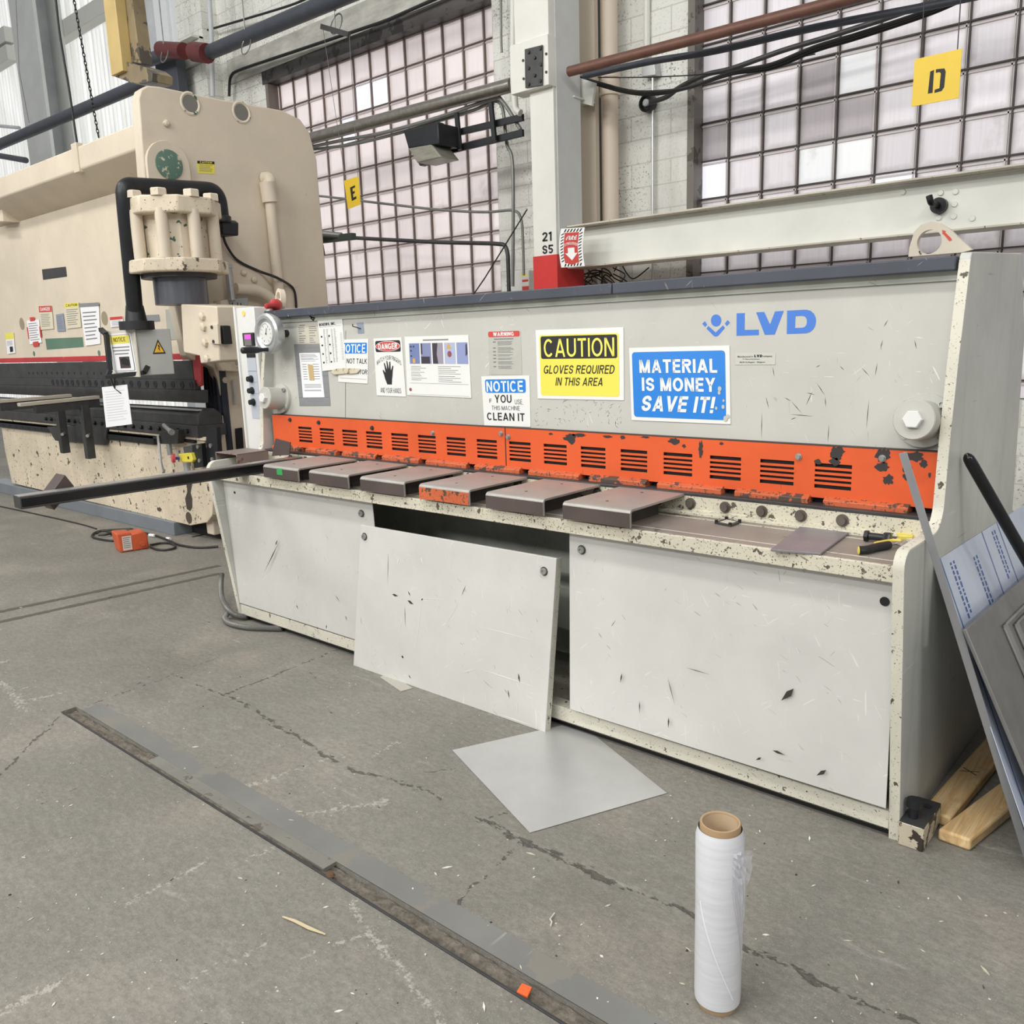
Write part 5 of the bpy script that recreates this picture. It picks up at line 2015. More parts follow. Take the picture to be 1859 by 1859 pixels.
def f(b):
    s.text(b, 'WATCH YOUR FINGERS', .07, .30, .93, .375, 1, .0, 0, .10)
    s.text(b, 'AND YOUR HANDS', .15, .86, .86, .945, 1, .0)
    hand = [(.40, .80), (.335, .70), (.31, .64), (.27, .565), (.29, .545), (.335, .575), (.365, .60), (.345, .50), (.325, .435), (.355, .425), (.395, .50), (.425, .545), (.425, .45), (.42, .395), (.455, .395), (.475, .47), (.49, .54), (.51, .46), (.525, .405), (.56, .41), (.555, .48), (.555, .56), (.60, .51), (.63, .47), (.655, .485), (.625, .56), (.605, .64), (.58, .71), (.56, .80)]
    s.pg(b, hand, 1)


lay(t, 'lettering', M['text'], f)

s, t = sign([zh(330, 330), zh(636, 322), zh(628, 795), zh(318, 775)], M['signwhite'], 'no_talking_sign', 'torn NOTICE DO NOT TALK sign half hidden by the gauge chart', 'sign')
lay(t, 'heading', M['signblue'], lambda b: s.rect(b, .06, .08, .96, .325, 1, .03))
lay(t, 'heading_text', M['white_ink'], lambda b: s.text(b, 'NOTICE', .09, .11, .91, .31, 2, .014))


def f(b):
    s.text(b, 'DO NOT TALK', .04, .44, .975, .555, 1, .01)
    s.text(b, 'TO OPERATOR', .04, .685, .985, .79, 1, .01)
    s.rect(b, .05, .90, .96, .905)


lay(t, 'lettering', M['text'], f)
# dried foam-tape remnant
b = B()
p0 = [s.P(u, v, .004) for u, v in ((-.22, .80), (-.1, .84), (.1, .82), (.3, .80), (.5, .80), (.68, .78), (.78, .70), (.74, .66), (.5, .67), (.3, .66), (.05, .68), (-.12, .70), (-.22, .75))]
b.prism(p0, FN * .008)
o = b.build('tape_remnant', paint('old_foam_tape', (210, 202, 178), (140, 124, 96), chip=.55, cs=30, fine=.35, light=1, dark=1), t, bevel=.003)
lab(o, 'crusty beige strip of old tape')

s, t = sign([zh(105, 122), zh(362, 95), zh(405, 635), zh(155, 662)], M['signwhite'], 'gauge_chart', 'narrow white gauge chart with punched holes overlapping the torn notice', 'chart', .006)


def f(b):
    s.text(b, 'BOKERS, INC.', .06, .075, .74, .13, 1, .03)
    for i in range(4):
        for u in (.11, .43): s.ell(b, u + .0, .335 + i * .168, .035, .019, 1, 14)


lay(t, 'lettering', M['text'], f)


def f(b):
    s.rect(b, .04, .15, .95, .154)
    rn = random.Random(2)
    for i in range(36):
        v = .20 + i * .0185
        for u in (.20, .33, .52, .64): s.rect(b, u, v, u + .08 * rn.uniform(.5, 1), v + .006)
    for i in range(18): s.rect(b, .88, .3 + i * .03, .96, .305 + i * .03)


lay(t, 'scale_marks', M['grey_ink'], f)

s, t = sign([zt_(848, 780), zt_(1275, 775), zt_(1342, 1612), zt_(925, 1615)], M['tapegrey'], 'taped_notice', 'grey duct-taped patch holding a white printed sheet', 'notice', .0015)
lay(t, 'tape_strip', flat('tape_edge', (112, 114, 116), .5), lambda b: [s.rect(b, -.0, v, 1, v + .006) for v in (.36, .51, .86)])
pp = fsheet([zt_(920, 900), zt_(1200, 895), zt_(1262, 1497), zt_(975, 1500)], .0035)
o = pp.plate('printed_sheet', M['paper'], t)
b = B()
rn = random.Random(9)
for v in (.03, .06, .085, .12, .14, .18): pp.rect(b, .08, v, .93 - rn.random() * .3, v + .008)
for i in range(7):
    v = .25 + i * .055
    pp.rect(b, .12, v, .32, v + .012); pp.rect(b, .62, v, .90, v + .012)
for i in range(4): pp.rect(b, .12, .70 + i * .025, .92, .708 + i * .025)
for v in (.83, .85): pp.rect(b, .1, v, .9, v + .008)
b.build('print', M['grey_ink'], o, smooth=0)
b = B(); pp.pg(b, [(.38, .25), (.62, .27), (.63, .58), (.64, .62), (.40, .62)], 2)
b.build('stain', flat('brown_stain', (196, 170, 120), .7), o, smooth=0)

# =================================================================== THE PRESS BRAKE
PBX = -6.35
pb = thing('press_brake', (-8.2, 3.9, 0), 'tall cream hydraulic press brake with chipped paint and red trim strip', 'press brake')


def slabpt(px, py): return at(px, py, x=PBX)


def pl(name, px, mat, par, depth=.03, bevel=.003, vec=None, **plane):
    """a plate traced on one real plane, given thickness away from the viewer"""
    b = B()
    pts = [at(*q, **plane) for q in px]
    if vec is None:
        vec = (0, depth, 0) if 'y' in plane else ((-depth, 0, 0) if 'x' in plane else (0, 0, -depth))
    b.prism(pts, vec)
    return b.build(name, mat, par, bevel)


# big side frame
fr_px = [(262, 330), (251, 178), (256, 162), (268, 155), (290, 157), (400, 180), (513, 200), (545, 216), (562, 240), (575, 290)]
pts = [slabpt(*q) for q in fr_px]
yb = slabpt(586, 420).y
pts += [V3((PBX, yb, 2.5)), V3((PBX, yb + .02, 0.05)), V3((PBX, 3.52, .05))]
thr = [slabpt(*q) for q in ((388, 822), (400, 805), (405, 770), (404, 735), (396, 690), (388, 668))]
pts += [V3((PBX, 3.52, thr[0].z - .05))] + thr + [V3((PBX, 3.45, thr[-1].z + .1)), V3((PBX, 3.38, 2.0))]
b = B()
b.prism(pts, (-.11, 0, 0))
sf = b.build('side_frame', M['beige'], pb, bevel=.012)
# lightening holes, flat discs with the inside shade painted grey and pale rims
for px, py, rx in ((345, 188, 12), (438, 204, 10)):
    c = slabpt(px, py)
    b = B()
    b.lathe(c + V3((.001, 0, 0)), (1, 0, 0), [(0, .062), (.002, .062)], 26)
    b.build('crane_hole', flat('hole_grey', (120, 118, 112), .8), sf, smooth=0)
    b = B()
    b.lathe(c + V3((.003, 0, 0)), (1, 0, 0), [(0, .062), (.006, .074), (.0, .086)], 26, False, False)
    b.build('hole_rim', M['beigegreen'], sf)
b = B()
for px, py in ((301, 224), (377, 340), (407, 690), (455, 640), (460, 508), (441, 495)):
    c = slabpt(px, py)
    b.lathe(c, (1, 0, 0), [(0, .025), (.02, .025), (.03, .012)], 12)
b.build('frame_bolt', M['beige'], sf)
# pivot boss with green cap
c = slabpt(303, 300)
b = B()
bp = [c + V3((0, .17 * math.cos(a), .17 * math.sin(a))) for a in [pi * i / 14 for i in range(15)]] + [c + V3((0, -.17, -.45)), c + V3((0, .17, -.45))]
b.prism(bp, (.03, 0, 0)); o = b.build('pivot_boss', M['beige'], sf, bevel=.005)
b = B(); b.lathe(c + V3((.03, 0, 0)), (1, 0, 0), [(0, .105), (.01, .105), (.012, .1)], 30); b.build('pivot_cap', paint('cap_green', (92, 124, 108), (200, 192, 168), chip=.56, cs=18, fine=.3, light=1, dark=1), o)
# caution label on the frame
zz = Z(0, 0, .33351)
sl = Sheet(*[slabpt(*zz(*q)) for q in ((1072, 875), (1166, 880), (1169, 948), (1076, 943))], th=.002)
o = sl.plate('caution_label', M['signyellow'], sf)
b = B(); sl.rect(b, 0, 0, 1, .22); b.build('heading', M['text'], o, smooth=0)
b = B(); sl.text(b, 'CAUTION', .15, .04, .85, .18, 2); b.build('heading_text', M['yellow_ink'], o, smooth=0)
b = B(); sl.lines(b, .1, .32, .92, .9, 6, .3); b.build('small_print', M['grey_ink'], o, smooth=0)
# crown beam
CYp = 3.30
zc1 = at(120, 274, y=CYp).z; zc0 = at(120, 316, y=CYp).z
xr = PBX - .11
b = B()
zr1 = at(120, 380, y=3.55).z
b.prism([(-11.5, CYp, zc0), (-11.5, CYp, zc1), (-11.5, CYp + .5, zc1), (-11.5, CYp + .5, zr1), (-11.5, 3.57, zr1)], (xr + 11.5, 0, 0))
cr = b.build('crown', M['beige'], pb, bevel=.012)
b = B()
c0 = at(136, 265, y=CYp); c1_ = at(140, 312, y=CYp)
b.box(c0.x - .05, c0.x + .05, CYp - .012, CYp + .04, zc0 - .02, zc1 + .03)
b.build('crown_strap', M['beige'], cr, bevel=.003)
b = B()
q0 = at(8, 395, y=3.45)
b.prism([(q0.x - .25, 3.40, q0.z - .02), (q0.x + .1, 3.40, q0.z - .05), (q0.x + .1, 3.60, q0.z - .05), (q0.x - .25, 3.6, q0.z - .02)], (0, 0, .16))
b.build('crown_bracket', M['beige'], cr, bevel=.005)
# ram
RY = 3.55
zrb = at(100, 650, y=RY).z
xre = at(366, 650, y=RY).x
b = B()
b.box(-11.5, PBX - .12, RY, RY + .22, zrb, zr1 + .1)
b.box(PBX - .2, xre, RY, RY + .2, zrb, at(330, 552, y=RY).z)
rm = b.build('ram', M['beige'], pb, bevel=.006)
b = B()
b.box(-11.5, xre, RY - .012, RY + .02, at(100, 657, y=RY).z, at(100, 648, y=RY).z)
b.build('red_strip', M['red'], rm, bevel=.002)
rs = pl('red_bracket', [(343, 647), (364, 645), (366, 700), (361, 702), (353, 690), (349, 655)], M['red'], rm, .02, y=RY - .03)
for px, py, rx, ry in ((40, 588, 5, 12.5), (190, 578, 6, 14)):
    c = at(px, py, y=RY)
    b = B(); b.lathe(c, (0, -1, 0), [(0, .062), (.002, .062)], 26); b.build('ram_hole', flat('hole_beige', (150, 138, 116), .8), rm, smooth=0)
for px, py in ((62, 642), (180, 641), (330, 637)):
    c = at(px, py, y=RY)
    b = B(); b.lathe(c, (0, -1, 0), [(0, .026), (.002, .026)], 18); b.build('oil_port', M['pbgreen'], rm, smooth=0)
pl('name_plate', [(76, 489), (119, 484), (121, 502), (78, 508)], M['darksteel'], rm, .004, y=RY - .004)
pl('green_patch', [(82, 615), (150, 612), (152, 630), (85, 635)], M['pbgreen'], rm, .001, 0, y=RY - .0012)
# punch holder, punch, dies
PYp = 3.52


def hband(name, y, pxy0, pxy1, xend, mat, d=.06, par=pb, x0=-11.4, bevel=.003, ref=200):
    z1 = at(ref, pxy0, y=y).z; z0 = at(ref, pxy1, y=y).z
    b = B(); b.box(x0, xend, y, y + d, z0, z1)
    return b.build(name, mat, par, bevel), z0, z1


pxe = at(352, 690, y=PYp).x
ph, pz0, pz1 = hband('punch_holder', PYp, 657, 688, pxe, M['darksteel'])
pc, pz2, pz3 = hband('clamp_bar', PYp - .012, 688, 704, pxe + .03, M['darksteel'], .05)
# clamp screws: countable, as small parts of the bar
for i in range(21):
    px = 347 - 17.2 * (1 - .0135 * i) * i
    if px < -5: break
    c = at(px, 697 - (347 - px) * .012, y=PYp - .012)
    b = B()
    b.lathe(V3((c.x, PYp - .012, (pz2 + pz3) / 2)), (0, -1, 0), [(0, .030), (.003, .030), (.003, .018), (.001, .017)], 16)
    b.build('clamp_screw', M['blacksteel'], pc)
b = B()
for i in range(22):
    px = 302 - 16.5 * (1 - .0135 * i) * i
    c = at(px, 684, y=PYp)
    b.lathe(V3((c.x, PYp, pz0 + .05)), (0, -1, 0), [(0, .014), (.001, .014)], 10)
b.build('holder_hole', M['dark'], ph)
b = B()
z1 = pz2; z0 = at(200, 724, y=PYp).z
xe = at(362, 720, y=PYp - .03).x
b.prism([(-11.4, PYp - .03, z1), (-11.4, PYp + .05, z1), (-11.4, PYp + .04, z0), (-11.4, PYp + .0, z0), (-11.4, PYp - .03, z0 + .06)], (xe + 11.4, 0, 0))
b.build('punch', M['darksteel'], pb, bevel=.002)
DY = 3.46
zd1 = at(200, 733, y=DY + .06).z; zd0 = at(200, 760, y=DY).z
xd = at(360, 760, y=DY).x
b = B()
b.prism([(-11.4, DY, zd0), (-11.4, DY, zd1 - .05), (-11.4, DY + .04, zd1), (-11.4, DY + .10, zd1 - .03), (-11.4, DY + .14, zd1), (-11.4, DY + .2, zd1 - .05), (-11.4, DY + .2, zd0)], (xd + 11.4, 0, 0))
dd = b.build('die', M['darksteel'], pb, bevel=.002)
b = B(); b.box(-11.4, xd, DY - .002, DY + .045, zd1 - .012, zd1 - .002); b.build('die_edge', M['steel'], dd)
hz0 = at(200, 779, y=DY - .03).z
b = B(); b.box(-11.4, xd + .02, DY - .03, DY + .22, hz0, zd0); dh = b.build('die_holder', M['darksteel'], pb, bevel=.003)
for i in range(20):
    px = 340 - 17.5 * (1 - .0125 * i) * i
    c = at(px, 771, y=DY - .03)
    b = B(); b.lathe(V3((c.x, DY - .03, (hz0 + zd0) / 2)), (0, -1, 0), [(0, .018), (.02, .018), (.024, .012)], 10); b.build('die_bolt', M['blacksteel'], dh)
# bed
BY = 3.47
bz1 = hz0
be = at(383, 880, y=BY).x
b = B()
bpts = [(-10.55, .13), (-10.62, .5), (-10.62, bz1), (be, bz1), (be - .0, .36), (be - .03, .24), (be - .12, .17), (be - .26, .14), (be - .4, .11)]
b.prism([(x, BY, z) for x, z in bpts], (0, .12, 0))
bedp = b.build('bed', M['beigeworn'], pb, bevel=.006)
b = B(); b.box(-11.4, be + .02, BY - .02, BY + .02, bz1 - .025, bz1 - .005); b.build('bed_ledge', M['beigeworn'], bedp, bevel=.003)
# keyhole slot and holes at the bed's right end
o = pl('bed_slot', [(338, 868), (350, 872), (346, 895), (349, 905), (349, 922), (345, 928), (339, 924), (336, 905), (340, 893)], flat('slot_dark', (70, 62, 54), .8), bedp, .001, 0, y=BY - .0012)
c = at(343, 940, y=BY); b = B(); b.lathe(c, (0, -1, 0), [(0, .05), (.001, .05)], 20); b.build('bed_hole', flat('slot_dark2', (84, 74, 62), .8), bedp, smooth=0)
# black slotted gauge rail
g0 = at(0, 764, y=BY - .03); g1 = at(355, 800, y=BY - .03)
zg1 = at(60, 770, y=BY - .02).z; zg0 = at(60, 782, y=BY - .02).z
b = B(); b.box(-10.6, at(285, 800, y=BY).x, BY - .03, BY, zg0, zg1); b.box(-10.6, at(357, 795, y=BY).x, BY - .03, BY - .002, zg1 - .02, zg1)
gr = b.build('gauge_rail', M['blacksteel'], bedp, bevel=.002)
b = B()
for i in range(24):
    c = at(6 + i * 11.5, 775, y=BY - .03)
    b.lathe(V3((c.x, BY - .03, (zg0 + zg1) / 2 - .01)), (0, -1, 0), [(0, .013), (.001, .013)], 8)
b.build('rail_slot', M['dark'], gr)
# blue-grey floor kerb under the bed
b = B(); b.box(-11.2, at(318, 960, y=3.45).x, 3.44, 3.62, 0, .115); b.build('floor_kerb', paint('kerb_blue_grey', (124, 130, 136), (90, 88, 84), chip=.7, cs=8, light=1, dark=.6), pb, bevel=.004)
b = B(); b.box(at(318, 950, y=3.6).x, PBX + .2, 3.60, 3.75, 0, .25); b.build('machine_foot', M['dark'], pb)
pl('foot_pad', [(331, 976), (350, 974), (350, 984), (332, 986)], M['blacksteel'], pb, .1, y=3.5)
# dark bellows in the throat
b = B()
p0 = at(366, 665, y=3.68); p1 = at(393, 800, y=3.68)
n = 26
for i in range(8):
    x0 = p0.x + (p1.x + .1 - p0.x) * i / 8
    b.cyl((x0, 3.72 + .02 * (i % 2), p1.z - .1), (x0, 3.72 + .02 * (i % 2), p0.z + .1), .035, n=10)
b.build('bellows', M['bellows'], pb)
# black guide plates right of the bed
o = pl('guide_plate', [(373, 782), (392, 776), (398, 855), (379, 858)], M['blacksteel'], pb, .04, y=3.44)
b = B()
for q in ((383, 809), (386, 834)):
    c = at(*q, y=3.44); b.lathe(c, (0, -1, 0), [(0, .018), (.01, .018)], 10)
b.build('plate_bolt', M['steel'], o)
o = pl('guide_plate', [(348, 808), (365, 805), (369, 848), (352, 850)], M['blacksteel'], pb, .04, y=3.40)
b = B()
for q in ((360, 811), (363, 836)):
    c = at(*q, y=3.40); b.lathe(c, (0, -1, 0), [(0, .016), (.01, .016)], 10)
b.build('plate_bolt', M['steel'], o)
pl('guide_block', [(332, 812), (348, 808), (349, 822), (334, 824)], flat('slate', (82, 84, 88), .6), pb, .03, y=3.42)
# hydraulic cylinder on the outside of the frame
cx_, cy_ = -6.02, 3.28
za, zb_, zc_, zd_, ze_ = [at(312, q, x=cx_ + .0).z for q in (371, 388, 474, 498, 548)]
dirc = V3((0.2, -1, 0))
hc = pb


def octo(r, a0=22.5, sq=1.0): return [(cx_ + r * math.cos(math.radians(a0 + 45 * i)), cy_ + r * math.sin(math.radians(a0 + 45 * i))) for i in range(8)]


b = B(); b.lathe((cx_, cy_, zc_), (0, 0, 1), [(0, .22), (zb_ - zc_, .22)], 10); cyl = b.build('hydraulic_cylinder', M['beigegreen'], pb, smooth=0)
b = B()
b.prism([(x, y, zb_ - .03) for x, y in octo(.335)], (0, 0, za - zb_ + .05)); b.build('top_flange', M['beigeworn'], cyl, bevel=.012)
b = B()
b.prism([(x, y, zd_) for x, y in octo(.35)], (0, 0, zc_ - zd_)); b.build('bottom_flange', M['beigeworn'], cyl, bevel=.012)
for i in range(8):
    a = math.radians(45 * i)
    x, y = cx_ + .275 * math.cos(a), cy_ + .275 * math.sin(a)
    b = B(); b.cyl((x, y, zc_), (x, y, zb_), .042, n=14)
    b.hexnut((x, y, za + .015), (0, 0, 1), .058, .05)
    b.build('tie_rod', M['beige'], cyl)
b = B(); b.cyl((cx_, cy_, zd_), (cx_, cy_, zd_ - .03), .26, n=28); b.build('seal_ring', M['darksteel'], cyl)
b = B(); b.lathe((cx_, cy_, ze_ - .02), (0, 0, 1), [(0, .185), (zd_ - ze_, .185)], 28); b.build('piston', steel('piston_dark_steel', (96, 98, 104), .35, .5, .2, (12, 12, 1)), cyl)
# clevis block at the ram's end
EY = 3.18
o = pl('ram_end_block', [(328, 552), (393, 556), (399, 655), (364, 660), (362, 646), (333, 640)], M['beige'], pb, .35, .008, y=EY)
b = B()
for q in ((369, 574), (371, 593), (374, 622), (378, 651)):
    c = at(*q, y=EY); b.lathe(c, (0, -1, 0), [(0, .030), (.02, .030), (.026, .02)], 6)
b.build('block_bolt', M['beige'], o)
o2 = pl('switch_bracket', [(378, 588), (394, 588), (397, 625), (382, 624)], M['beige'], o, .02, y=EY - .02)
b = B()
for q in ((385, 594), (388, 620)):
    c = at(*q, y=EY - .02); b.cyl(c, c + V3((0, -.006, 0)), .012, n=10)
b.build('bracket_screw', M['darksteel'], o)
pl('limit_switch', [(396, 590), (404, 592), (408, 625), (399, 624)], M['dark'], pb, .06, y=EY + .02)
# metal data plates behind the pendant
pl('data_plate', [(300, 562), (322, 560), (329, 615), (304, 618)], M['platemetal'], rm, .004, y=RY - .005)
pl('tool_drawing', [(264, 572), (288, 571), (290, 583), (266, 585)], flat('grey_card', (132, 134, 136), .6), rm, .004, y=RY - .005)
# scale box, guard column and pipes on the frame face
SX = PBX + .10
o = pl('scale_column', [(400, 546), (416, 543), (429, 660), (412, 660)], M['beige'], pb, .1, .004, x=SX)
o = pl('scale_plate', [(418, 543), (450, 540), (458, 655), (430, 662)], flat('scale_grey', (150, 154, 152), .45), pb, .08, .003, x=SX + .02)
zz = Z(220, 300, .16138)
b = B()
for (u0, u1, v0, v1) in ((1245, 1285, 1545, 1860), (1305, 1318, 1545, 1700), (1340, 1352, 1550, 1640)):
    b.poly([at(*zz(*q), x=SX + .022) for q in ((u0, v0), (u0 + 10, v0), (u1 + 10, v1), (u1, v1))])
b.build('scale_slot', M['text'], o, smooth=0)
pl('scale_pointer', [(430, 612), (442, 620), (442, 624), (430, 617)], M['red'], pb, .01, .001, x=SX + .04)
pl('column_base', [(400, 655), (440, 662), (440, 675), (404, 673)], M['beigeworn'], pb, .08, .004, x=SX)
c = slabpt(432, 800)
b = B(); q = [slabpt(426, 778), slabpt(438, 776), slabpt(441, 822), slabpt(429, 824)]
b.prism(q, (.02, 0, 0)); b.build('slotted_bracket', M['chain'], pb, bevel=.003)
b = B(); b.tube([slabpt(421, 690) + V3((.02, 0, 0)), slabpt(424, 735) + V3((.02, 0, 0))], .012, 6); b.build('adjuster_rod', M['steel'], pb)
b = B(); a0 = at(414, 487, x=SX + .02); a1 = at(421, 545, x=SX + .02)
b.tube([a0, a1], .028, 12); b.hexnut(a0, a0 - a1, .04, .03); b.build('guide_rod', M['steel'], pb)
b = B(); b.tube(fillet([at(428, 524, x=SX), at(470, 527, x=SX), at(492, 542, x=SX), at(500, 556, x=SX)], .2), .045, 12); b.build('hose_pipe', M['beige'], pb)
b = B(); q0 = at(484, 326, x=PBX + .06); q1 = at(490, 365, x=PBX + .06); q2 = at(508, 545, x=PBX + .06)
b.tube([q1, q2], .042, 14)
b.tube(fillet([at(479, 324, x=PBX), at(490, 323, x=PBX + .06), q1], .05), .05, 12)
b.tube([q0 + V3((0, 0, -.02)), q1 + V3((0, 0, -.01))], .062, 14)
b.build('frame_conduit', M['beige'], pb)
# steel conduit arching off the frame's rear, with its green cross arm
b = B(); b.tube(fillet([V3((at(546, 556, y=5.2).x, 5.2, .0)), at(546, 556, y=5.2), at(552, 500, y=5.2), at(556, 440, y=5.2), at(575, 424, y=5.2), at(620, 428, y=5.3)], .25, 8), .03, 10)
tag(b.build('arched_conduit', M['conduit']), 'steel conduit arching up beside the right edge of the press frame', 'pipe')
b = B(); q0 = at(582, 436, y=5.3); q1 = at(642, 429, y=5.3)
b.beam(q0, q1, .06, .06); b.beam(q0 + V3((0, 0, -.04)), at(586, 464, y=5.3), .05, .02, up=(1, 0, 0))
tag(b.build('cross_arm', flat('dark_green_arm', (62, 74, 68), .5), bevel=.003), 'short dark green cross arm under the arched conduit', 'bracket')
b = B(); b.tube(smoothpath([at(404, 425, x=PBX + .1), at(412, 447, x=PBX + .06), at(432, 473, x=PBX + .02), at(470, 492, x=PBX + .02), at(500, 503, x=PBX + .14), at(525, 517, x=PBX + .03), at(535, 530, x=PBX + .02), at(538, 560, x=PBX + .02)], 8), .011, 6)
b.build('control_cable', M['cable'], pb)
# front gauge stop on the rail
o = pl('gauge_block', [(288, 783), (324, 780), (322, 806), (290, 806)], M['darksteel'], pb, .06, .004, y=BY - .09)
b = B()
q = at(298, 772, y=BY - .16); q1 = at(310, 783, y=BY - .20)
b.tube([q, q1], .018, 12); b.lathe(q1, (q1 - q), [(0, .024), (.03, .024), (.03, .012)], 14)
b.tube([at(287, 791, y=BY - .1), at(292, 840, y=BY - .12), at(297, 858, y=BY - .14)], .012, 8)
b.tube([at(306, 806, y=BY - .08), at(309, 826, y=BY - .08)], .022, 10)
b.build('gauge_handle', M['steel'], o)
# yellow stop box
es = thing('stop_box', at(338, 838, y=BY - .1), 'yellow push-button stop box on the press bed front', 'control box')
es_b = B()
es_b.prism([at(*q, y=BY - .1) for q in ((324, 824), (346, 822), (350, 835), (348, 839), (328, 839)) ], (0, .1, 0))
es_b.build('box_body', M['signyellow'], es, bevel=.005)
b = B(); c = at(326, 832, y=BY - .11); c2 = at(318, 832, y=BY - .14)
b.tube([c, c2], .012, 8); b.build('button_stem', flat('button_blue', (50, 60, 130), .4), es)
b = B(); b.lathe(c2, (c2 - c), [(0, .035), (.02, .038), (.028, .025)], 14); b.build('mushroom_button', flat('button_red', (208, 80, 84), .4), es)
b = B(); c = at(342, 831, y=BY - .1); b.lathe(c, (0, -1, 0), [(0, .012), (.002, .012)], 10); b.build('screw_hole', M['dark'], es)
b = B(); c = at(339, 840, y=BY - .05); b.lathe(c, (0, 0, -1), [(0, .03), (.03, .03), (.03, .024), (.07, .024), (.07, .03), (.1, .03)], 14); b.build('cable_gland', M['silver'], es)

# sheet support arms in front of the bed
def support(pf, pbk, posts, label):
    A = at(*pbk, y=BY - .04)
    Fp = at(*pf, x=A.x)
    t = thing('sheet_support', (A.x, (A.y + Fp.y) / 2, Fp.z - .5), label, 'support arm')
    b = B(); b.beam(A, Fp, .07, .03); b.build('top_bar', flat('support_top', (176, 170, 156), .5), t, bevel=.003)
    b = B(); b.beam(A + V3((0, 0, -.05)), Fp + V3((0, .12, -.05)), .05, .07); b.build('rail', M['darksteel'], t, bevel=.003)
    for p, q in posts:
        a = at(*p, x=A.x); c = at(*q, x=A.x)
        b = B(); b.beam(a, V3((a.x, a.y, c.z)), .07, .07, up=(0, 1, 0)); b.build('post', M['darksteel'], t, bevel=.003)
        b = B(); m = V3((a.x + .035, a.y, (a.z * .45 + c.z * .55)))
        b.tube([m, m + V3((.10, -.06, 0))], .014, 8); b.build('clamp_screw', M['steel'], t)
    return t, A


support((-30, 731), (128, 718), [((108, 742), (120, 822))], 'left of two sheet support arms sticking out from press bed')
support((34, 735), (178, 721), [((152, 735), (167, 832))], 'right of two sheet support arms, ending near the hanging paper')
pl('support_plate', [(85, 775), (195, 770), (190, 808), (100, 800)], M['darksteel'], pb, .03, .004, y=BY - .045)

# ---- posted notices on the ram
def notice(px, label, body, head=None, headmat=None, headtxt=None, pic=False, name='notice', Y=RY):
    s = sheet_px(px, .004, y=Y - .0045)
    t = thing(name, s.P(.5, 1), label, 'notice')
    s.plate('sheet', body, t)
    if head:
        b = B(); s.rect(b, 0, 0, 1, head); b.build('heading', headmat, t, smooth=0)
        if headtxt:
            b = B(); s.text(b, headtxt, .12, head * .2, .88, head * .8, 2); b.build('heading_text', M['white_ink'] if headmat is M['red_ink'] else M['text'], t, smooth=0)
    b = B(); s.lines(b, .1, (head or .05) + .08, .9, .62 if pic else .92, 8, .3, seed=len(label)); b.build('print', M['grey_ink'], t, smooth=0)
    if pic:
        b = B(); s.rect(b, .4, .66, .8, .92); b.build('picture', M['text'], t, smooth=0)
    return s, t


cream = flat('cream_card', (214, 206, 182), .6)
notice([(71, 556), (94, 555), (98, 597), (75, 599)], 'cream danger notice with red heading on the press ram', cream, .26, M['red_ink'], 'DANGER')
notice([(117, 551), (144, 549), (148, 594), (122, 597)], 'cream caution notice with yellow heading on the press ram', cream, .17, M['signyellow'], 'CAUTION')
s, t = notice([(146, 558), (180, 556), (183, 624), (156, 628)], 'tall white handwritten sheet taped on the press ram', M['paper'])
b = B(); s.rect(b, -.06, -.10, 1.02, .0, 1); b.build('tape_strip', M['tapegrey'], t, smooth=0)
s, t = notice([(49, 582), (71, 580), (76, 622), (55, 625)], 'white paper stuck with red tape on the press ram', M['paper'])
b = B()
s.rect(b, .3, -.12, .68, .05, 2); s.rect(b, -.06, .28, .04, .78, 2); s.rect(b, .97, .3, 1.08, .78, 2); s.rect(b, .28, .92, .76, 1.13, 2)
lab(b.build('red_tape', M['red_ink'], t, smooth=0), 'pieces of red tape')
notice([(10, 605), (25, 604), (28, 641), (14, 643)], 'small white notice with yellow heading at the far left of the ram', M['paper'], .3, M['signyellow'], None, True)
notice([(102, 571), (115, 569), (119, 601), (105, 602)], 'small grey metal switch plate between the two cream notices', M['blueplate'])
notice([(200, 576), (223, 574), (225, 592), (202, 594)], 'small red and white label beside the pendant pole', M['paper'], .3, M['red_ink'])

# =================================================================== CONTROL PENDANT
Pm = at(250, 640, y=2.98); zt_p = at(250, 598, y=2.98).z; zb_p = at(253, 682, y=2.98).z
Lm = at(202, 640, y=3.04); Rm = at(313, 635, y=3.20)
cp = thing('control_pendant', (Pm.x, Pm.y + .1, zb_p), 'grey pendant control box hanging on a bent black pole before the press', 'control pendant')
b = B()
base = [V3((Lm.x, Lm.y, 0)), V3((Pm.x, Pm.y, 0)), V3((Rm.x, Rm.y, 0)), V3((Lm.x + Rm.x - Pm.x, Lm.y + Rm.y - Pm.y, 0))]
b.prism([p + V3((0, 0, zb_p)) for p in base], (0, 0, zt_p - zb_p))
bx = b.build('control_box', paint('pendant_grey', (172, 174, 170), (110, 108, 104), chip=.78, cs=8, light=1, dark=.66), cp, bevel=.006)
b = B()
off = (Lm - Pm).cross(V3((0, 0, 1))).normalized()
if off.dot(CAM - Pm) < 0: off = -off
q = [Lm.lerp(Pm, k) for k in (-.02, 1.02)]
b.prism([V3((q[0].x, q[0].y, zb_p - .01)), V3((q[1].x, q[1].y, zb_p - .01)), V3((q[1].x, q[1].y, zt_p + .01)), V3((q[0].x, q[0].y, zt_p + .01))], off * .012)
b.build('front_lid', flat('lid_cream', (206, 200, 186), .5), bx, bevel=.003)
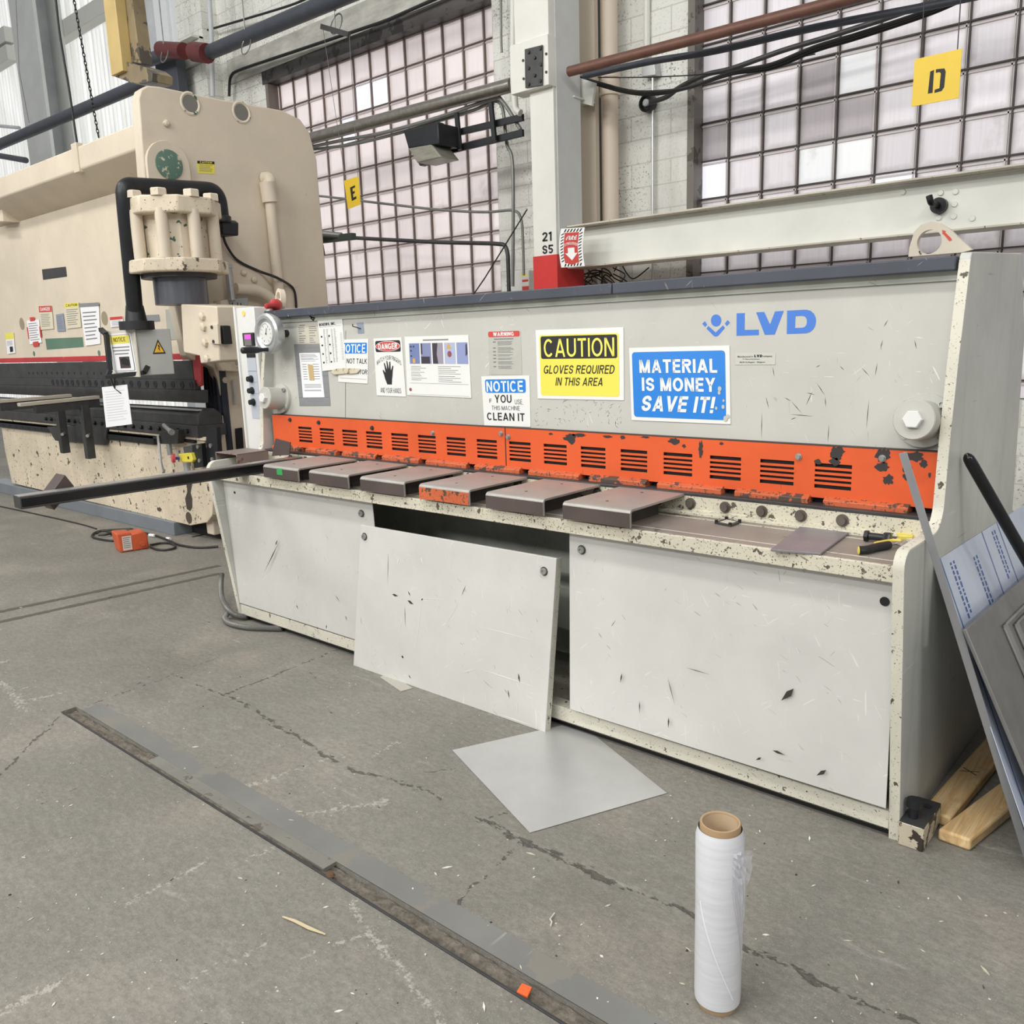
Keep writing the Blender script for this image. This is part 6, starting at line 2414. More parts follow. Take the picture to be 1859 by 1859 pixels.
ts = Sheet(V3((q[0].x, q[0].y, zt_p - .02)).lerp(V3((q[1].x, q[1].y, zt_p - .02)), .05) + off * .013, V3((q[0].x, q[0].y, zt_p - .02)).lerp(V3((q[1].x, q[1].y, zt_p - .02)), .88) + off * .013, V3((q[0].x, q[0].y, zb_p + .03)).lerp(V3((q[1].x, q[1].y, zb_p + .03)), .95) + off * .013, V3((q[0].x, q[0].y, zb_p + .02)).lerp(V3((q[1].x, q[1].y, zb_p + .02)), .1) + off * .013, th=.003)
tn = thing('pendant_notice', ts.P(.5, 1), 'white NOTICE sign with yellow heading and a dark photo on the pendant', 'sign')
ts.plate('sheet', M['paper'], tn)
b = B(); ts.rect(b, .04, .03, .96, .97, 1, .03); b.build('border', M['text'], tn, smooth=0)
b = B(); ts.rect(b, .06, .04, .94, .96, 2, .03); b.build('field', M['paper'], tn, smooth=0)
b = B(); ts.rect(b, .08, .055, .92, .26, 3); b.build('heading', M['signyellow'], tn, smooth=0)
b = B(); ts.text(b, 'NOTICE', .24, .10, .76, .21, 4, .01); b.build('heading_text', M['text'], tn, smooth=0)
b = B()
for i, (a, c) in enumerate(((.12, .88), (.14, .86), (.2, .8))): ts.rect(b, a, .34 + i * .085, c, .37 + i * .085, 3)
b.build('print', M['grey_ink'], tn, smooth=0)
b = B(); ts.rect(b, .36, .60, .80, .90, 3); b.build('picture', flat('dark_picture', (74, 56, 58), .5), tn, smooth=0)
b = B(); ts.pg(b, [(.42, .66), (.6, .62), (.78, .7), (.74, .84), (.55, .82), (.44, .78)], 4); b.build('picture_machine', M['text'], tn, smooth=0)
# triangle label on the right face
fa = lambda k, z: Pm.lerp(Rm, k) * 1 + V3((0, 0, z - Pm.lerp(Rm, k).z))
rs_ = Sheet(fa(.40, zt_p - .13), fa(.76, zt_p - .13), fa(.76, zt_p - .36), fa(.40, zt_p - .36), th=.0008)
H = zt_p - zb_p
rs_ = Sheet(fa(.42, zt_p - H * .22), fa(.80, zt_p - H * .22), fa(.80, zt_p - H * .54), fa(.42, zt_p - H * .54), th=.0008)
b = B(); rs_.pg(b, [(.5, 0), (1, 1), (0, 1)], 1); o = b.build('warning_triangle', M['text'], bx, smooth=0)
b = B(); rs_.pg(b, [(.5, .2), (.87, .9), (.13, .9)], 2); b.build('triangle_field', flat('triangle_yellow', (228, 176, 44), .5), bx, smooth=0)
b = B(); rs_.pg(b, [(.52, .36), (.62, .56), (.54, .56), (.6, .84), (.42, .6), (.5, .6), (.44, .4)], 3); b.build('lightning_bolt', M['text'], bx, smooth=0)
# guard handle
b = B()
Lh = at(190, 612, y=2.98)
hpts = [at(183, 598, y=3.0), at(193, 607, y=2.98), at(200, 672, y=2.97), at(195, 684, y=2.94), at(262, 676, y=3.0), at(270, 662, y=3.05)]
for p_, q_ in zip(hpts, hpts[1:]): b.beam(p_, q_, .03, .035, up=(0, 1, .2))
b.build('guard_handle', M['black'], cp, bevel=.003)
# pole
b = B()
p_top = [at(247, 585, y=3.02), at(227, 372, y=2.96), at(224, 336, y=2.96), at(396, 345, y=3.72), at(403, 400, y=3.74)]
b.tube(fillet(p_top, .42, 10), .056, 16); b.build('pole', M['blacksteel'], cp)
b = B()
c = at(249, 596, y=3.02)
b.lathe(V3((c.x, c.y, zt_p)), (0, 0, 1), [(0, .12), (.06, .12), (.06, .075), (.17, .06), (.17, .045)], 24); b.build('pole_socket', M['black'], cp)
b = B()
o4 = [at(*q, y=3.72) for q in ((373, 404), (399, 398), (404, 402), (404, 426), (377, 429))]
b.prism(o4, (0, .14, 0))
c = p_top[-1]
b.lathe(c + V3((0, 0, -.02)), (0, 0, 1), [(0, .07), (.05, .07), (.055, .055)], 20)
b.build('pivot_block', M['black'], cp, bevel=.01)
# white paper on a string below the pendant
s = sheet_px([(185, 703), (231, 698), (240, 770), (193, 776)], .0015, y=2.98)
t = thing('hanging_paper', s.P(.5, 1), 'white sheet of paper tied below the pendant box', 'paper')
s.plate('sheet', M['paper'], t, 0)
b = B(); s.lines(b, .1, .12, .9, .9, 12, .25); b.build('print', flat('faint_print', (206, 206, 212), .7), t, smooth=0)
b = B(); q = at(200, 684, y=2.95); e = s.P(.52, .06, .004)
b.tube([q, e], .004, 5); b.tube([at(208, 684, y=2.95), e, s.P(.75, .2, .006)], .004, 5); b.build('tie_string', M['cable'], t)

# =================================================================== LOOSE THINGS
# squaring arm sticking out of the table's left end, with its stop plate
A0 = at(31, 900, z=.945); A1 = at(470, 838, z=.945); A2 = at(548, 828, z=.945)
ax = A0.x + .02
sq = thing('squaring_arm', (ax, (A0.y + A2.y) / 2, .89), 'long black squaring arm sticking out toward the viewer from left table end', 'squaring arm')
dirA = (A2 - A0); dirA.z = 0
dn = dirA.normalized(); sd = V3((dn.y, -dn.x, 0))
w2 = .042
c0 = V3((A0.x, A0.y, 0)) + sd * .0; c2 = V3((A2.x, A2.y, 0))
def armbox(name, off, wd, z0, z1, mat, s=0.0, e=0.0, bev=.003):
    b = B()
    p = c0 + sd * off + dn * s; q = c2 + sd * off - dn * e
    b.prism([p - sd * wd, p + sd * wd, p + sd * wd + V3((0, 0, 0)), p - sd * wd][:2] + [q + sd * wd, q - sd * wd], (0, 0, 0.0001)) if False else b.beam(p + V3((0, 0, (z0 + z1) / 2)), q + V3((0, 0, (z0 + z1) / 2)), wd * 2, z1 - z0)
    return b.build(name, mat, sq, bev)
armbox('arm_body', 0, w2, .895, .938, M['blackgloss'])
armbox('top_strip', -.008, w2 - .012, .938, .945, M['steel'], .0, .0, .001)
armbox('lower_edge', .0, w2 + .003, .889, .897, M['darksteel'], 0, 0, .001)
b = B(); p = c0 - dn * .004
b.beam(p + V3((0, 0, .916)), p + dn * .006 + V3((0, 0, .916)), w2 * 2 + .004, .054); b.build('end_cap', M['darksteel'], sq, bevel=.002)
b = B()
st = [at(*q, x=ax - .06) for q in ((118, 862), (135, 883), (99, 926), (84, 908))]
bk = [at(*q, x=ax - .06 - .10) for q in ((118, 862), (135, 883), (99, 926), (84, 908))]
b.prism(st, (-.10, .0, 0)); b.build('stop_plate', M['cover_front'], sq, bevel=.002)
b = B()
for y in (2.48, 2.70):
    b.box(ax - .02, ax + .05, y, y + .04, TZ, .892)
b.build('arm_support', M['blacksteel'], sq)
# square tube offcut on the table's left end
tq = [at(*q, y=2.60) for q in ((408, 822), (446, 820), (447, 838), (410, 841))]
x0, x1 = tq[0].x, tq[1].x
b = B()
tz0, tz1 = TZ + .003, TZ + .082
b.prism(fillet([(x0, 2.54, tz0), (x1, 2.56, tz0), (x1, 2.56, tz1), (x0, 2.56, tz1), (x0, 2.56, tz0 + .0001)], .012, 4)[:-1], (0, .20, 0))
o = thing('tube_offcut', ((x0 + x1) / 2, 2.66, TZ), 'rusty square tube offcut lying on the left end of the table', 'tube')
b.bm.free()
b = B()
t_ = .005
for (a, c, e, f_) in ((x0, x1, tz0, tz0 + t_), (x0, x1, tz1 - t_, tz1), (x0, x0 + t_, tz0, tz1), (x1 - t_, x1, tz0, tz1)):
    b.box(a, c, 2.54, 2.745, e, f_)
b.build('tube_wall', paint('rusty_tube', (134, 122, 116), (118, 78, 62), chip=.6, cs=10, fine=.28, light=1, dark=1), o, bevel=.002)
# small plate standing against the beam on the left
q = [at(*p, y=2.70) for p in ((500, 796), (527, 803), (525, 826), (493, 828))]
b = B(); b.prism(q, (0, .006, 0))
tag(b.build('steel_scrap', M['cover_front'], bevel=.001), 'brown steel scrap plate standing upright at the left end of the orange guard', 'steel plate')

# fallen cover panel, leaning on the machine
B0, B1 = at(642, 1208, z=.0), at(990, 1330, z=.0)
T0, T1 = at(655, 953, y=2.484), at(1010, 1014, y=2.484)
fp = thing('fallen_cover', ((B0.x + B1.x) / 2, 2.46, 0), 'scratched pale grey cover panel standing loose on the floor before the shear', 'cover panel')
B0.y = B1.y = 2.458; B0.z = B1.z = 0
nrm = V3((0, .012, 0))
b = B(); b.prism([B0, B1, T1, T0], nrm); pn = b.build('panel', M['panel'], fp, bevel=.002)
b = B()
s_ = (T1 - B1)
b.prism([B1 + V3((-.004, .012, .003)), B1 + V3((.0, .012, .003)), T1 + V3((.0, .012, -.003)), T1 + V3((-.004, .012, -.003))], (0, .022, 0)); b.build('folded_edge', M['edge'], fp)
pnn = (B1 - B0).cross(T0 - B0).normalized()
if pnn.dot(CAM - B0) < 0: pnn = -pnn
for px, py in ((662, 974), (988, 1037)):
    c = on(px, py, B0, pnn)
    b = B(); b.lathe(c, pnn, [(0, .018), (.002, .018)], 16); b.build('washer', M['darksteel'], fp)
    b = B(); b.lathe(c, pnn, [(.002, .014), (.01, .013), (.01, .006), (.006, .005)], 16); b.build('bolt', M['steel'], fp)
b = B()
for (x0, y0, x1, y1, wp) in ((712, 1079, 723, 1082, 4), (740, 1090, 751, 1097, 5), (741, 1073, 745, 1082, 2), (765, 1090, 768, 1086, 2), (729, 1191, 733, 1194, 5), (941, 1222, 944, 1240, 3), (922, 1252, 925, 1268, 2), (742, 1225, 746, 1232, 2), (735, 1098, 736, 1140, .8), (705, 1000, 704, 1062, .7), (846, 1062, 838, 1082, 1)):
    a, c = on(x0, y0, B0, pnn) + pnn * .0012, on(x1, y1, B0, pnn) + pnn * .0012
    d = (c - a).normalized(); s = pnn.cross(d) * wp * .0014
    b.poly([a, a.lerp(c, .4) + s, c, a.lerp(c, .5) - s])
b.build('paint_chip', M['muntin2'], fp, smooth=0)
b = B()
for (x0, y0, x1, y1, wp) in ((725, 1008, 721, 1028, 2.4), (764, 1010, 768, 1024, 3), (768, 1076, 752, 1200, 1.0), (738, 1088, 720, 1175, .8), (868, 1136, 980, 1165, 1.2), (835, 1222, 868, 1213, 1.4), (868, 1213, 975, 1248, 2), (838, 1085, 800, 1150, .8), (750, 1086, 815, 1088, .8), (905, 1296, 970, 1318, 2), (880, 1255, 885, 1285, 1.2), (940, 1270, 938, 1300, 1.2), (655, 1035, 690, 1062, .8)):
    a, c = on(x0, y0, B0, pnn) + pnn * .0012, on(x1, y1, B0, pnn) + pnn * .0012
    d = (c - a).normalized(); s = pnn.cross(d) * wp * .0012
    b.poly([a, a.lerp(c, .4) + s, c, a.lerp(c, .5) - s])
b.build('pale_scratch', flat('scratch_white', (238, 238, 234), .5), fp, smooth=0)

# aluminium sheet on the floor and a scrap under the panel
q = [at(*p, z=.0) for p in ((821, 1363), (962, 1513), (1211, 1441), (1082, 1338), (1020, 1318))]
b = B(); b.prism([V3((p.x, p.y, .0015)) for p in q], (0, 0, .002))
tag(b.build('aluminium_sheet', M['alu'], bevel=.0005), 'large bare aluminium sheet lying flat on the floor', 'metal sheet')
q = [at(*p, z=.0) for p in ((690, 1230), (728, 1256), (749, 1250), (706, 1222))]
b = B(); b.prism([V3((p.x, p.y, .0008)) for p in q], (0, 0, .002))
tag(b.build('card_scrap', flat('scrap_grey', (178, 174, 164), .6)), 'small grey scrap peeping out under the loose cover panel', 'scrap')

# stretch wrap roll
rc = at(1302, 1818, z=0); rc = V3((rc.x, rc.y, 0))
rw = thing('stretch_wrap_roll', rc, 'roll of clear stretch wrap standing upright on the floor', 'stretch wrap roll')
rb = .0535
H = .468
tilt = V3((.0, .0, 1))
b = B()
b.lathe(rc + V3((0, 0, .014)), tilt, [(0, .046), (.002, .0525), (.02, rb), (.25, rb), (.42, rb + .001), (.434, rb - .003), (.441, .049)], 56, True, False)
b.build('film', M['wrap'], rw)
b = B()
b.lathe(rc, tilt, [(0, .0385), (0, .0455), (H - .002, .0455), (H, .0445), (H, .0400), (H - .002, .0385), (.01, .0385)], 44, False, False)
lab(b.build('core', M['card'], rw), 'brown cardboard core')
b = B()
b.lathe(rc, tilt, [(.02, .0383), (H - .003, .0383)], 44, False, False)
b.lathe(rc, tilt, [(H - .0012, .0447), (H + .0002, .0425), (H - .0012, .0392)], 44, False, False)
b.build('core_inside', M['cardin'], rw)
# loose edge of film: diagonal cord and crumpled tail
b = B()
to = (CAM - rc); a0 = math.atan2(to.y, to.x)
pts = []
for i in range(24):
    k = i / 23
    a = a0 - 1.0 + 1.62 * k ** .8
    a = a0 - .85 + 1.55 * k
    z = .285 - .24 * k ** .85
    r = rb + .0008
    pts.append(rc + V3((r * math.cos(a), r * math.sin(a), z)))
b.tube(pts, .0016, 6)
b.build('film_cord', flat('film_white', (240, 240, 244), .3), rw)
rn = random.Random(12)
b = B()
n1, n2 = 18, 7
a1 = a0 + .55
gr_ = []
for i in range(n1):
    row = []
    for j in range(n2):
        k = j / (n2 - 1)
        a = a1 + .75 * k + rn.uniform(-.03, .03)
        z = .425 - .30 * i / (n1 - 1) * (.35 + .65 * k) + rn.uniform(-.004, .004)
        bulge = .020 * (max(0, 1 - i / 10)) * k
        r = rb + .002 + bulge + rn.uniform(-.003, .005) * (1 if i < 11 else .25)
        row.append(b.v(rc + V3((r * math.cos(a), r * math.sin(a), z))))
    gr_.append(row)
for i in range(n1 - 1):
    for j in range(n2 - 1): b.f((gr_[i][j], gr_[i + 1][j], gr_[i + 1][j + 1], gr_[i][j + 1]))
tm = NT('crumpled_clear_film')
tm.bs.inputs['Alpha'].default_value = .55
tm.bs.inputs['Coat Weight'].default_value = 1
b.build('film_tail', tm.out(S(226, 226, 234), .18), rw, smooth=0)

# lumber beside the shear
def board(px, z, label, x_len):
    q = [at(*p, z=z) for p in px]
    b = B(); b.prism([V3((p.x, p.y, .001)) for p in q], (0, 0, z - .001))
    o = tag(b.build('wood_board', M['wood'], bevel=.008, seg=3), label, 'board', 'boards beside the shear')
    return o


f0, f1 = at(1703, 1504, z=.04), at(1757, 1523, z=.04)
d1 = (at(1867, 1432, z=.04) - at(1775, 1512, z=.04)).normalized()
d1 = V3((.19, .98, 0)).normalized()
b = B(); L = .72
sx = V3((f1.x - f0.x, f1.y - f0.y, 0)).normalized() * .092
f0 = V3((f0.x, f0.y, .001))
b.prism([f0, f0 + sx, f0 + sx + d1 * L, f0 + d1 * L], (0, 0, .039))
tag(b.build('wood_board', M['wood'], bevel=.008, seg=3), 'pale wooden board nearer the viewer, beside the foot block', 'board', 'boards beside the shear')
g0 = at(1675, 1466, z=.04); g0 = V3((g0.x, g0.y, .001))
g0.x = max(g0.x, XR + .004)
d2 = V3((.055, 1, 0)).normalized()
sx2 = V3((1, -.1, 0)).normalized() * .085
b = B(); b.prism([g0, g0 + sx2, g0 + sx2 + d2 * .9, g0 + d2 * .9], (0, 0, .039))
tag(b.build('wood_board', M['wood'], bevel=.008, seg=3), 'wooden board tight against the shear side, behind the other board', 'board', 'boards beside the shear')
b = B()
c = g0 + sx2 * .45 + d2 * .34 + V3((0, 0, .0396))
for a in (.5, -.6):
    d = V3((math.cos(a), math.sin(a), 0)) * .03
    s = V3((-d.y, d.x, 0)) * .07
    b.poly([c - d - s, c + d - s, c + d + s, c - d + s])
o = b.build('pen_mark', M['text'], None, smooth=0)
o.parent = [q for q in D.objects if q.name.startswith('wood_board')][-1]
o.location = o.location - o.parent.location

# sheet with protective film leaning on the side plate
tl = at(1697, 1020, x=XR + .003); tr = at(1859, 917, x=XR + .003)
tr = tl + (tr - tl) * 1.35
# foot of the left edge
best = None
for i in range(400):
    xx = XR + i * .002
    # point on the floor at the same depth as the top-left corner, slid along y for the lean
    pass
bl = at(1697 + 162 * 1.28, 1020 + 478 * 1.28, z=0)
bl.z = 0.0
br_ = tr + (bl - tl) * (tr.z / tl.z)
br_.z = 0.0
ls = thing('filmed_sheet', (bl + br_) / 2, 'big metal sheet in bluish protective film leaning on the shear side', 'metal sheet')
nn = (br_ - bl).cross(tl - bl).normalized()
if nn.dot(CAM - bl) < 0: nn = -nn
b = B(); b.prism([bl, br_, tr, tl], -nn * .002); b.build('sheet', M['film'], ls, bevel=.0004)
sfm = Sheet(tl, tr, br_, bl, th=.0)
b = B()
for u in (.03, .33, .46, .83):
    sfm.pg(b, [(u, .0), (u + .005, .0), (u + .005, 1), (u, 1)], 1)
b.build('film_line', flat('film_blue_line', (86, 112, 160), .5), ls, smooth=0)
b = B()
rn = random.Random(31)
b.bm.free()
bp_ = flat('film_blue_print', (70, 98, 160), .5)
for (u, v) in ((.075, .03), (.22, .06), (.22, .38), (.40, .02), (.55, .03), (.52, .34), (.08, .50)):
    b = B()
    for j in range(2):
        vv = v
        while vv < v + .17:
            l = rn.uniform(.008, .02)
            sfm.rect(b, u + j * .020, vv, u + j * .020 + .009, vv + l, 1)
            vv += l + .005
    b.build('film_print', bp_, ls, smooth=0)
b = B()
for i in range(8):
    a = pi * i / 8
    du, dv = .018 * math.cos(a), .014 * math.sin(a)
    sfm.pg(b, [(.42 - du, .30 - dv), (.42 - du + .002, .30 - dv + .003), (.42 + du, .30 + dv), (.42 + du - .002, .30 + dv - .003)], 1)
b.build('film_star', flat('film_blue_star', (60, 96, 170), .5), ls, smooth=0)

# long flat bar leaning on the notch of the side plate
K = at(1684, 968, x=XR + .006)
Bm = at(1874, 1585, z=0)
dirb = (K - Bm)
tpar = None
for i in range(100, 260):
    p = Bm + dirb * (i / 100)
    d = p - CAM
    zc = d.dot(CF); py = 929.5 - FPX * d.dot(CU) / zc
    if py < 824: tpar = i / 100; break
Tm = Bm + dirb * (tpar or 1.4)
b = B(); b.beam(Bm + V3((0, 0, .004)), Tm, .022, .005, up=(CAM - K).normalized())
tag(b.build('flat_bar', steel('grey_flat_bar', (146, 146, 148), .4, .4, .1), bevel=.001), 'long thin grey flat bar leaning across the orange guard and table corner', 'bar')

# grey panel with an embossed frame, leaning on the filmed sheet
def onsheet(px, py, h): return on(px, py, tl + nn * h, nn)


g = [onsheet(1754, 1142, .045), onsheet(1846, 1062, .045)]
gd = onsheet(1859, 1392, .045) - g[0]
gu = g[1] - g[0]
w1 = g[0] + gu * 3.2
foot = g[0] + gd * (g[0].z / -gd.z) if gd.z < 0 else g[0] + V3((.3, 0, -g[0].z))
foot.z = 0.002
gp2 = [g[0], g[0] + gu * 2.2, foot + gu * 2.2, foot]
gp2[2].z = 0.002
dp_ = thing('door_panel', (gp2[3] + gp2[2]) / 2, 'grey metal panel with raised rectangular frame leaning at the right edge', 'metal panel')
n2_ = (gp2[1] - gp2[0]).cross(gp2[3] - gp2[0]).normalized()
if n2_.dot(CAM - gp2[0]) < 0: n2_ = -n2_
b = B(); b.prism(gp2, -n2_ * .012); b.build('panel', steel('panel_grey', (122, 120, 118), .45, .25, .18), dp_, bevel=.003)
ds = Sheet(gp2[0], gp2[1], gp2[2], gp2[3], th=.0)
b = B()
for m_ in (.22, .30):
    mv = m_ * .40
    for (a, c, e, f_) in ((m_, mv, 1 - m_, mv + .012), (m_, 1 - mv - .012, 1 - m_, 1 - mv), (m_, mv, m_ + .03, 1 - mv), (1 - m_ - .03, mv, 1 - m_, 1 - mv)):
        p4 = [ds.P(a, c), ds.P(e, c), ds.P(e, f_), ds.P(a, f_)]
        b.prism(p4, n2_ * .007)
b.build('raised_frame', steel('panel_ridge', (140, 138, 136), .4, .3, .15), dp_, bevel=.002)

# black bar with rounded end leaning above
p0 = at(1755, 826, x=XR + .02)
p1 = at(1863, 1015, x=XR + .19)
p2 = p0 + (p1 - p0) * 3.3
k = p0.z / (p0.z - p1.z)
p2 = p0 + (p1 - p0) * k
b = B()
d = (p2 - p0).normalized()
pts = [p0 - d * .004, p0 + d * .004, p0 + d * .012] + [p0 + d * .03, p2 - d * .02]
b.tube(pts, [.007, .0135, .0165, .018, .018], 18)
tag(b.build('black_pipe', M['blackgloss']), 'glossy black pipe leaning on the shear side at the right edge', 'pipe')

# things on the table
q = [at(*p, z=TZ + .009) for p in ((1399, 997), (1490, 1004), (1541, 966), (1453, 955))]
b = B(); b.prism([V3((p.x, p.y, TZ + .002)) for p in q], (0, 0, .007))
tag(b.build('steel_plate', steel('grey_plate', (140, 138, 142), .45, .25, .12), bevel=.001), 'square grey steel plate lying on the right of the shear table', 'steel plate')
p0 = at(1572, 972, z=TZ + .02); p1 = at(1600, 975, z=TZ + .02)
p0.z = p1.z = TZ + .019
bt = thing('machine_bolt', ((p0.x + p1.x) / 2, (p0.y + p1.y) / 2, TZ), 'short thick black bolt with nut lying on the table', 'bolt')
d = (p1 - p0); d.z = 0; d.normalize()
p1 = p0 + d * .075
b = B(); b.hexnut(p0 - d * .004, d, .019, .014); b.build('head', M['blackgloss'], bt, bevel=.0015)
b = B(); b.cyl(p0, p1, .0115, n=18); b.build('shank', M['black'], bt)
b = B(); b.hexnut(p1 - d * .022, d, .019, .022); b.build('nut', M['blackgloss'], bt, bevel=.0015)
# pliers
zq = Z(1380, 930, .17213)
def tp(u, v, z): return at(*zq(u, v), z=z)
plz = TZ + .014
pr_ = thing('pliers', tp(1400, 330, TZ), 'pliers with black and yellow grips lying on the right end of table', 'pliers')
b = B()
pts = [tp(1045, 400, plz), tp(1120, 395, plz), tp(1220, 370, plz), tp(1360, 345, plz)]
b.tube(smoothpath(pts, 5), .0125, 10); b.build('handle_grip', M['black'], pr_)
b = B()
b.tube(smoothpath([tp(1215, 330, plz + .002), tp(1300, 312, plz + .002), tp(1400, 300, plz + .002), tp(1480, 300, plz + .002)], 5), .006, 8)
e0 = tp(1020, 402, plz); b.lathe(tp(1040, 402, plz), (e0 - tp(1040, 402, plz)), [(0, .0128), (.002, .010)], 12)
b.build('yellow_grip', M['toolyellow'], pr_)
b = B()
b.tube(smoothpath([tp(1350, 345, plz), tp(1440, 325, plz), tp(1500, 345, plz), tp(1530, 310, plz)], 5), .006, 8)
b.build('steel_handle', M['steel'], pr_)
b = B()
b.prism([tp(*u, TZ + .004) for u in ((1430, 250), (1520, 225), (1610, 225), (1640, 250), (1610, 305), (1520, 300), (1450, 290))], (0, 0, .016)); b.build('jaw_body', M['toolyellow'], pr_, bevel=.003)
b = B()
b.prism([tp(*u, TZ + .004) for u in ((1600, 285), (1650, 262), (1690, 235), (1660, 230), (1580, 235), (1545, 245))], (0, 0, .020)); b.build('jaw', M['steel'], pr_, bevel=.002)
b = B(); b.tube([tp(1330, 240, TZ + .009), tp(1400, 250, TZ + .009)], .009, 10)
tag(b.build('black_fitting', M['blackgloss']), 'small black cylinder beside the pliers on the table', 'fitting')

# orange foot pedal and its cord
PZ = 0.0
pc0 = at(213, 1000, z=0); pc1 = at(272, 995, z=0)
fpd = thing('foot_pedal', (pc0 + pc1) / 2, 'orange foot pedal on the floor in front of the press brake', 'foot pedal')
zz = Z(0, 820, .17213)
fl = [at(*zz(*q), z=0) for q in ((1275, 1070), (1410, 1048), (1580, 1015))]
dd_ = (fl[1] - fl[0]); dd_.z = 0; L1 = dd_.length; dd_.normalize()
back = V3((-dd_.y, dd_.x, 0))
if back.y < 0: back = -back
h1 = .15
b = B()
b.prism([fl[0], fl[0] + dd_ * L1, fl[0] + dd_ * L1 + V3((0, 0, h1)), fl[0] + V3((-.02 * dd_.x, -.02 * dd_.y, h1 + .01))], back * .17); hood = b.build('hood', M['pedal'], fpd, bevel=.012)
b = B()
m0 = fl[0] + dd_ * (L1 - .01)
L2 = (fl[2] - fl[1]).length
b.prism([m0, m0 + dd_ * L2, m0 + dd_ * L2 + V3((0, 0, h1 * .75)), m0 + dd_ * L2 * .8 + V3((0, 0, h1 * .98)), m0 + V3((0, 0, h1 * .93))], back * .16); b.build('body', M['pedal'], fpd, bevel=.012)
ps_ = Sheet(fl[0] + dd_ * .02 + V3((0, 0, h1 * .86)) - back * .001, fl[0] + dd_ * (L1 * .93) + V3((0, 0, h1 * .86)) - back * .001, fl[0] + dd_ * (L1 * .93) + V3((0, 0, .015)) - back * .001, fl[0] + dd_ * .02 + V3((0, 0, .015)) - back * .001, th=.001)
b = B(); ps_.rect(b, 0, 0, 1, 1); o = b.build('label_plate', flat('worn_label', (214, 200, 192), .6), fpd, smooth=0)
b = B(); ps_.lines(b, .1, .1, .92, .92, 6, .35, 2); b.build('print', M['grey_ink'], fpd, smooth=0)
b = B(); b.cyl(m0 + dd_ * .08 + V3((0, 0, .05)) - back * .002, m0 + dd_ * .08 + V3((0, 0, .05)) - back * .02, .02, n=14); b.build('hinge_pin', M['pedal'], fpd)
b = B()
cpts = [(1585, 985), (1650, 972), (1720, 962), (1800, 968), (1845, 995), (1830, 1020), (1740, 1035), (1650, 1030), (1600, 1012), (1590, 998)]
b.tube(smoothpath([at(*zz(*q), z=.012) for q in cpts], 6), .009, 6)
b.tube(smoothpath([at(*zz(*q), z=.012) for q in ((1250, 940), (1130, 935), (1000, 910), (970, 885), (1010, 850), (1090, 830), (1240, 820), (1380, 815), (1400, 835), (1340, 865), (1220, 878), (1170, 868), (1180, 845), (1290, 830), (1400, 828), (1500, 850), (1620, 880), (1700, 905), (1800, 945), (1900, 985), (2080, 1010), (2300, 1000))], 6), .009, 6)
b.tube(smoothpath([at(*zz(*q), z=.022) for q in ((1020, 862), (1060, 840), (1130, 842), (1165, 860), (1110, 876), (1040, 880))], 6), .009, 6)
o = b.build('cord', M['cable'], fpd)
b = B()
for a_, c_ in (((1575, 878), (1630, 885)), ((1760, 915), (1795, 922)), ((1285, 872), (1310, 885))):
    b.tube([at(*zz(*a_), z=.016), at(*zz(*c_), z=.016)], .013, 6)
b.build('cord_tape', M['white_ink'], o)
pts = [at(*q, z=.006) for q in ((-10, 917), (60, 932), (140, 950), (175, 960))]
b = B(); b.tube(smoothpath(pts, 6), .007, 6)
tag(b.build('floor_cable', M['cable']), 'thin cable lying on the floor along the press kerb', 'cable')

# armoured conduit on the floor at the shear's left foot
zz = Z(380, 1020, .16138)
b = B()
p3 = [at(*zz(140, 140), y=2.75), at(*zz(130, 250), y=2.70), at(*zz(140, 400), y=2.62), at(*zz(200, 520), z=.05), at(*zz(300, 600), z=.03), at(*zz(430, 620), z=.02)]
p4 = [at(*zz(200, 580), z=.03), at(*zz(175, 640), z=.018), at(*zz(240, 695), z=.018), at(*zz(420, 735), z=.018), at(*zz(640, 745), z=.018), at(*zz(820, 750), z=.018)]
for pts in (p3, p4):
    pp_ = smoothpath(pts, 26)
    b.tube(pp_, [.017 if (i // 1) % 2 else .0135 for i in range(len(pp_))], 10)
tag(b.build('armoured_hose', steel('hose_grey', (120, 120, 116), .4, .3, .2), smooth=0), 'ribbed grey armoured hose coming out under the left foot of the shear', 'hose')

# small litter
def chip(px, mat, name, label, th=.004, cat='scrap', z=0.0):
    q = [at(*p, z=z) for p in px]
    b = B(); b.prism([V3((p.x, p.y, z + .001)) for p in q], (0, 0, th))
    return tag(b.build(name, mat, bevel=.0006), label, cat)


zz = Z(500, 1259, .32275)
chip([zz(*q) for q in ((1387, 1642), (1443, 1665), (1418, 1718), (1358, 1690))], paint('orange_chip', (240, 104, 48), chip=.9, light=1, dark=1, mottle=.03), 'orange_chip', 'small bright orange square chip lying in the floor trench', .006)
b = B(); b.tube([at(*zz(*q), z=.006) for q in ((40, 1255), (110, 1280), (190, 1320), (282, 1355))], [.002, .0045, .005, .002], 6)
tag(b.build('wood_splinter', flat('straw', (206, 190, 156), .7)), 'thin pale wood splinter on the floor left of the trench', 'splinter')
b = B(); b.tube([at(*zz(*q), z=.005) for q in ((1570, 1235), (1545, 1268), (1555, 1285), (1548, 1308))], .0025, 5)
tag(b.build('wire_curl', flat('pale_wire', (206, 200, 186), .5)), 'small curled pale wire on the floor right of the trench', 'wire')
b = B(); c0_, c1_ = at(600, 1588, z=.004), at(606, 1580, z=.004)
b.sphere(c0_, .018, 8, (1, .7, .5)); tag(b.build('leaf_scrap', flat('brown_leaf', (96, 70, 52), .8)), 'curled brown scrap at the end of the deeper trench part', 'scrap')
rn = random.Random(77)
b = B()
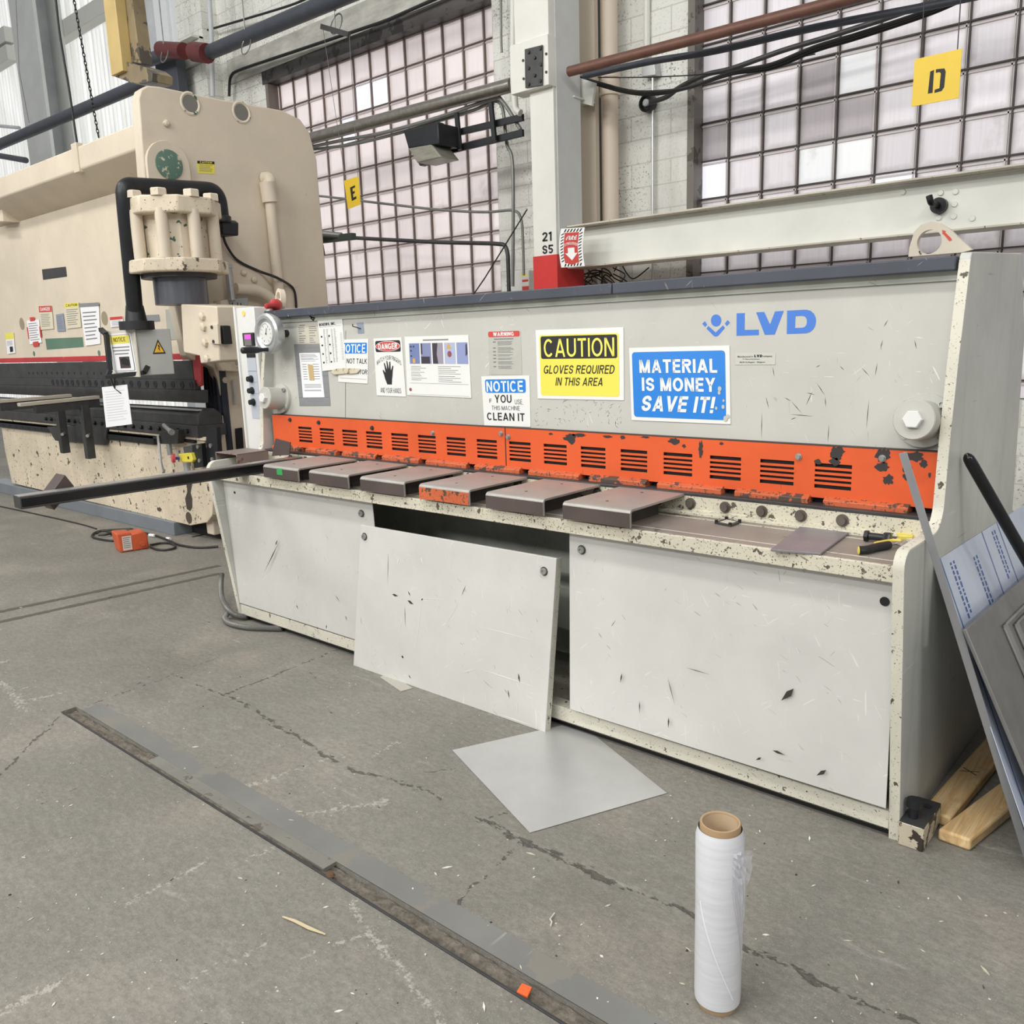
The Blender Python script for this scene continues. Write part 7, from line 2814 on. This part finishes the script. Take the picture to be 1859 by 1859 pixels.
for i in range(330):
    px, py = rn.uniform(0, 1859), rn.uniform(1060, 1900)
    c = at(px, py, z=0)
    if c.y > 2.40 and c.x > -4.5: continue
    if c.y > 3.3 or TY0 - .01 < c.y < TY1 + .01 or (1.85 < c.y < 2.6 and -2.25 < c.x < -1.38): continue
    r = rn.uniform(.0012, .0042)
    a = rn.uniform(0, 6.3)
    e = rn.choice((1, 1, 1.5, 2.5, 4))
    d = V3((math.cos(a), math.sin(a), 0)); s = V3((-d.y, d.x, 0))
    z0 = .0005
    if TY0 < c.y < TY1: z0 = TD + .014
    p = [c + d * r * e, c + s * r * .8, c - d * r * e, c - s * r * .7]
    b.prism([V3((q.x, q.y, z0)) for q in p], (0, 0, r * .7), mi=rn.choice((0, 0, 1, 2)))
tag(b.build('floor_debris', [flat('debris_pale', (206, 198, 178), .7), flat('debris_dark', (70, 64, 58), .8), flat('debris_white', (232, 230, 224), .6)], smooth=0), 'pale and dark crumbs scattered over the concrete floor', 'debris', kind='stuff')


# ------------------------------------------------------------------ every loose piece of these parts becomes a mesh of its own
def split_loose(o):
    me = o.data
    n = len(me.vertices)
    par = list(range(n))

    def find(a):
        while par[a] != a:
            par[a] = par[par[a]]
            a = par[a]
        return a
    for e in me.edges:
        a, c = find(e.vertices[0]), find(e.vertices[1])
        if a != c: par[a] = c
    groups = {}
    for p in me.polygons: groups.setdefault(find(p.vertices[0]), []).append(p)
    if len(groups) < 2: return
    first = True
    for ps in groups.values():
        ids = sorted({v for p in ps for v in p.vertices})
        mp = {v: i for i, v in enumerate(ids)}
        m2 = D.meshes.new(me.name)
        m2.from_pydata([me.vertices[v].co for v in ids], [], [[mp[v] for v in p.vertices] for p in ps])
        for m in me.materials: m2.materials.append(m)
        for p, q in zip(m2.polygons, ps):
            p.material_index = q.material_index
            p.use_smooth = q.use_smooth
        if any(p.use_smooth for p in m2.polygons): m2.set_sharp_from_angle(angle=math.radians(35))
        if first:
            o.data = m2
            first = False
        else:
            c = o.copy()
            c.data = m2
            COL.objects.link(c)
            c.parent = o.parent


for o in list(D.objects):
    if o.type == 'MESH' and o.parent is not None and o.name.split('.')[0] in (
            'rivet', 'bolt_hole', 'frame_bolt', 'block_bolt', 'plate_bolt', 'bracket_screw', 'bare_patch', 'scrape', 'worn_patch', 'hanger', 'screw', 'rib', 'wire', 'coupling',
            'paint_chip', 'pale_scratch', 'arm_support', 'holder_hole', 'rail_slot', 'plate_screw', 'inner_beam', 'rear_frame', 'flange', 'red_tape', 'cord_tape', 'levelling_bolt', 'red_label', 'tape_strip'):
        split_loose(o)
